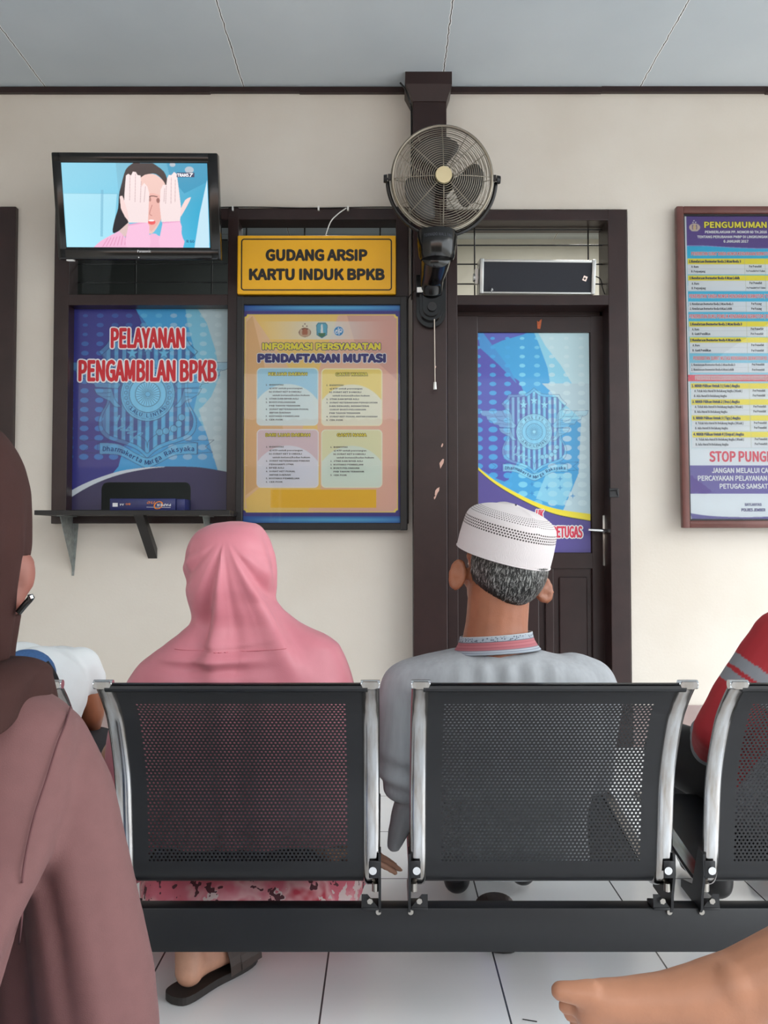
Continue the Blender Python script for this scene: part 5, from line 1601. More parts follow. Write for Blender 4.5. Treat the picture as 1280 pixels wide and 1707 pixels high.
bench = thing('waiting_bench', (.02, 1.72, 0), 'row of black perforated metal seats with chrome side strips on one beam', 'bench')
bz0, bz1 = P(640, 1588, 1.70).z, P(640, 1514, 1.70).z
shade_auto(MB().box((-1.25, 1.70, bz0), (1.35, 1.738, bz1), bev=.003).build('beam', M['steel_black'], bench))
for x in (-1.12, 1.26):
    mb = MB().box((x - .03, 1.705, .03), (x + .03, 1.733, bz0), bev=.004)
    mb.raw([(x - .03, 1.45, .03), (x + .03, 1.45, .03), (x + .03, 2.0, .03), (x - .03, 2.0, .03), (x - .03, 1.45, .05), (x + .03, 1.45, .05), (x + .03, 1.72, .085), (x - .03, 1.72, .085), (x + .03, 2.0, .05), (x - .03, 2.0, .05)],
           [[0, 1, 2, 3][::-1], [4, 5, 6, 7], [7, 6, 8, 9], [0, 1, 5, 4], [2, 3, 9, 8], [1, 2, 8, 6, 5], [0, 4, 7, 9, 3]])
    for yy in (1.47, 1.98): mb.cyl((x, yy, 0), (x, yy, .032), .018, n=14)
    shade_auto(mb.build('leg', M['steel_black'], bench))

V, F = perforated(SX0, SX1)
seat0 = add('seat', V, F, M['steel_black'], bench, True)
strips = []
for xc in (.0675, .558):
    s_ = shade_auto(strip_mesh(xc).build('side_strip', M['chrome'], seat0), 50)
    mb = MB()
    y, z = prof_at(.004)
    mb.tube([(xc - .0175, y + .006, z - .002), (xc + .0175, y + .006, z - .002)], .0085, 12)
    shade_auto(mb.build('end_cap', M['bright'], seat0))
mb = MB()
y, z = prof_at(.0)
mb.tube([(SX0 + .012, y + .008, z - .006), (SX1 - .012, y + .008, z - .006)], .0085, 10)
shade_auto(mb.build('top_roll', M['steel_black'], seat0))
for xc, sg in ((.0675, -1), (.558, 1)):
    # steel plate bolted to the strip and standing on the beam
    xo = xc + sg * .014
    mb = MB()
    xa, xb = sorted((xo, xo + sg * .005))
    tb_ = arc_at_z(.352); yb_, zb_ = prof_at(tb_)
    outline = [(yb_ - .016, .385), (yb_ + .010, .39), (yb_ + .022, .36), (1.735, .300), (1.80, .285), (1.80, .270), (1.745, bz1), (1.70, bz1 - .012), (1.688, bz1 + .002), (1.684, .300), (yb_ - .018, .345)]
    n = len(outline)
    mb.raw([(xa, y, z) for y, z in outline] + [(xb, y, z) for y, z in outline],
           [list(range(n)), list(range(n, 2 * n))[::-1]] + [[i, n + i, n + (i + 1) % n, (i + 1) % n] for i in range(n)])
    # ears over the strip and foot on the beam
    x2 = xc + sg * -.002
    mb.box((min(xo, x2) - .003, yb_ - .0185, .338), (max(xo, x2) + .003, yb_ - .0145, .372), bev=.002)
    xf0, xf1 = sorted((xo, xo - sg * .034))
    mb.box((xf0, 1.688, bz1), (xf1, 1.735, bz1 + .006), bev=.002)
    mb.raw([(xf0, 1.69, bz1 + .005), (xf1, 1.69, bz1 + .005), (xf1 if sg < 0 else xf0 + .012, 1.694, .298), (xf0 if sg > 0 else xf1 - .012, 1.694, .298)], [[0, 1, 2, 3]])
    shade_auto(mb.build('bracket', M['steel_black'], seat0))
    mb = MB().cyl((xc + sg * .003, yb_ - .022, .354), (xc + sg * .003, yb_ - .0185, .354), .0078, .006, 14)
    shade_auto(mb.build('bolt', M['bright'], seat0))
    mb = MB().cyl((xf0 * .5 + xf1 * .5, 1.689, bz1 + .02), (xf0 * .5 + xf1 * .5, 1.684, bz1 + .02), .006, n=6).cyl((xo, 1.700, bz1 - .006), (xo, 1.695, bz1 - .006), .0055, n=10)
    mb.cyl((xo - sg * .006, 1.69, .306), (xo - sg * .006, 1.69, .322), .007, n=10)
    shade_auto(mb.build('nut', M['steel'], seat0))
kids = list(seat0.children)
for k in (-2, -1, 1):
    s_ = seat0.copy(); COL.objects.link(s_); s_.parent = bench
    s_.location = seat0.location + Vector((k * PITCHX, 0, 0))
    for ch in kids:
        c_ = ch.copy(); COL.objects.link(c_); c_.parent = s_
# ================================================================ people
M['pink'] = mat('pink_hijab_fabric', (200, 120, 132), .5, noise=.05, nscale=20, bump=.10, bscale=500, sheen=.1)
M['mauve'] = mat('mauve_tunic_fabric', (108, 71, 70), .8, noise=.06, nscale=60, bump=.25, bscale=900, sheen=.03)
M['brown_hijab'] = mat('brown_hijab_fabric', (54, 28, 24), .85, noise=.08, nscale=40, bump=.2, bscale=900, spec=.3)
M['brown_light'] = M['brown_hijab']
M['shirt'] = mat('blue_grey_shirt', (162, 165, 169), .8, noise=.10, nscale=90, bump=.3, bscale=1400, nstretch=(1, 1, .15))
M['denim'] = mat('blue_denim', (56, 92, 140), .8, noise=.2, nscale=200, bump=.2, bscale=800)
M['tee'] = mat('white_tshirt', (226, 229, 230), .8, noise=.03, nscale=10, bump=.1, bscale=600)
M['trousers'] = mat('dark_trousers', (34, 33, 38), .8, noise=.15, nscale=50)
M['black_cloth'] = mat('black_trousers', (22, 22, 25), .8, noise=.15, nscale=50)
M['sandal'] = mat('dark_brown_sandal', (58, 46, 40), .5, noise=.2, nscale=60)
M['sandal_sole'] = mat('dark_sandal_sole', (36, 31, 29), .6)
M['eye_white'] = mat('eye_white', (235, 232, 226), .2)

def V3(*a): return Vector(a)
def frame(up, face):
    """3x3 with columns right, face direction, up"""
    up = Vector(up).normalized(); f = Vector(face)
    f = (f - up * f.dot(up)).normalized()
    r = f.cross(up)
    return Matrix((r, f, up)).transposed()

def head_prims(mb, c, R, ear=1.0):
    c = Vector(c)
    def p(x, y, z): return c + R @ Vector((x, y, z))
    mb.ell(p(0, -.012, .022), (.074, .094, .086), R); mb.ell(p(0, .018, -.042), (.060, .068, .072), R)
    for s in (1, -1):
        mb.cap(p(s * .048, -.005, -.065), .02, p(s * .012, .06, -.096), .020)
        mb.ell(p(s * .036, .06, -.028), (.024, .024, .024), R)
        mb.ell(p(s * .031, .078, .000), (.014, .011, .009), R)
        if ear <= 0: continue
        E = R @ Matrix.Rotation(s * math.radians(-28), 3, 'Z') @ Matrix.Rotation(s * math.radians(8), 3, 'Y')
        mb.ell(p(s * (.082 + .006 * ear), -.012, -.020), (.021 * ear, .009, .036 * ear), E)
        mb.ell(p(s * .078, -.004, -.045), (.012, .010, .014), E)
    mb.cap(p(-.04, .078, .018), .012, p(.04, .078, .018), .012)
    mb.cap(p(0, .088, .004), .008, p(0, .106, -.032), .012); mb.cap(p(-.012, .096, -.036), .007, p(.012, .096, -.036), .007)
    mb.cap(p(-.018, .084, -.058), .007, p(.018, .084, -.058), .007); mb.cap(p(-.014, .083, -.069), .008, p(.014, .083, -.069), .008)
    mb.ell(p(0, .072, -.098), (.020, .018, .016), R)
def eyes(body, c, R):
    c = Vector(c)
    for s in (1, -1):
        MB().ell(c + R @ Vector((s * .031, .083, .000)), (.010, .0085, .0062), R, 12, 8).build('eye', M['eye_white'], body, True)

def hand_prims(mb, w, d, n, side, curl=.35, s=1.0, spread=.10):
    """w wrist, d along the fingers, n back of the hand, side +1 when the thumb lies along d x n"""
    w = Vector(w); d = Vector(d).normalized(); n = Vector(n); n = (n - d * n.dot(d)).normalized()
    l = d.cross(n).normalized() * side
    offs = (.030, .010, -.010, -.029); lens = ((.042, .026, .021), (.046, .029, .022), (.042, .027, .021), (.033, .021, .018))
    for o, L in zip(offs, lens):
        k = w + d * (.088 - abs(o - .008) * .25) * s + l * o * s
        mb.cap(w + l * o * .55 * s + d * .01 * s, .0135 * s, k, .0105 * s)
        p = k; dd = (d + l * o * 3.2 * spread * 10 * .35).normalized(); nn = n
        a = 0
        for i, q in enumerate(L):
            a = curl * (.7 + .5 * i)
            ax = l
            dd = (dd * math.cos(a) - nn * math.sin(a)); nn = (nn - dd * nn.dot(dd)).normalized()
            p2 = p + dd * q * s
            mb.cap(p, (.0092 - .0009 * i) * s, p2, (.0086 - .0011 * i) * s, 10, 4)
            p = p2
    b = w + d * .022 * s + l * .026 * s
    t1 = b + (d * .55 + l * .75 - n * .25).normalized() * .042 * s
    t2 = t1 + (d * .85 + l * .3 - n * .3).normalized() * .030 * s
    mb.cap(w + d * .012 * s + l * .012 * s, .014 * s, b, .013 * s); mb.cap(b, .0125 * s, t1, .0105 * s); mb.cap(t1, .0105 * s, t2, .0085 * s)

def foot_prims(mb, heel, d, up, side=1, s=1.0):
    """heel centre, d towards the toes, up; side +1 puts the big toe along up x d"""
    heel = Vector(heel); d = Vector(d).normalized(); up = Vector(up); up = (up - d * up.dot(d)).normalized()
    l = up.cross(d).normalized() * side
    def p(a, b, c): return heel + d * a * s + l * b * s + up * c * s
    mb.ell(heel, (.032 * s, .034 * s, .032 * s))
    mb.cap(p(.0, 0, .012), .031 * s, p(.14, .012, .002), .022 * s); mb.cap(p(.0, 0, 0), .028 * s, p(.13, -.024, -.012), .019 * s)
    mb.cap(p(.05, .0, .045), .03 * s, p(.14, .01, .004), .022 * s); mb.cap(p(.13, .024, -.008), .020 * s, p(.15, .026, -.010), .020 * s)
    mb.cap(p(.15, .030, -.010), .0135 * s, p(.205, .026, -.014), .0125 * s)
    for i, (b, e) in enumerate(((.010, .200), (-.007, .192), (-.022, .180), (-.036, .166))):
        mb.cap(p(.14, b, -.008), .011 * s, p(e - .015, b, -.010), .0085 * s); mb.cap(p(e - .015, b, -.010), .0085 * s, p(e, b, -.018), .0078 * s)

def limb(mb, *pr):
    """pr: p0, r0, p1, r1, p2, r2 ..."""
    for i in range(0, len(pr) - 2, 2): mb.cap(pr[i], pr[i + 1], pr[i + 2], pr[i + 3])

def torso_prims(mb, pelvis, chest, neck, head, sl, sr, wr=.10):
    pelvis, chest, neck, sl, sr = map(Vector, (pelvis, chest, neck, sl, sr))
    ax = (sr - sl).normalized()
    for s in (-1, 1):
        limb(mb, pelvis + ax * .075 * s, .105, (pelvis + chest) / 2 + ax * .055 * s, .085, chest + ax * .06 * s, .095)
        limb(mb, chest + ax * .06 * s, .09, neck + ax * .03 * s - Vector((0, 0, .03)), .06)
    mb.cap(sl, .05, neck - Vector((0, 0, .01)), .045); mb.cap(sr, .05, neck - Vector((0, 0, .01)), .045)
    limb(mb, neck - Vector((0, 0, .03)), .056, head, .05)

def body(name_label, cat, mb, m, voxel=.0055, smooth=4, name='person'):
    V, F, N = remesh(mb, voxel, smooth)
    return tag(add(name, V, F, m, None, True), name_label, cat)

def wrinkle(V, N, fn):
    return V + N * fn(V)[:, None]

def noise3(V, f, seed=0):
    """cheap smooth noise from summed sines"""
    r = np.random.default_rng(seed)
    out = np.zeros(len(V))
    for i in range(6):
        k = r.normal(size=3); k /= np.linalg.norm(k)
        out += np.sin(V @ (k * f * r.uniform(.7, 1.4)) + r.uniform(0, 6.28))
    return out / 6

# ---------------------------------------------------------------- woman in the pink hijab
YA = 1.80
hc = P(386, 955, YA)
Ra = frame((0, -.05, 1), (-.05, 1, -.1))
mb = MB()
head_prims(mb, hc, Ra, 0)
shl, shr = V3(-.455, 1.825, .685), V3(-.165, 1.825, .715)
torso_prims(mb, (-.31, 1.93, .445), (-.31, 1.85, .64), (-.325, 1.825, .775), hc, shl, shr)
elr, wrr = V3(-.105, 1.80, .53), V3(-.142, 1.775, .362)
limb(mb, shr, .05, elr, .038, wrr + V3(-.01, 0, .02), .026)
hand_prims(mb, wrr, (1, .06, -.16), (0.15, 0, 1), 1, .12, 1.0)
ell_, wrl = V3(-.60, 1.90, .52), V3(-.43, 2.10, .50)
limb(mb, shl, .05, ell_, .038, wrl, .026)
hand_prims(mb, wrl, (.8, .5, -.05), (0, 0, 1), -1, .25)
limb(mb, V3(-.40, 1.95, .42), .085, V3(-.50, 2.34, .405), .058, V3(-.455, 2.08, .22), .050, V3(-.432, 1.905, .095), .036)
limb(mb, V3(-.22, 1.95, .42), .085, V3(-.17, 2.36, .41), .058, V3(-.18, 2.40, .09), .036)
hA = V3(-.432, 1.885, .050); dA = V3(.50, .80, -.06)
foot_prims(mb, hA, dA, (0, 0, 1), -1)
mb.cap(hA, .032, V3(-.434, 1.902, .10), .035)
foot_prims(mb, (-.18, 2.40, .048), (.1, 1, 0), (0, 0, 1), 1)
pa_ = body('person in a pink hijab and floral skirt seated on the left bench seat', 'person', mb, M['skin_light'])
eyes(pa_, hc, Ra)
# sandals
def sandal(parent, heel, d, s=1.0, side=1, straps=True, hk=1.0):
    heel = Vector(heel); d = Vector(d); d.z = 0; d.normalize(); l = Vector((-d.y, d.x, 0)) * -1 * side
    out = []
    pts = [(-.045, 0), (-.038, .026), (-.01, .036), (.06, .032), (.12, .044), (.17, .046), (.205, .034), (.222, .01), (.215, -.02), (.18, -.044), (.13, -.046), (.06, -.036), (-.01, -.036), (-.038, -.026)]
    pts = smooth_pts(pts + [pts[0]], 3)[:-1]
    n = len(pts)
    V = []
    for h in (.0, .019):
        for a, b in pts:
            q = heel + d * a * s + l * b * s
            V.append((q.x, q.y, h + .002 if h == 0 else h))
    MB().raw(V, [list(range(n))[::-1], list(range(n, 2 * n))] + [[i, (i + 1) % n, n + (i + 1) % n, n + i] for i in range(n)]).build('sandal', M['sandal_sole'], parent)
    so = parent.children[-1]
    if straps:
        mb = MB()
        for a, w, h in ((.105, .052, .078), (.14, .054, .066), (.175, .052, .052)):
            arc = []
            for t in np.linspace(0, PI, 15):
                q = heel + d * (a * s) + l * (math.cos(t) * w * s)
                arc.append((q.x, q.y, .016 + math.sin(t) * h * hk))
            V = []; F = []
            for q in arc:
                V += [Vector(q) - d * .018, Vector(q) + d * .018, Vector(q) + d * .018 + Vector((0, 0, .003)), Vector(q) - d * .018 + Vector((0, 0, .003))]
            for i in range(14):
                for k in range(4): F.append([4 * i + k, 4 * i + (k + 1) % 4, 4 * i + 4 + (k + 1) % 4, 4 * i + 4 + k])
            mb.raw(V, F)
        mb.build('strap', M['sandal'], so)
sandal(pa_, (-.436, 1.878, 0), dA, 1.0, -1)
sandal(pa_, (-.18, 2.40, 0), (.1, 1, 0), 1.0, 1)

# hijab: rings from the crown to the elbows, silhouette as in the photo
rows = [  # y, left, right, back depth, front depth   (photo pixels at depth YA, metres from YA)
    (869, 384, 402, .010, .010), (870, 371, 414, .026, .026), (872.5, 358, 426, .045, .045), (877, 346, 434, .062, .060), (885, 332, 441, .080, .078), (897, 322, 448, .096, .092), (912, 316, 453.5, .105, .100),
    (930, 313, 458, .112, .106), (955, 312, 460, .114, .110), (977, 312.5, 460, .110, .112), (998, 317, 459, .100, .110), (1015, 321, 470, .092, .110),
    (1028, 322, 485, .086, .110), (1039, 318, 500, .084, .112), (1050, 306, 522, .086, .112), (1060, 294, 545, .090, .114), (1072, 278, 562, .096, .118), (1086, 259, 571, .102, .124),
    (1106, 234, 580, .108, .135), (1140, 213, 592, .112, .150), (1185, 196, 601, .108, .165), (1240, 184, 607, .100, .170), (1300, 180, 608, .090, .170), (1360, 184, 604, .084, .165), (1395, 190, 600, .082, .16)]
R_ = []
for y, xl, xr, bk, ft in rows:
    l, r = P(xl, y, YA), P(xr, y, YA)
    R_.append((l.z, (l.x + r.x) / 2, YA, (r.x - l.x) / 2, bk, ft))
RR = interp_rows(R_, 150)
V, F, UV = loft([tuple(q) for q in RR], 260, 2.15)
# folds
o0 = P(388, 905, YA)
x = V[:, 0] - o0.x; z = V[:, 2] - o0.z
cxr = np.repeat(RR[:, 1], 261)
rad = V[:, :2] - np.stack([cxr, np.full(len(cxr), YA)], 1)
nrm = rad / np.maximum(np.linalg.norm(rad, axis=1, keepdims=True), 1e-6)
back = np.clip(-nrm[:, 1] * 1.5, 0, 1)
phi = np.arctan2(x, -z + .015)
dn = np.clip((-z) / .14, 0, 1)
amp = .0150 * dn * np.clip((.72 + .30 + z) / .25, .35, 1) * np.exp(-np.clip(-z - .20, 0, 1) ** 2 / .006)
fold = np.cos(phi * 13.5 + .7) * .75 + np.cos(phi * 22 + 2.0) * .35
fold = np.sign(fold) * np.abs(fold) ** 1.25
d = amp * fold * back
seam_z = P(388, 1076, YA).z - .02 * np.clip(np.abs(x + .015) / .14, 0, 1) ** 2 * -1
d += -.0045 * np.exp(-((V[:, 2] - seam_z) / .004) ** 2) * back * np.exp(-((x + .01) / .10) ** 4)
sw_z = P(388, 1092, YA).z + .10 * (x + .02) ** 2 * 4
d += .010 * np.exp(-((V[:, 2] - sw_z) / .008) ** 2) * back * np.exp(-((x + .06) / .12) ** 4)
d += -.008 * np.exp(-((V[:, 2] - sw_z + .020) / .010) ** 2) * back * np.exp(-((x + .05) / .13) ** 4)
side = np.clip(np.abs(nrm[:, 0]) - .35, 0, 1)
hd = np.clip((V[:, 2] - P(0, 1010, YA).z) / .08, 0, 1)
d += .004 * np.cos(np.arctan2(nrm[:, 1], nrm[:, 0]) * 11 + V[:, 2] * 20) * side * hd * np.clip(-z / .05 + .6, 0, 1)
low = np.clip((P(0, 1100, YA).z - V[:, 2]) / .12, 0, 1)
d += .007 * low * np.cos(np.arctan2(nrm[:, 1], nrm[:, 0]) * 9 + 1.0 + 3 * V[:, 2]) 
V[:, :2] += nrm * d[:, None]
# keep the cloth in front of the seat back
ys = np.interp(V[:, 2], pz_[:60][::-1], py_[:60][::-1]) + .018
V[:, 1] = np.where(V[:, 2] < .735, np.maximum(V[:, 1], ys), V[:, 1])
hij = add('hijab', V, F, M['pink'], pa_, True)
# seam and hem line
sz = []
for q in np.linspace(304, 486, 60):
    k = P(q, 1075 + 4 * math.sin((q - 304) / 182 * PI) - (q - 304) * .02, YA)
    sz.append(k)
def on_surface(pts, V, dy=-.001):
    out = []
    B = V[V[:, 1] < YA + .02]
    for p in pts:
        i = np.argmin((B[:, 0] - p.x) ** 2 + (B[:, 2] - p.z) ** 2)
        out.append(Vector((p.x, B[i, 1] + dy, p.z)))
    return out
MB().tube(on_surface(sz, V, -.0006), .0008, 5).build('seam', mat('pink_seam', (190, 104, 116), .8), hij)
# floral skirt
fm_ = bpy.data.materials.new('floral_cotton'); fm_.use_nodes = True
nt = fm_.node_tree; b = nt.nodes['Principled BSDF']; L = nt.links.new
b.inputs['Roughness'].default_value = .8
tc = nt.nodes.new('ShaderNodeTexCoord')
def ramp(src, stops, const=True):
    r = nt.nodes.new('ShaderNodeValToRGB'); r.color_ramp.interpolation = 'CONSTANT' if const else 'LINEAR'
    e = r.color_ramp.elements
    while len(e) < len(stops): e.new(.5)
    for el, (p_, c_) in zip(e, stops): el.position = p_; el.color = (*lin(c_), 1)
    L(src, r.inputs['Fac']); return r.outputs['Color']
nz = nt.nodes.new('ShaderNodeTexNoise'); nz.inputs['Scale'].default_value = 9; nz.inputs['Detail'].default_value = 3; L(tc.outputs['Object'], nz.inputs['Vector'])
basec = ramp(nz.outputs['Fac'], [(0, (206, 54, 78)), (.46, (226, 120, 136)), (.55, (238, 178, 182)), (.62, (210, 70, 88))], False)
nw_ = nt.nodes.new('ShaderNodeTexNoise'); nw_.inputs['Scale'].default_value = 40; L(tc.outputs['Object'], nw_.inputs['Vector'])
mxv = nt.nodes.new('ShaderNodeMix'); mxv.data_type = 'RGBA'; mxv.inputs['Factor'].default_value = .09; L(tc.outputs['Object'], mxv.inputs[6]); L(nw_.outputs['Color'], mxv.inputs[7])
vo = nt.nodes.new('ShaderNodeTexVoronoi'); vo.inputs['Scale'].default_value = 17; L(mxv.outputs[2], vo.inputs['Vector'])
m1 = nt.nodes.new('ShaderNodeMath'); m1.operation = 'LESS_THAN'; m1.inputs[1].default_value = .33; L(vo.outputs['Distance'], m1.inputs[0])
x1 = nt.nodes.new('ShaderNodeMix'); x1.data_type = 'RGBA'; L(m1.outputs[0], x1.inputs['Factor']); L(basec, x1.inputs[6]); x1.inputs[7].default_value = (*lin((232, 206, 204)), 1)
mp2 = nt.nodes.new('ShaderNodeMapping'); mp2.inputs['Location'].default_value = (.31, .2, .15); L(mxv.outputs[2], mp2.inputs['Vector'])
vo2 = nt.nodes.new('ShaderNodeTexVoronoi'); vo2.inputs['Scale'].default_value = 19; L(mp2.outputs['Vector'], vo2.inputs['Vector'])
m2_ = nt.nodes.new('ShaderNodeMath'); m2_.operation = 'LESS_THAN'; m2_.inputs[1].default_value = .25; L(vo2.outputs['Distance'], m2_.inputs[0])
x2 = nt.nodes.new('ShaderNodeMix'); x2.data_type = 'RGBA'; L(m2_.outputs[0], x2.inputs['Factor']); L(x1.outputs[2], x2.inputs[6]); x2.inputs[7].default_value = (*lin((96, 50, 58)), 1)
L(x2.outputs[2], b.inputs['Base Color'])
M['floral'] = fm_
mb = MB()
mb.cap((-.42, 1.94, .45), .105, (-.50, 2.33, .425), .085); mb.cap((-.20, 1.94, .45), .105, (-.17, 2.34, .425), .085); mb.cap((-.31, 1.96, .45), .11, (-.33, 2.30, .43), .075)
RS = [(.44, -.335, 2.31, .27, .10, .12), (.31, -.335, 2.31, .275, .11, .13), (.255, -.335, 2.31, .284, .31, .14), (.20, -.335, 2.31, .288, .40, .15), (.15, -.335, 2.31, .292, .425, .15), (.105, -.335, 2.31, .292, .41, .15)]
V, F, UV = loft([tuple(q) for q in interp_rows(RS, 30)], 120, 2.6)
a_ = np.arctan2(V[:, 1] - 2.31, V[:, 0] + .335)
V[:, 1] += .012 * np.cos(a_ * 13) * np.clip((.42 - V[:, 2]) / .2, 0, 1)
n = len(V); w = 121; nrw = 30
Fc = list(F) + [list(range(w - 1))[::-1], list(range((nrw - 1) * w, (nrw - 1) * w + w - 1))]
mb.raw(V, Fc)
V, F, N = remesh(mb, .008, 3)
add('skirt', V, F, M['floral'], pa_, True)

# ---------------------------------------------------------------- man in the white cap
YB = 1.79
hb = P(838, 955, YB)
Rb = frame((.16, -.13, 1), (-.42, 1, 0))
mb = MB()
head_prims(mb, hb, Rb, 0)
for (ex_, ey_, dy_, rx_, rz_, tilt_) in ((904, 982, .005, .027, .034, -.30), (763, 958, -.012, .021, .036, .18)):
    ec = P(ex_, ey_, YB + dy_)
    Rt = Matrix.Rotation(tilt_, 3, 'Y') @ Matrix.Rotation(.35 if ex_ > 838 else -.35, 3, 'Z')
    for t in np.linspace(0, 2 * PI, 13)[:-1]:
        mb.ell(ec + Rt @ V3(rx_ * .62 * math.cos(t), -.004, rz_ * .74 * math.sin(t)), (.0085, .0075, .0085), None, 10, 8)
    mb.ell(ec + Rt @ V3(0, .003, 0), (rx_ * .8, .006, rz_ * .85), Rt)
    mb.cap(ec, .012, hb + (ec - hb) * .75 + V3(0, .01, 0), .014)
nb_ = P(824, 1092, 1.78)
shl, shr = P(676, 1150, YB), P(986, 1152, YB)
limb(mb, nb_, .074, P(828, 1040, 1.785), .0665, P(832, 985, 1.79), .066)
torso_prims(mb, (.255, 1.92, .445), (.25, 1.83, .62), nb_ - V3(0, 0, .02), P(828, 1030, 1.79), shl, shr)
eL, eR = P(674, 1292, 1.80), P(990, 1290, 1.86)
wL, wR = V3(.16, 2.12, .50), V3(.34, 2.14, .50)
limb(mb, shl, .05, eL, .038, wL, .026); limb(mb, shr, .05, eR, .038, wR, .026)
hand_prims(mb, wL, (.5, .8, -.1), (-.2, 0, 1), 1, .25); hand_prims(mb, wR, (-.5, .8, -.1), (.2, 0, 1), -1, .25)
fL, fR = V3(.205, 2.385, .05), V3(.40, 2.44, .05)
limb(mb, V3(.17, 1.94, .42), .085, V3(.10, 2.36, .415), .058, V3(.20, 2.37, .10), .036)
limb(mb, V3(.35, 1.94, .42), .085, V3(.43, 2.36, .41), .058, V3(.40, 2.43, .10), .036)
foot_prims(mb, fL, (.08, 1, 0), (0, 0, 1), 1)
foot_prims(mb, fR, (.05, 1, 0), (0, 0, 1), -1)
pb = body('person in a white cap and grey-blue shirt with striped collar seated before the door', 'person', mb, M['skin_brown'], .005)
eyes(pb, hb, Rb)
capc = P(838.5, 926, YB - .014)
Rc = frame((.235, -.16, 1), (-.3, 1, 0))
def above_rim(p): return (Rc.transposed() @ (p - capc)).z
# hair: short grey strands round the back of the head
M['scalp'] = mat('grey_black_hair', (62, 60, 60), .7, noise=.5, nscale=220, nstretch=(1, 1, .12), tint=(28, 27, 28))
hm = bpy.data.materials.new('hair_strand'); hm.use_nodes = True
at = hm.node_tree.nodes.new('ShaderNodeAttribute'); at.attribute_name = 'print'
hm.node_tree.links.new(at.outputs['Color'], hm.node_tree.nodes['Principled BSDF'].inputs['Base Color']); hm.node_tree.nodes['Principled BSDF'].inputs['Roughness'].default_value = .45
hc_l = Vector((0, -.012, .022)); hr = Vector((.0785, .0985, .0905))
def hair_pt(az, el, k=1.0):
    """az from the back of the head, el up"""
    q = Vector((math.sin(az) * math.cos(el) * hr.x, -math.cos(az) * math.cos(el) * hr.y, math.sin(el) * hr.z)) * k
    return hb + Rb @ (hc_l + q)
def hairline(az):                     # lowest elevation of the hair
    a = abs(az)
    return -.98 + .32 * min(a / .9, 1) ** 2 + .35 * max(0, a - .95)
V = []; F = []
na, ne = 60, 24
for i in range(na + 1):
    az = -1.75 + 3.5 * i / na
    e0 = hairline(az)
    for j in range(ne + 1):
        t = j / ne
        el = e0 + (1.35 - e0) * t
        V.append(hair_pt(az, el, .965 + .05 * min(t * 5, 1)))
for i in range(na):
    for j in range(ne):
        if above_rim(V[i * (ne + 1) + j]) < .030: F.append([i * (ne + 1) + j, (i + 1) * (ne + 1) + j, (i + 1) * (ne + 1) + j + 1, i * (ne + 1) + j + 1])
hair = add('hair', np.array([tuple(v) for v in V]), F, M['scalp'], pb, True)
V = []; F = []; Cc = []
r_ = random.Random(5)
for _ in range(9000):
    az = r_.uniform(-1.7, 1.7)
    e0 = hairline(az)
    el = e0 + (.95 - e0) * r_.random() ** .8
    ln = r_.uniform(.16, .30)
    if above_rim(hair_pt(az, el)) > .018: continue
    k0 = 1.008
    g = r_.choice((22, 26, 32, 36, 44, 60, 100, 150, 176)) if el > e0 + .28 else r_.choice((16, 20, 24, 30, 44))
    daz = r_.uniform(-.06, .06)
    wd = .0011
    b0 = len(V)
    for s_ in range(4):
        t = s_ / 3
        k = k0 + .022 * t + r_.uniform(0, .006)
        c0 = hair_pt(az + daz * t, max(el - ln * t, e0 - .10), k if el - ln * t > e0 else k - .02)
        c1 = hair_pt(az + daz * t + .012, max(el - ln * t, e0 - .10), k if el - ln * t > e0 else k - .02)
        dv = (c1 - c0).normalized() * wd * (1 - .6 * t)
        V += [c0 - dv, c0 + dv]
        Cc += [lin((g, g, g * .98))] * 2
    for s_ in range(3): F.append([b0 + 2 * s_, b0 + 2 * s_ + 1, b0 + 2 * s_ + 3, b0 + 2 * s_ + 2])
tag(add('hair_strands', np.array([tuple(v) for v in V]), F, hm, hair, False, col=np.array(Cc)), kind='stuff')

# cap
cm = bpy.data.materials.new('white_knit_cap'); cm.use_nodes = True
nt = cm.node_tree; b = nt.nodes['Principled BSDF']; L = nt.links.new
b.inputs['Roughness'].default_value = .8
uvn = nt.nodes.new('ShaderNodeUVMap'); uvn.uv_map = 'uv'; sp_ = nt.nodes.new('ShaderNodeSeparateXYZ'); L(uvn.outputs['UV'], sp_.inputs[0])
def mth(op, a, bv=None, nt=nt):
    n = nt.nodes.new('ShaderNodeMath'); n.operation = op
    for k, s_ in enumerate((a, bv)):
        if s_ is None: continue
        if hasattr(s_, 'links'): nt.links.new(s_, n.inputs[k])
        else: n.inputs[k].default_value = s_
    return n.outputs[0]
def dots(nu, nv, rad, v0, v1):
    vv = mth('MULTIPLY', sp_.outputs['Y'], nv); row_ = mth('FLOOR', vv)
    uu = mth('ADD', mth('MULTIPLY', sp_.outputs['X'], nu), mth('MULTIPLY', mth('MODULO', row_, 2.0), .5))
    du = mth('SUBTRACT', mth('FRACT', uu), .5); dv = mth('SUBTRACT', mth('FRACT', vv), .5)
    dd = mth('ADD', mth('MULTIPLY', du, du), mth('MULTIPLY', dv, dv))
    m_ = mth('LESS_THAN', dd, rad * rad)
    return mth('MULTIPLY', m_, mth('MULTIPLY', mth('GREATER_THAN', sp_.outputs['Y'], v0), mth('LESS_THAN', sp_.outputs['Y'], v1)))
nvv = 34.0
hole = mth('MAXIMUM', dots(104.0, nvv, .34, 10 / nvv, 14.02 / nvv), dots(104.0, nvv, .25, 16 / nvv, 21.02 / nvv))
nz = nt.nodes.new('ShaderNodeTexNoise'); nz.inputs['Scale'].default_value = 30; L(uvn.outputs['UV'], nz.inputs['Vector'])
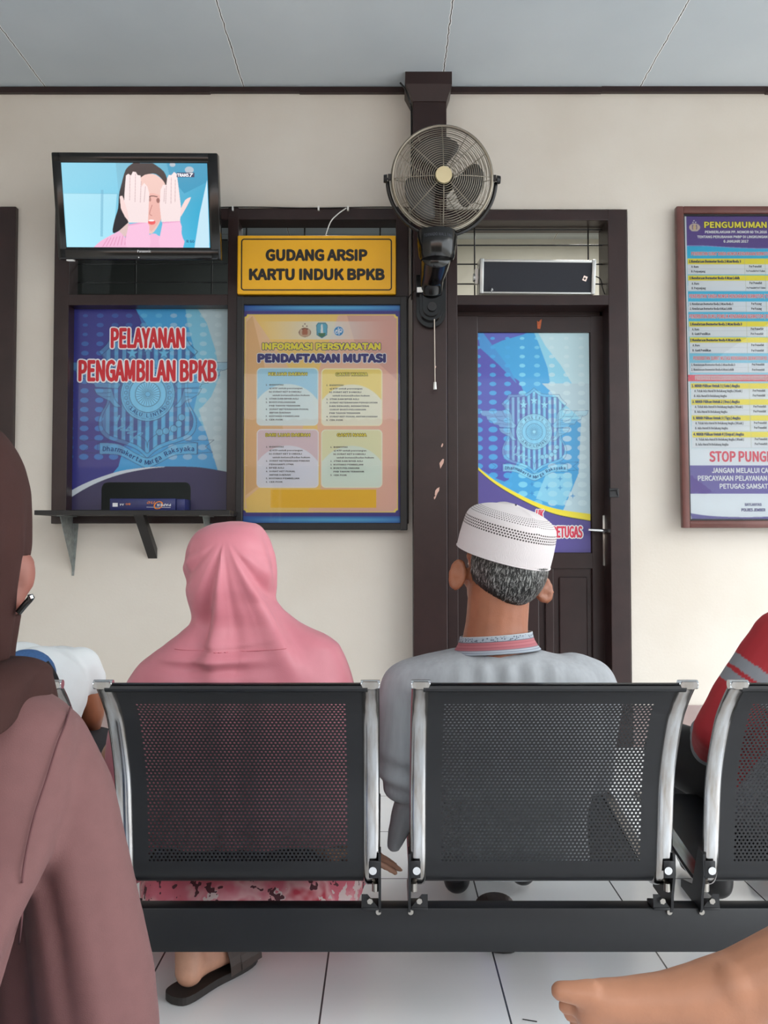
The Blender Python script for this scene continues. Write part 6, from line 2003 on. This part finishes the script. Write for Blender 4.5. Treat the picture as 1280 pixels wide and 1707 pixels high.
cx_ = nt.nodes.new('ShaderNodeMix'); cx_.data_type = 'RGBA'; cx_.inputs[6].default_value = (*lin((208, 200, 200)), 1); cx_.inputs[7].default_value = (*lin((70, 62, 60)), 1)
L(hole, cx_.inputs['Factor']); L(cx_.outputs[2], b.inputs['Base Color'])
wv = nt.nodes.new('ShaderNodeTexWave'); wv.inputs['Scale'].default_value = 9; wv.inputs['Distortion'].default_value = 14; wv.inputs['Detail'].default_value = 1
mp = nt.nodes.new('ShaderNodeMapping'); mp.inputs['Scale'].default_value = (5, 1.2, 1); L(uvn.outputs['UV'], mp.inputs['Vector']); L(mp.outputs['Vector'], wv.inputs['Vector'])
hgt = mth('SUBTRACT', mth('MULTIPLY', wv.outputs['Fac'], mth('MULTIPLY', mth('LESS_THAN', sp_.outputs['Y'], .27), .25)), mth('MULTIPLY', hole, 1.5))
bp = nt.nodes.new('ShaderNodeBump'); bp.inputs['Strength'].default_value = .5; bp.inputs['Distance'].default_value = .0015; L(hgt, bp.inputs['Height']); L(bp.outputs['Normal'], b.inputs['Normal'])
prf = [(.0985, -.002), (.0995, .003), (.0995, .02), (.0985, .045), (.0965, .066), (.0925, .078), (.084, .088), (.068, .097), (.048, .1035), (.024, .107), (.002, .108)]
pr = interp_rows([(h, r) for r, h in prf], 60)
arc_ = np.r_[0, np.cumsum(np.hypot(np.diff(pr[:, 0]), np.diff(pr[:, 1])))]; arc_ /= arc_[-1]
V = []; F = []; UV = []
n = 128
for j in range(60):
    for i in range(n + 1):
        t = 2 * PI * i / n
        rr = pr[j, 1]
        crease = .0045 * math.exp(-(math.sin(t - .15) * rr / .007) ** 2) * (1 if j > 36 else 0) * (1 if math.cos(t - .15) < 0 else .4)
        V.append(capc + Rc @ Vector((rr * math.sin(t), -rr * 1.10 * math.cos(t), pr[j, 0] + crease)))
        UV.append((i / n, arc_[j]))
for j in range(59):
    for i in range(n): F.append([j * (n + 1) + i, j * (n + 1) + i + 1, (j + 1) * (n + 1) + i + 1, (j + 1) * (n + 1) + i])
cap_ = add('cap', np.array([tuple(v) for v in V]), F, cm, pb, True, uv=np.array(UV))
rim = [capc + Rc @ Vector((.0992 * math.sin(t), -.0992 * 1.10 * math.cos(t), -.001)) for t in np.linspace(0, 2 * PI, 80)[:-1]]
MB().tube(rim, .0016, 6, True).build('cap_hem', mat('white_cap_hem', (206, 198, 198), .8), cap_, True)

# shirt
mb = MB()
rows = [(1083, 752, 900, .078, .085), (1087, 738, 912, .082, .09), (1092, 716, 936, .088, .095), (1098, 690, 962, .094, .10), (1106, 664, 984, .100, .11), (1118, 648, 1004, .104, .115), (1140, 640, 1016, .108, .12),
        (1180, 668, 1012, .108, .125), (1230, 690, 1004, .105, .125), (1300, 700, 990, .10, .13), (1370, 700, 984, .10, .14), (1450, 694, 988, .10, .16)]
R_ = []
for y, xl, xr, bk, ft in rows:
    l, r = P(xl, y, YB), P(xr, y, YB)
    R_.append((l.z, (l.x + r.x) / 2, YB + (.03 if y > 1300 else 0), (r.x - l.x) / 2, bk, ft))
q = interp_rows(R_, 60)
V, F, UV = loft([tuple(t) for t in q], 96, 2.3)
Fc = list(F) + [list(range(96))[::-1], list(range(59 * 97, 59 * 97 + 96))]
mb.raw(V, Fc)
limb(mb, P(705, 1145, YB), .064, P(684, 1152, YB), .066, P(676, 1170, YB), .062, P(671, 1235, 1.79), .062, P(676, 1290, 1.80), .058)
limb(mb, P(676, 1290, 1.80), .056, V3(.10, 1.99, .50), .045, V3(.15, 2.09, .50), .036)
limb(mb, P(684, 1325, 1.85), .034, P(664, 1385, 1.86), .026, P(657, 1408, 1.86), .020)
limb(mb, P(955, 1136, YB), .064, P(978, 1146, YB), .066, P(992, 1165, YB), .060, P(984, 1240, 1.82), .056, P(985, 1290, 1.86), .05, V3(.36, 2.10, .50), .036)
V, F, N = remesh(mb, .007, 7)
def shirt_fold(V):
    x = V[:, 0] - .25; z = V[:, 2]
    r = .0035 * noise3(V * [1, 1, .35], 34, 3) + .0022 * noise3(V, 60, 4)
    r += .005 * np.cos(x * 75 + (z - .7) * 14) * np.exp(-((z - .70) / .07) ** 2) * np.clip(1.6 - V[:, 1], 0, 1) * 0
    yoke = np.exp(-((x - .0) / .11) ** 4) * np.clip((.765 - z) / .02, 0, 1) * np.clip((z - .60) / .08, 0, 1)
    r += .0035 * np.cos(x * 130) * yoke
    arm = np.clip((.09 - V[:, 0]) / .03, 0, 1) * np.clip((.62 - z) / .05, 0, 1)
    r += .006 * np.sin(z * 120 + x * 40) * arm * np.exp(-((z - .50) / .06) ** 2)
    return r
V = wrinkle(V, N, shirt_fold)
ys = np.interp(V[:, 2], pz_[:60][::-1], py_[:60][::-1]) + .016
inx = (V[:, 0] > .05) & (V[:, 0] < .58)
V[:, 1] = np.where((V[:, 2] < .735) & inx, np.maximum(V[:, 1], ys), V[:, 1])
sh_o = add('shirt', V, F, M['shirt'], pb, True)
# collar with maroon bands
cmat = bpy.data.materials.new('striped_collar'); cmat.use_nodes = True
nt = cmat.node_tree; b = nt.nodes['Principled BSDF']; b.inputs['Roughness'].default_value = .8
uvn = nt.nodes.new('ShaderNodeUVMap'); uvn.uv_map = 'uv'; sp_ = nt.nodes.new('ShaderNodeSeparateXYZ'); nt.links.new(uvn.outputs['UV'], sp_.inputs[0])
r = nt.nodes.new('ShaderNodeValToRGB'); r.color_ramp.interpolation = 'CONSTANT'
st = [(0, (150, 158, 168)), (.09, (116, 122, 136)), (.13, (158, 164, 172)), (.2, (112, 108, 120)), (.24, (160, 92, 100)), (.36, (140, 72, 82)), (.39, (168, 98, 104)), (.52, (140, 72, 82)), (.55, (164, 94, 100)), (.66, (96, 92, 104)), (.70, (150, 158, 168)), (.92, (166, 172, 178))]
e = r.color_ramp.elements
while len(e) < len(st): e.new(.5)
for el, (p_, c_) in zip(e, st): el.position = p_; el.color = (*lin(c_), 1)
nt.links.new(sp_.outputs['Y'], r.inputs['Fac'])
# little leaf pattern in the top band
mpx = nt.nodes.new('ShaderNodeMapping'); mpx.inputs['Scale'].default_value = (90, 9, 1); nt.links.new(uvn.outputs['UV'], mpx.inputs['Vector'])
vo = nt.nodes.new('ShaderNodeTexVoronoi'); vo.inputs['Scale'].default_value = 1; nt.links.new(mpx.outputs['Vector'], vo.inputs['Vector'])
lf = mth('MULTIPLY', mth('LESS_THAN', vo.outputs['Distance'], .38, nt), mth('MULTIPLY', mth('GREATER_THAN', sp_.outputs['Y'], .70, nt), mth('LESS_THAN', sp_.outputs['Y'], .93, nt), nt), nt)
mx = nt.nodes.new('ShaderNodeMix'); mx.data_type = 'RGBA'; nt.links.new(lf, mx.inputs['Factor']); nt.links.new(r.outputs['Color'], mx.inputs[6]); mx.inputs[7].default_value = (*lin((84, 92, 104)), 1)
nt.links.new(mx.outputs[2], b.inputs['Base Color'])
cb0 = P(826.5, 1081, 1.785); ct0 = P(826.5, 1052, 1.79)
V = []; F = []; UV = []
nj = 14
for j in range(nj + 1):
    t = j / nj
    c = cb0.lerp(ct0, t)
    rx = .0950 * (1 - t) + .0770 * t - .004 * math.sin(t * PI); ry = .092 * (1 - t) + .082 * t
    for i in range(81):
        a = math.radians(-158) + math.radians(316) * i / 80
        V.append((c.x + rx * math.sin(a), c.y - ry * math.cos(a), c.z + .006 * math.sin(a) + .012 * (1 - math.cos(a)) * -.5)); UV.append((i / 80, t))
for j in range(nj):
    for i in range(80): F.append([j * 81 + i, j * 81 + i + 1, (j + 1) * 81 + i + 1, (j + 1) * 81 + i])
co = add('collar', np.array(V), F, cmat, sh_o, True, uv=np.array(UV))
sd = co.modifiers.new('t', 'SOLIDIFY'); sd.thickness = .003; sd.offset = -1
# trousers and shoes
mb = MB()
limb(mb, V3(.255, 1.93, .44), .125, V3(.255, 1.95, .50), .12)
limb(mb, V3(.17, 1.94, .43), .098, V3(.10, 2.36, .42), .075, V3(.19, 2.375, .16), .056, V3(.20, 2.375, .10), .052)
limb(mb, V3(.35, 1.94, .43), .098, V3(.43, 2.36, .415), .075, V3(.40, 2.43, .12), .054)
V, F, N = remesh(mb, .008, 4)
V = wrinkle(V, N, lambda v: .003 * noise3(v, 50, 8))
add('trousers', V, F, M['trousers'], pb, True)
mb = MB(); foot_prims(mb, fL + V3(0, 0, .002), (.08, 1, 0), (0, 0, 1), 1, 1.16); mb.cap(fL, .038, fL + V3(0, .0, .075), .045)
V, F, N = remesh(mb, .006, 3); V[:, 2] = np.maximum(V[:, 2], .001)
add('shoe', V, F, M['black'], pb, True)
mb = MB(); foot_prims(mb, fR + V3(0, 0, .002), (.05, 1, 0), (0, 0, 1), -1, 1.16); mb.cap(fR, .038, fR + V3(0, .0, .06), .044)
V, F, N = remesh(mb, .006, 3); V[:, 2] = np.maximum(V[:, 2], .001)
add('shoe', V, F, M['black'], pb, True)
ls = thing('sandal', (.295, 2.12, 0), 'empty brown sandal on the floor behind the beam, below the right bench seat', 'sandal')
sandal(ls, (.292, 2.105, 0), (.04, 1, 0), 1.0, 1, True, .62)

# ---------------------------------------------------------------- person in the red jacket on the right seat
YE = 1.90
mb = MB()
sE, eE = P(1306, 1068, YE), P(1192, 1216, 1.93)
hE = V3(1.24, 2.14, .95)
Re = frame((0, .35, 1), (0, 1, -.35))
head_prims(mb, hE, Re)
sE2 = V3(1.36, 2.02, .74)
torso_prims(mb, (.99, 1.93, .45), (1.09, 1.96, .64), (1.17, 2.05, .79), hE, sE, sE2)
wE = V3(.84, 2.20, .52)
limb(mb, sE, .05, eE, .038, wE, .026); hand_prims(mb, wE, (.5, .8, -.2), (0, 0, 1), 1, .3)
wE2 = V3(1.16, 2.22, .52)
limb(mb, sE2, .05, V3(1.40, 2.06, .52), .038, wE2, .026); hand_prims(mb, wE2, (-.5, .8, -.2), (0, 0, 1), -1, .3)
limb(mb, V3(.91, 1.94, .42), .085, V3(.80, 2.32, .425), .058, V3(.93, 2.36, .09), .036); limb(mb, V3(1.09, 1.94, .42), .085, V3(1.16, 2.34, .42), .058, V3(1.14, 2.36, .09), .036)
foot_prims(mb, (.93, 2.36, .05), (.05, 1, 0), (0, 0, 1), 1); foot_prims(mb, (1.14, 2.36, .05), (.05, 1, 0), (0, 0, 1), -1)
pe = body('person in a red jacket with grey sleeve stripes leaning forward on the right seat', 'person', mb, M['skin_brown'], .006)
eyes(pe, hE, Re)
mb = MB(); mb.ell(hE + Re @ V3(0, -.016, .03), (.08, .098, .088), Re)
V, F, N = remesh(mb, .006, 2)
keep = (V - np.array(hE)) @ np.array(Re)
msk = (keep[:, 1] > .045) & (keep[:, 2] < .07)
V2 = V.copy(); V2[msk] = V2[msk] * .97 + np.array(hE) * .03
add('hair', V2, F, mat('black_hair', (26, 24, 24), .5, noise=.4, nscale=200), pe, True)
mb = MB()
def along(a, b, t): return a.lerp(b, t)
limb(mb, sE, .072, along(sE, eE, .5), .064, eE, .050, V3(.80, 2.06, .50), .048, V3(.83, 2.17, .515), .038)
limb(mb, sE2, .066, V3(1.40, 2.06, .52), .052, V3(1.17, 2.20, .52), .038)
for s_ in (-1, 1):
    limb(mb, V3(1.01 + .10 * s_, 1.92, .42), .125, V3(1.05 + .09 * s_, 1.95, .62), .125, V3(1.14 + .08 * s_, 2.0, .74), .095)
limb(mb, sE, .062, V3(1.22, 2.05, .745), .066, sE2, .062)
V, F, N = remesh(mb, .004, 9)
V = wrinkle(V, N, lambda v: .003 * noise3(v, 38, 12) + .0016 * noise3(v, 80, 13))
ys = np.interp(V[:, 2], pz_[:60][::-1], py_[:60][::-1]) + .016
V[:, 1] = np.where((V[:, 2] < .735) & (V[:, 0] > .64) & (V[:, 0] < 1.16), np.maximum(V[:, 1], ys), V[:, 1])
red, gry = lin((172, 40, 48)), lin((138, 140, 146))
axv = np.array(eE - sE); Ls = np.linalg.norm(axv); axv /= Ls
tt = (V - np.array(sE)) @ axv / Ls
off = np.linalg.norm((V - np.array(sE)) - np.outer((V - np.array(sE)) @ axv, axv), axis=1)
onarm = off < .11
cc = np.tile(red, (len(V), 1))
cc[onarm & (((tt > .325) & (tt < .435)) | ((tt > .475) & (tt < .585)))] = gry
sidep = ~onarm & (V[:, 0] < 1.02) & (V[:, 2] < .74 + (V[:, 0] - .9) * .5)
cc[sidep] = gry
cc[(V[:, 1] > 2.03) & (V[:, 2] < .53) & (V[:, 0] < .9)] = gry
jm = print_mat('red_jacket_fabric', .75)
add('jacket', V, F, jm, pe, True, col=cc)
mb = MB()
limb(mb, V3(.91, 1.93, .42), .10, V3(.80, 2.32, .42), .082, V3(.92, 2.37, .14), .058); limb(mb, V3(1.09, 1.93, .42), .10, V3(1.16, 2.34, .42), .08, V3(1.14, 2.37, .12), .058)
mb.cap((.91, 1.93, .43), .11, (1.09, 1.93, .43), .11)
V, F, N = remesh(mb, .008, 4); V = wrinkle(V, N, lambda v: .003 * noise3(v, 45, 21))
add('trousers', V, F, M['black_cloth'], pe, True)
for hx in (.93, 1.14):
    mb = MB(); foot_prims(mb, (hx, 2.355, .052), (.05, 1, 0), (0, 0, 1), 1, 1.18); mb.cap((hx, 2.355, .05), .040, (hx, 2.36, .10), .046)
    V, F, N = remesh(mb, .007, 3); V[:, 2] = np.maximum(V[:, 2], .001)
    add('shoe', V, F, M['black'], pe, True)

# ---------------------------------------------------------------- person in the white T-shirt bent forward on the far left seat
mb = MB()
hD = V3(-.93, 2.52, .50)
Rd = frame((0, .9, .3), (0, .3, -1))
head_prims(mb, hD, Rd)
sD, sD2 = P(128, 1115, 2.22), P(-40, 1120, 2.22)
torso_prims(mb, (-.90, 1.95, .455), (-.91, 2.12, .615), (-.92, 2.34, .64), hD, sD2, sD)
eD = P(150, 1190, 2.26)
limb(mb, sD, .048, eD, .037, V3(-.86, 2.44, .42), .026); hand_prims(mb, V3(-.86, 2.44, .42), (-.2, .6, -.8), (.6, .5, .3), 1, .3)
limb(mb, sD2, .048, V3(-1.12, 2.28, .47), .037, V3(-1.03, 2.44, .41), .026); hand_prims(mb, V3(-1.03, 2.44, .41), (.2, .6, -.8), (-.6, .5, .3), -1, .3)
limb(mb, V3(-.99, 1.96, .42), .08, V3(-1.02, 2.34, .41), .055, V3(-1.0, 2.36, .09), .035); limb(mb, V3(-.82, 1.96, .42), .08, V3(-.80, 2.34, .41), .055, V3(-.82, 2.36, .09), .035)
foot_prims(mb, (-1.0, 2.36, .048), (0, 1, 0), (0, 0, 1), -1); foot_prims(mb, (-.82, 2.36, .048), (0, 1, 0), (0, 0, 1), 1)
pd_ = body('person in a white T-shirt bent far forward on the leftmost seat', 'person', mb, M['skin_brown'], .006)
eyes(pd_, hD, Rd)
mb = MB(); mb.ell(hD + Rd @ V3(0, -.016, .03), (.08, .098, .088), Rd)
V, F, N = remesh(mb, .007, 2)
add('hair', V, F, M['scalp'], pd_, True)
mb = MB()
for a, b_ in ((-.99, -.99), (-.86, -.86)):
    limb(mb, V3(a + .01, 1.97, .55), .115, V3(b_, 2.10, .625), .115, V3(b_ - .01, 2.26, .64), .085)
limb(mb, V3(-.93, 1.99, .57), .12, V3(-.93, 2.14, .635), .112)
limb(mb, P(112, 1122, 2.20), .060, P(132, 1112, 2.22), .056, P(144, 1132, 2.235), .050)
limb(mb, P(-30, 1125, 2.22), .056, P(-50, 1150, 2.24), .050)
V, F, N = remesh(mb, .007, 5)
V = wrinkle(V, N, lambda v: .004 * noise3(v * [1, .6, 1], 36, 31) + .002 * noise3(v, 70, 32))
add('t_shirt', V, F, M['tee'], pd_, True)
mb = MB()
mb.cap((-.99, 1.95, .44), .105, (-.82, 1.95, .44), .105)
limb(mb, V3(-.99, 1.96, .43), .095, V3(-1.02, 2.34, .415), .072, V3(-1.0, 2.36, .10), .05); limb(mb, V3(-.82, 1.96, .43), .095, V3(-.80, 2.34, .415), .072, V3(-.82, 2.36, .10), .05)
V, F, N = remesh(mb, .009, 4)
add('trousers', V, F, M['trousers'], pd_, True)
for hx in (-1.0, -.82):
    mb = MB(); foot_prims(mb, (hx, 2.355, .052), (.0, 1, 0), (0, 0, 1), 1, 1.15); mb.cap((hx, 2.355, .05), .038, (hx, 2.36, .09), .044)
    V, F, N = remesh(mb, .008, 3); V[:, 2] = np.maximum(V[:, 2], .001)
    add('shoe', V, F, M['black'], pd_, True)
# denim bag on that back
bagc = P(46, 1124, 1.90)
bag = thing('denim_bag', bagc - V3(0, 0, .07), 'blue denim bag lying on the back of the white T-shirt', 'bag')
mb = MB(); mb.ell(bagc, (.066, .030, .058)); mb.ell(bagc + V3(-.03, .004, -.03), (.07, .032, .05))
V, F, N = remesh(mb, .006, 4)
add('bag_body', V, F, M['denim'], bag, True)
MB().tube(catmull([bagc + V3(.05, -.02, .03), bagc + V3(.068, -.012, -.005), bagc + V3(.07, .0, -.04), bagc + V3(.06, .01, -.07)]), .006, 8).build('strap', M['black_cloth'], bag, True)

# ---------------------------------------------------------------- woman in the brown hijab close by on the left
YC = .84
hC = P(-100, 925, YC)
Rc2 = frame((.10, .36, 1), (.20, .95, -.40))
mb = MB()
head_prims(mb, hC, Rc2, 0)
mb.ell(P(41, 956, .885), (.0105, .016, .0235)); mb.cap(P(41, 956, .885), .010, P(10, 950, .89), .02)
sC, sC2 = P(62, 1265, .90), P(-250, 1240, .70)
torso_prims(mb, (-.43, .36, .47), (-.46, .62, .66), (-.455, .76, .82), hC, sC2, sC)
eC, wC = P(168, 1840, .86), V3(-.33, 1.06, .46)
limb(mb, sC, .036, eC, .028, wC, .024); hand_prims(mb, wC, (-.4, .9, 0), (0, 0, 1), -1, .35)
eC2, wC2 = V3(-.70, .66, .52), V3(-.52, .98, .50)
limb(mb, sC2, .042, eC2, .034, wC2, .025); hand_prims(mb, wC2, (.3, .9, 0), (0, 0, 1), 1, .35)
limb(mb, V3(-.36, .40, .44), .085, V3(-.44, 1.16, .41), .055, V3(-.29, 1.20, .09), .036); limb(mb, V3(-.52, .40, .44), .085, V3(-.60, 1.16, .41), .055, V3(-.60, 1.20, .09), .036)
foot_prims(mb, (-.29, 1.19, .048), (0, 1, 0), (0, 0, 1), 1); foot_prims(mb, (-.60, 1.19, .048), (0, 1, 0), (0, 0, 1), -1)
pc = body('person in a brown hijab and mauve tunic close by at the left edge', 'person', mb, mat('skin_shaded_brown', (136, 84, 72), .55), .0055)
eyes(pc, hC, Rc2)
# tunic
mb = MB()
cxp = -80
rows = [(1140, 60, .03, .05), (1158, 140, .045, .07), (1185, 185, .055, .09), (1215, 205, .065, .10), (1300, 210, .08, .12), (1450, 195, .10, .13), (1700, 195, .13, .15)]
R_ = []
for y, hw, bk, ft in rows:
    c = P(cxp, y, .83); R_.append((c.z, c.x, .83 - .30 * max(0, (y - 1300) / 400.), hw / FPX * .80, bk, ft))
V, F, UV = loft([tuple(t) for t in interp_rows(R_, 50)], 80, 2.2)
mb.raw(V, list(F) + [list(range(80))[::-1], list(range(49 * 81, 49 * 81 + 80))])
sl = [P(40, 1236, .86), .048, P(72, 1246, .87), .0475, P(104, 1330, .865), .0525, P(122, 1420, .855), .0525, P(140, 1530, .85), .0555, P(158, 1640, .84), .0585, P(168, 1730, .83), .0575, P(172, 1840, .82), .052]
limb(mb, *sl)
limb(mb, P(172, 1840, .82), .05, V3(-.325, 1.02, .46), .038)
limb(mb, P(62, 1440, .89), .046, P(72, 1560, .88), .052, P(82, 1720, .87), .056, P(90, 1860, .85), .05)
limb(mb, sC2, .055, eC2, .05, wC2, .036)
limb(mb, V3(-.43, .36, .47), .15, V3(-.43, .45, .47), .15)
V, F, N = remesh(mb, .0055, 8)
pxs = np.array([(0, 0)])
def tun(V):
    # a long fold in the sleeve below the armhole and soft ripples
    a = P(55, 1410, .80); b2 = P(95, 1707, .76)
    ax_ = np.array(b2 - a); L_ = np.linalg.norm(ax_); ax_ /= L_
    # compare in the plane across the view, x and z only
    t = ((V[:, 0] - a.x) * (b2.x - a.x) + (V[:, 2] - a.z) * (b2.z - a.z)) / ((b2.x - a.x) ** 2 + (b2.z - a.z) ** 2)
    xx = a.x + (b2.x - a.x) * t
    d_ = V[:, 0] - xx
    g = np.exp(-(d_ / .009) ** 2) * np.clip(t / .12, 0, 1) * np.clip((1.6 - t), 0, 1)
    g2 = np.exp(-((d_ - .022) / .012) ** 2) * np.clip(t / .15, 0, 1)
    fr_ = (V[:, 1] < .86)
    return (-.0065 * g + .003 * g2) * fr_ + .0012 * noise3(V, 40, 41)
V = wrinkle(V, N, tun)
tn = add('tunic', V, F, M['mauve'], pc, True)
front = V[V[:, 1] < .87]
def press(pts, dy=-.0012, src=front):
    out = []
    for px_, py2 in pts:
        # find the surface point that projects nearest to this place
        dep = src[:, 1]
        u = src[:, 0] / dep; w_ = (src[:, 2] - CAMZ) / dep
        q = P(px_, py2, 1.0)
        dist = (u - q.x) ** 2 + (w_ - (q.z - CAMZ)) ** 2
        near = np.argsort(dist)[:6]
        i = near[np.argmin(dep[near])]
        out.append(P(px_, py2, dep[i] + dy))
    y = np.array([o.y for o in out]); k = np.ones(5) / 5
    ysm = np.convolve(np.pad(y, 2, 'edge'), k, 'valid')
    return [P(a, b2, yy) for (a, b2), yy in zip(pts, ysm)]
sm = smooth_pts([(118, 1178), (108, 1210), (96, 1240), (77, 1301), (58, 1359), (46, 1410), (39, 1450), (37, 1480), (37, 1520), (32, 1573)], 6)
MB().tube(press(sm), .0010, 6).build('seam', mat('dark_mauve_seam', (92, 56, 58), .9), tn, True)
# hijab hood and drape
rows = [(688, 4, .03, .03), (691, 30, .05, .05), (700, 66, .07, .07), (714, 86, .085, .085), (735, 102, .095, .095), (752, 112, .10, .10), (778, 122, .106, .106), (821, 130, .11, .11), (864, 129, .11, .112),
        (906, 127, .108, .112), (940, 120, .105, .11), (985, 112, .10, .105), (1028, 108, .096, .10), (1060, 103, .092, .098), (1095, 98, .088, .095), (1125, 94, .088, .095)]
R_ = []
for y, hw, bk, ft in rows:
    c = P(-101, y, YC - .01); R_.append((c.z, c.x, YC - .01, hw / FPX * YC, bk, ft))
q = interp_rows(R_, 90)
V, F, UV = loft([tuple(t) for t in q], 160, 2.0)
ang = np.arctan2(V[:, 0] - q[0, 1], -(V[:, 1] - YC + .01))           # 0 back, + right
zz = V[:, 2]
dep_ = .004 * np.cos(ang * 9 + zz * 10) * np.clip((P(0, 800, YC).z - zz) / .1, 0, 1)
rad = V[:, :2] - np.array([q[0, 1], YC - .01]); rl = np.maximum(np.linalg.norm(rad, axis=1, keepdims=True), 1e-6)
V[:, :2] += rad / rl * dep_[:, None]
# opening for the face: towards +x, front
zt, zb_ = P(0, 926, YC).z, P(0, 1024, YC).z
fc_ = np.array([V[f].mean(0) for f in F])
fang = np.arctan2(fc_[:, 0] - q[0, 1], -(fc_[:, 1] - YC + .01))
Fk = [f for f, c, a in zip(F, fc_, fang) if not (zb_ < c[2] < zt and math.radians(118) < a < math.radians(172))]
hj = add('hijab', V, Fk, M['brown_hijab'], pc, True)
sd = hj.modifiers.new('t', 'SOLIDIFY'); sd.thickness = .003
# drape over the shoulder
V = []; F = []
n = 160; m_ = 40
c0 = P(-99, 1112, YC - .01)
for j in range(m_ + 1):
    t = j / m_
    for i in range(n + 1):
        a = 2 * PI * i / n                     # from the back, + to the right
        sx, sy = math.sin(a), -math.cos(a)
        r0 = 88 / FPX * YC
        out = math.sin(min(t * 1.9, 1) * PI / 2)
        hemz = P(0, 1170, YC).z - .095 * (1 - abs(sx) ** 1.3) - .006 * math.cos(a * 5)
        rx = r0 + (.0900 - r0) * out + .003 * t; ry = r0 * 1.05 + (.150 - r0) * out ** 1.2 + .03 * t
        zz = c0.z + (hemz - c0.z) * (t ** 1.3) + .007 * math.sin(t * PI) + .004 * math.sin(t * 9) * (1 - t)
        rp_ = .0035 * math.cos(a * 12 + t * 4) * t
        V.append((c0.x + sx * (rx + rp_), YC - .02 + sy * (ry + rp_) , zz))
w = n + 1
for j in range(m_):
    for i in range(n): F.append([j * w + i, j * w + i + 1, (j + 1) * w + i + 1, (j + 1) * w + i])
dr = add('hijab_drape', np.array(V), F, M['brown_hijab'], hj, True)
sd = dr.modifiers.new('t', 'SOLIDIFY'); sd.thickness = .003
# glasses
gl = []
g0 = P(49, 1004, YC + .005)
mb = MB()
mb.tube([P(30, 1022, YC + .0), P(40, 1010, YC + .002), P(49, 1000, YC + .004), P(52, 996, YC + .01)], .0035, 8)
mb.box(tuple(P(47, 1003, YC)), tuple(P(54, 990, YC + .012)), bev=.002)
gls = mb.build('glasses', M['black_gloss'], pc)
MB().cyl(P(51, 993, YC - .001), P(53, 998, YC - .001), .002, n=8).build('hinge', M['bright'], gls)
MB().raw([P(36, 1018, YC + .003), P(50, 1004, YC + .006), P(46, 1010, YC + .045), P(34, 1026, YC + .045)], [[0, 1, 2, 3]]).build('lens', M['black_gloss'], gls)
# jeans
mb = MB()
limb(mb, V3(-.36, .40, .44), .095, V3(-.44, 1.16, .40), .07, V3(-.30, 1.21, .12), .058, V3(-.29, 1.205, .08), .056); limb(mb, V3(-.52, .40, .44), .095, V3(-.60, 1.16, .40), .07, V3(-.60, 1.20, .08), .056)
V, F, N = remesh(mb, .007, 4)
add('jeans', V, F, M['denim'], pc, True)
for hx in (-.29, -.60):
    mb = MB(); foot_prims(mb, (hx, 1.19, .052), (.0, 1, 0), (0, 0, 1), 1, 1.12); mb.cap((hx, 1.19, .05), .036, (hx, 1.195, .08), .042)
    V, F, N = remesh(mb, .008, 3); V[:, 2] = np.maximum(V[:, 2], .001)
    add('shoe', V, F, M['black'], pc, True)

# ---------------------------------------------------------------- crossed leg with bare foot at the lower right
YF = .85
def Q(a, b, dy=0.0): return P(a, b, YF + dy)
mb = MB()
knee = V3(.78, .62, .60); hip = V3(.62, .12, .47)
limb(mb, hip, .088, knee, .060, V3(.56, .76, .575), .050, Q(1345, 1603, -.01), .0415, Q(1235, 1646), .036)
limb(mb, Q(1235, 1646), .036, Q(1180, 1662), .0345, Q(1110, 1667), .0265, Q(1040, 1670), .0225, Q(1002, 1668), .0205)
limb(mb, Q(1225, 1665), .036, Q(1205, 1748), .035, Q(1195, 1790), .031)
limb(mb, Q(1195, 1775, .005), .031, Q(1090, 1738, .01), .026, Q(1000, 1702, .01), .023)
limb(mb, Q(1180, 1690, .02), .03, Q(1060, 1700, .03), .026, Q(1000, 1690, .03), .02)
mb.ell(Q(988, 1661, -.001), (.020, .016, .0155)); mb.ell(Q(992, 1684, .004), (.021, .020, .022))
limb(mb, Q(985, 1657, -.004), .0140, Q(958, 1655, -.004), .0115, Q(934, 1652, -.002), .0098)
for i, (x, y, dy) in enumerate(((944, 1672, .016), (952, 1684, .030), (962, 1698, .042), (976, 1712, .052))):
    limb(mb, Q(x + 48, y - 4, dy), .0125, Q(x + 22, y + 1, dy), .0095, Q(x, y + 5, dy), .0088)
mb.ell(Q(1222, 1646, -.012), (.026, .026, .026))
V, F, N = remesh(mb, .0035, 5)
def creases(v):
    a = Q(1060, 1690); 
    d_ = (v[:, 0] - a.x) * .92 + (v[:, 2] - a.z) * .45
    g = np.exp(-((v[:, 0] - a.x) / .028) ** 2 - ((v[:, 2] - a.z) / .035) ** 2) * (v[:, 1] < YF)
    return -.0006 * np.maximum(np.sin(d_ * 900), 0) ** 2 * g + .0006 * noise3(v, 90, 51)
V = wrinkle(V, N, creases)
pf = tag(add('person', V, F, mat('skin_tan_foot', (176, 122, 93), .5, noise=.10, nscale=25, bump=.15, bscale=260), None, True), 'bare foot and shin of a person with crossed leg at the lower right corner', 'person')
mb = MB(); limb(mb, hip, .105, knee.lerp(hip, .18), .078, knee.lerp(hip, .06), .074)
V, F, N = remesh(mb, .008, 4)
add('trousers', V, F, M['trousers'], pf, True)

# sliver of dirt on the tile
fl = lambda px_, py2: P(px_, py2, CAMZ / -((P(px_, py2, 1.0).z - CAMZ)))
s0, s1 = fl(871, 1700), fl(895, 1704)
tag(MB().cyl(s0 + V3(0, 0, .0012), s1 + V3(0, 0, .0012), .0011, n=6).build('dirt_sliver', M['ink']), 'thin dark sliver lying on the floor tile left of the bare foot', 'litter')
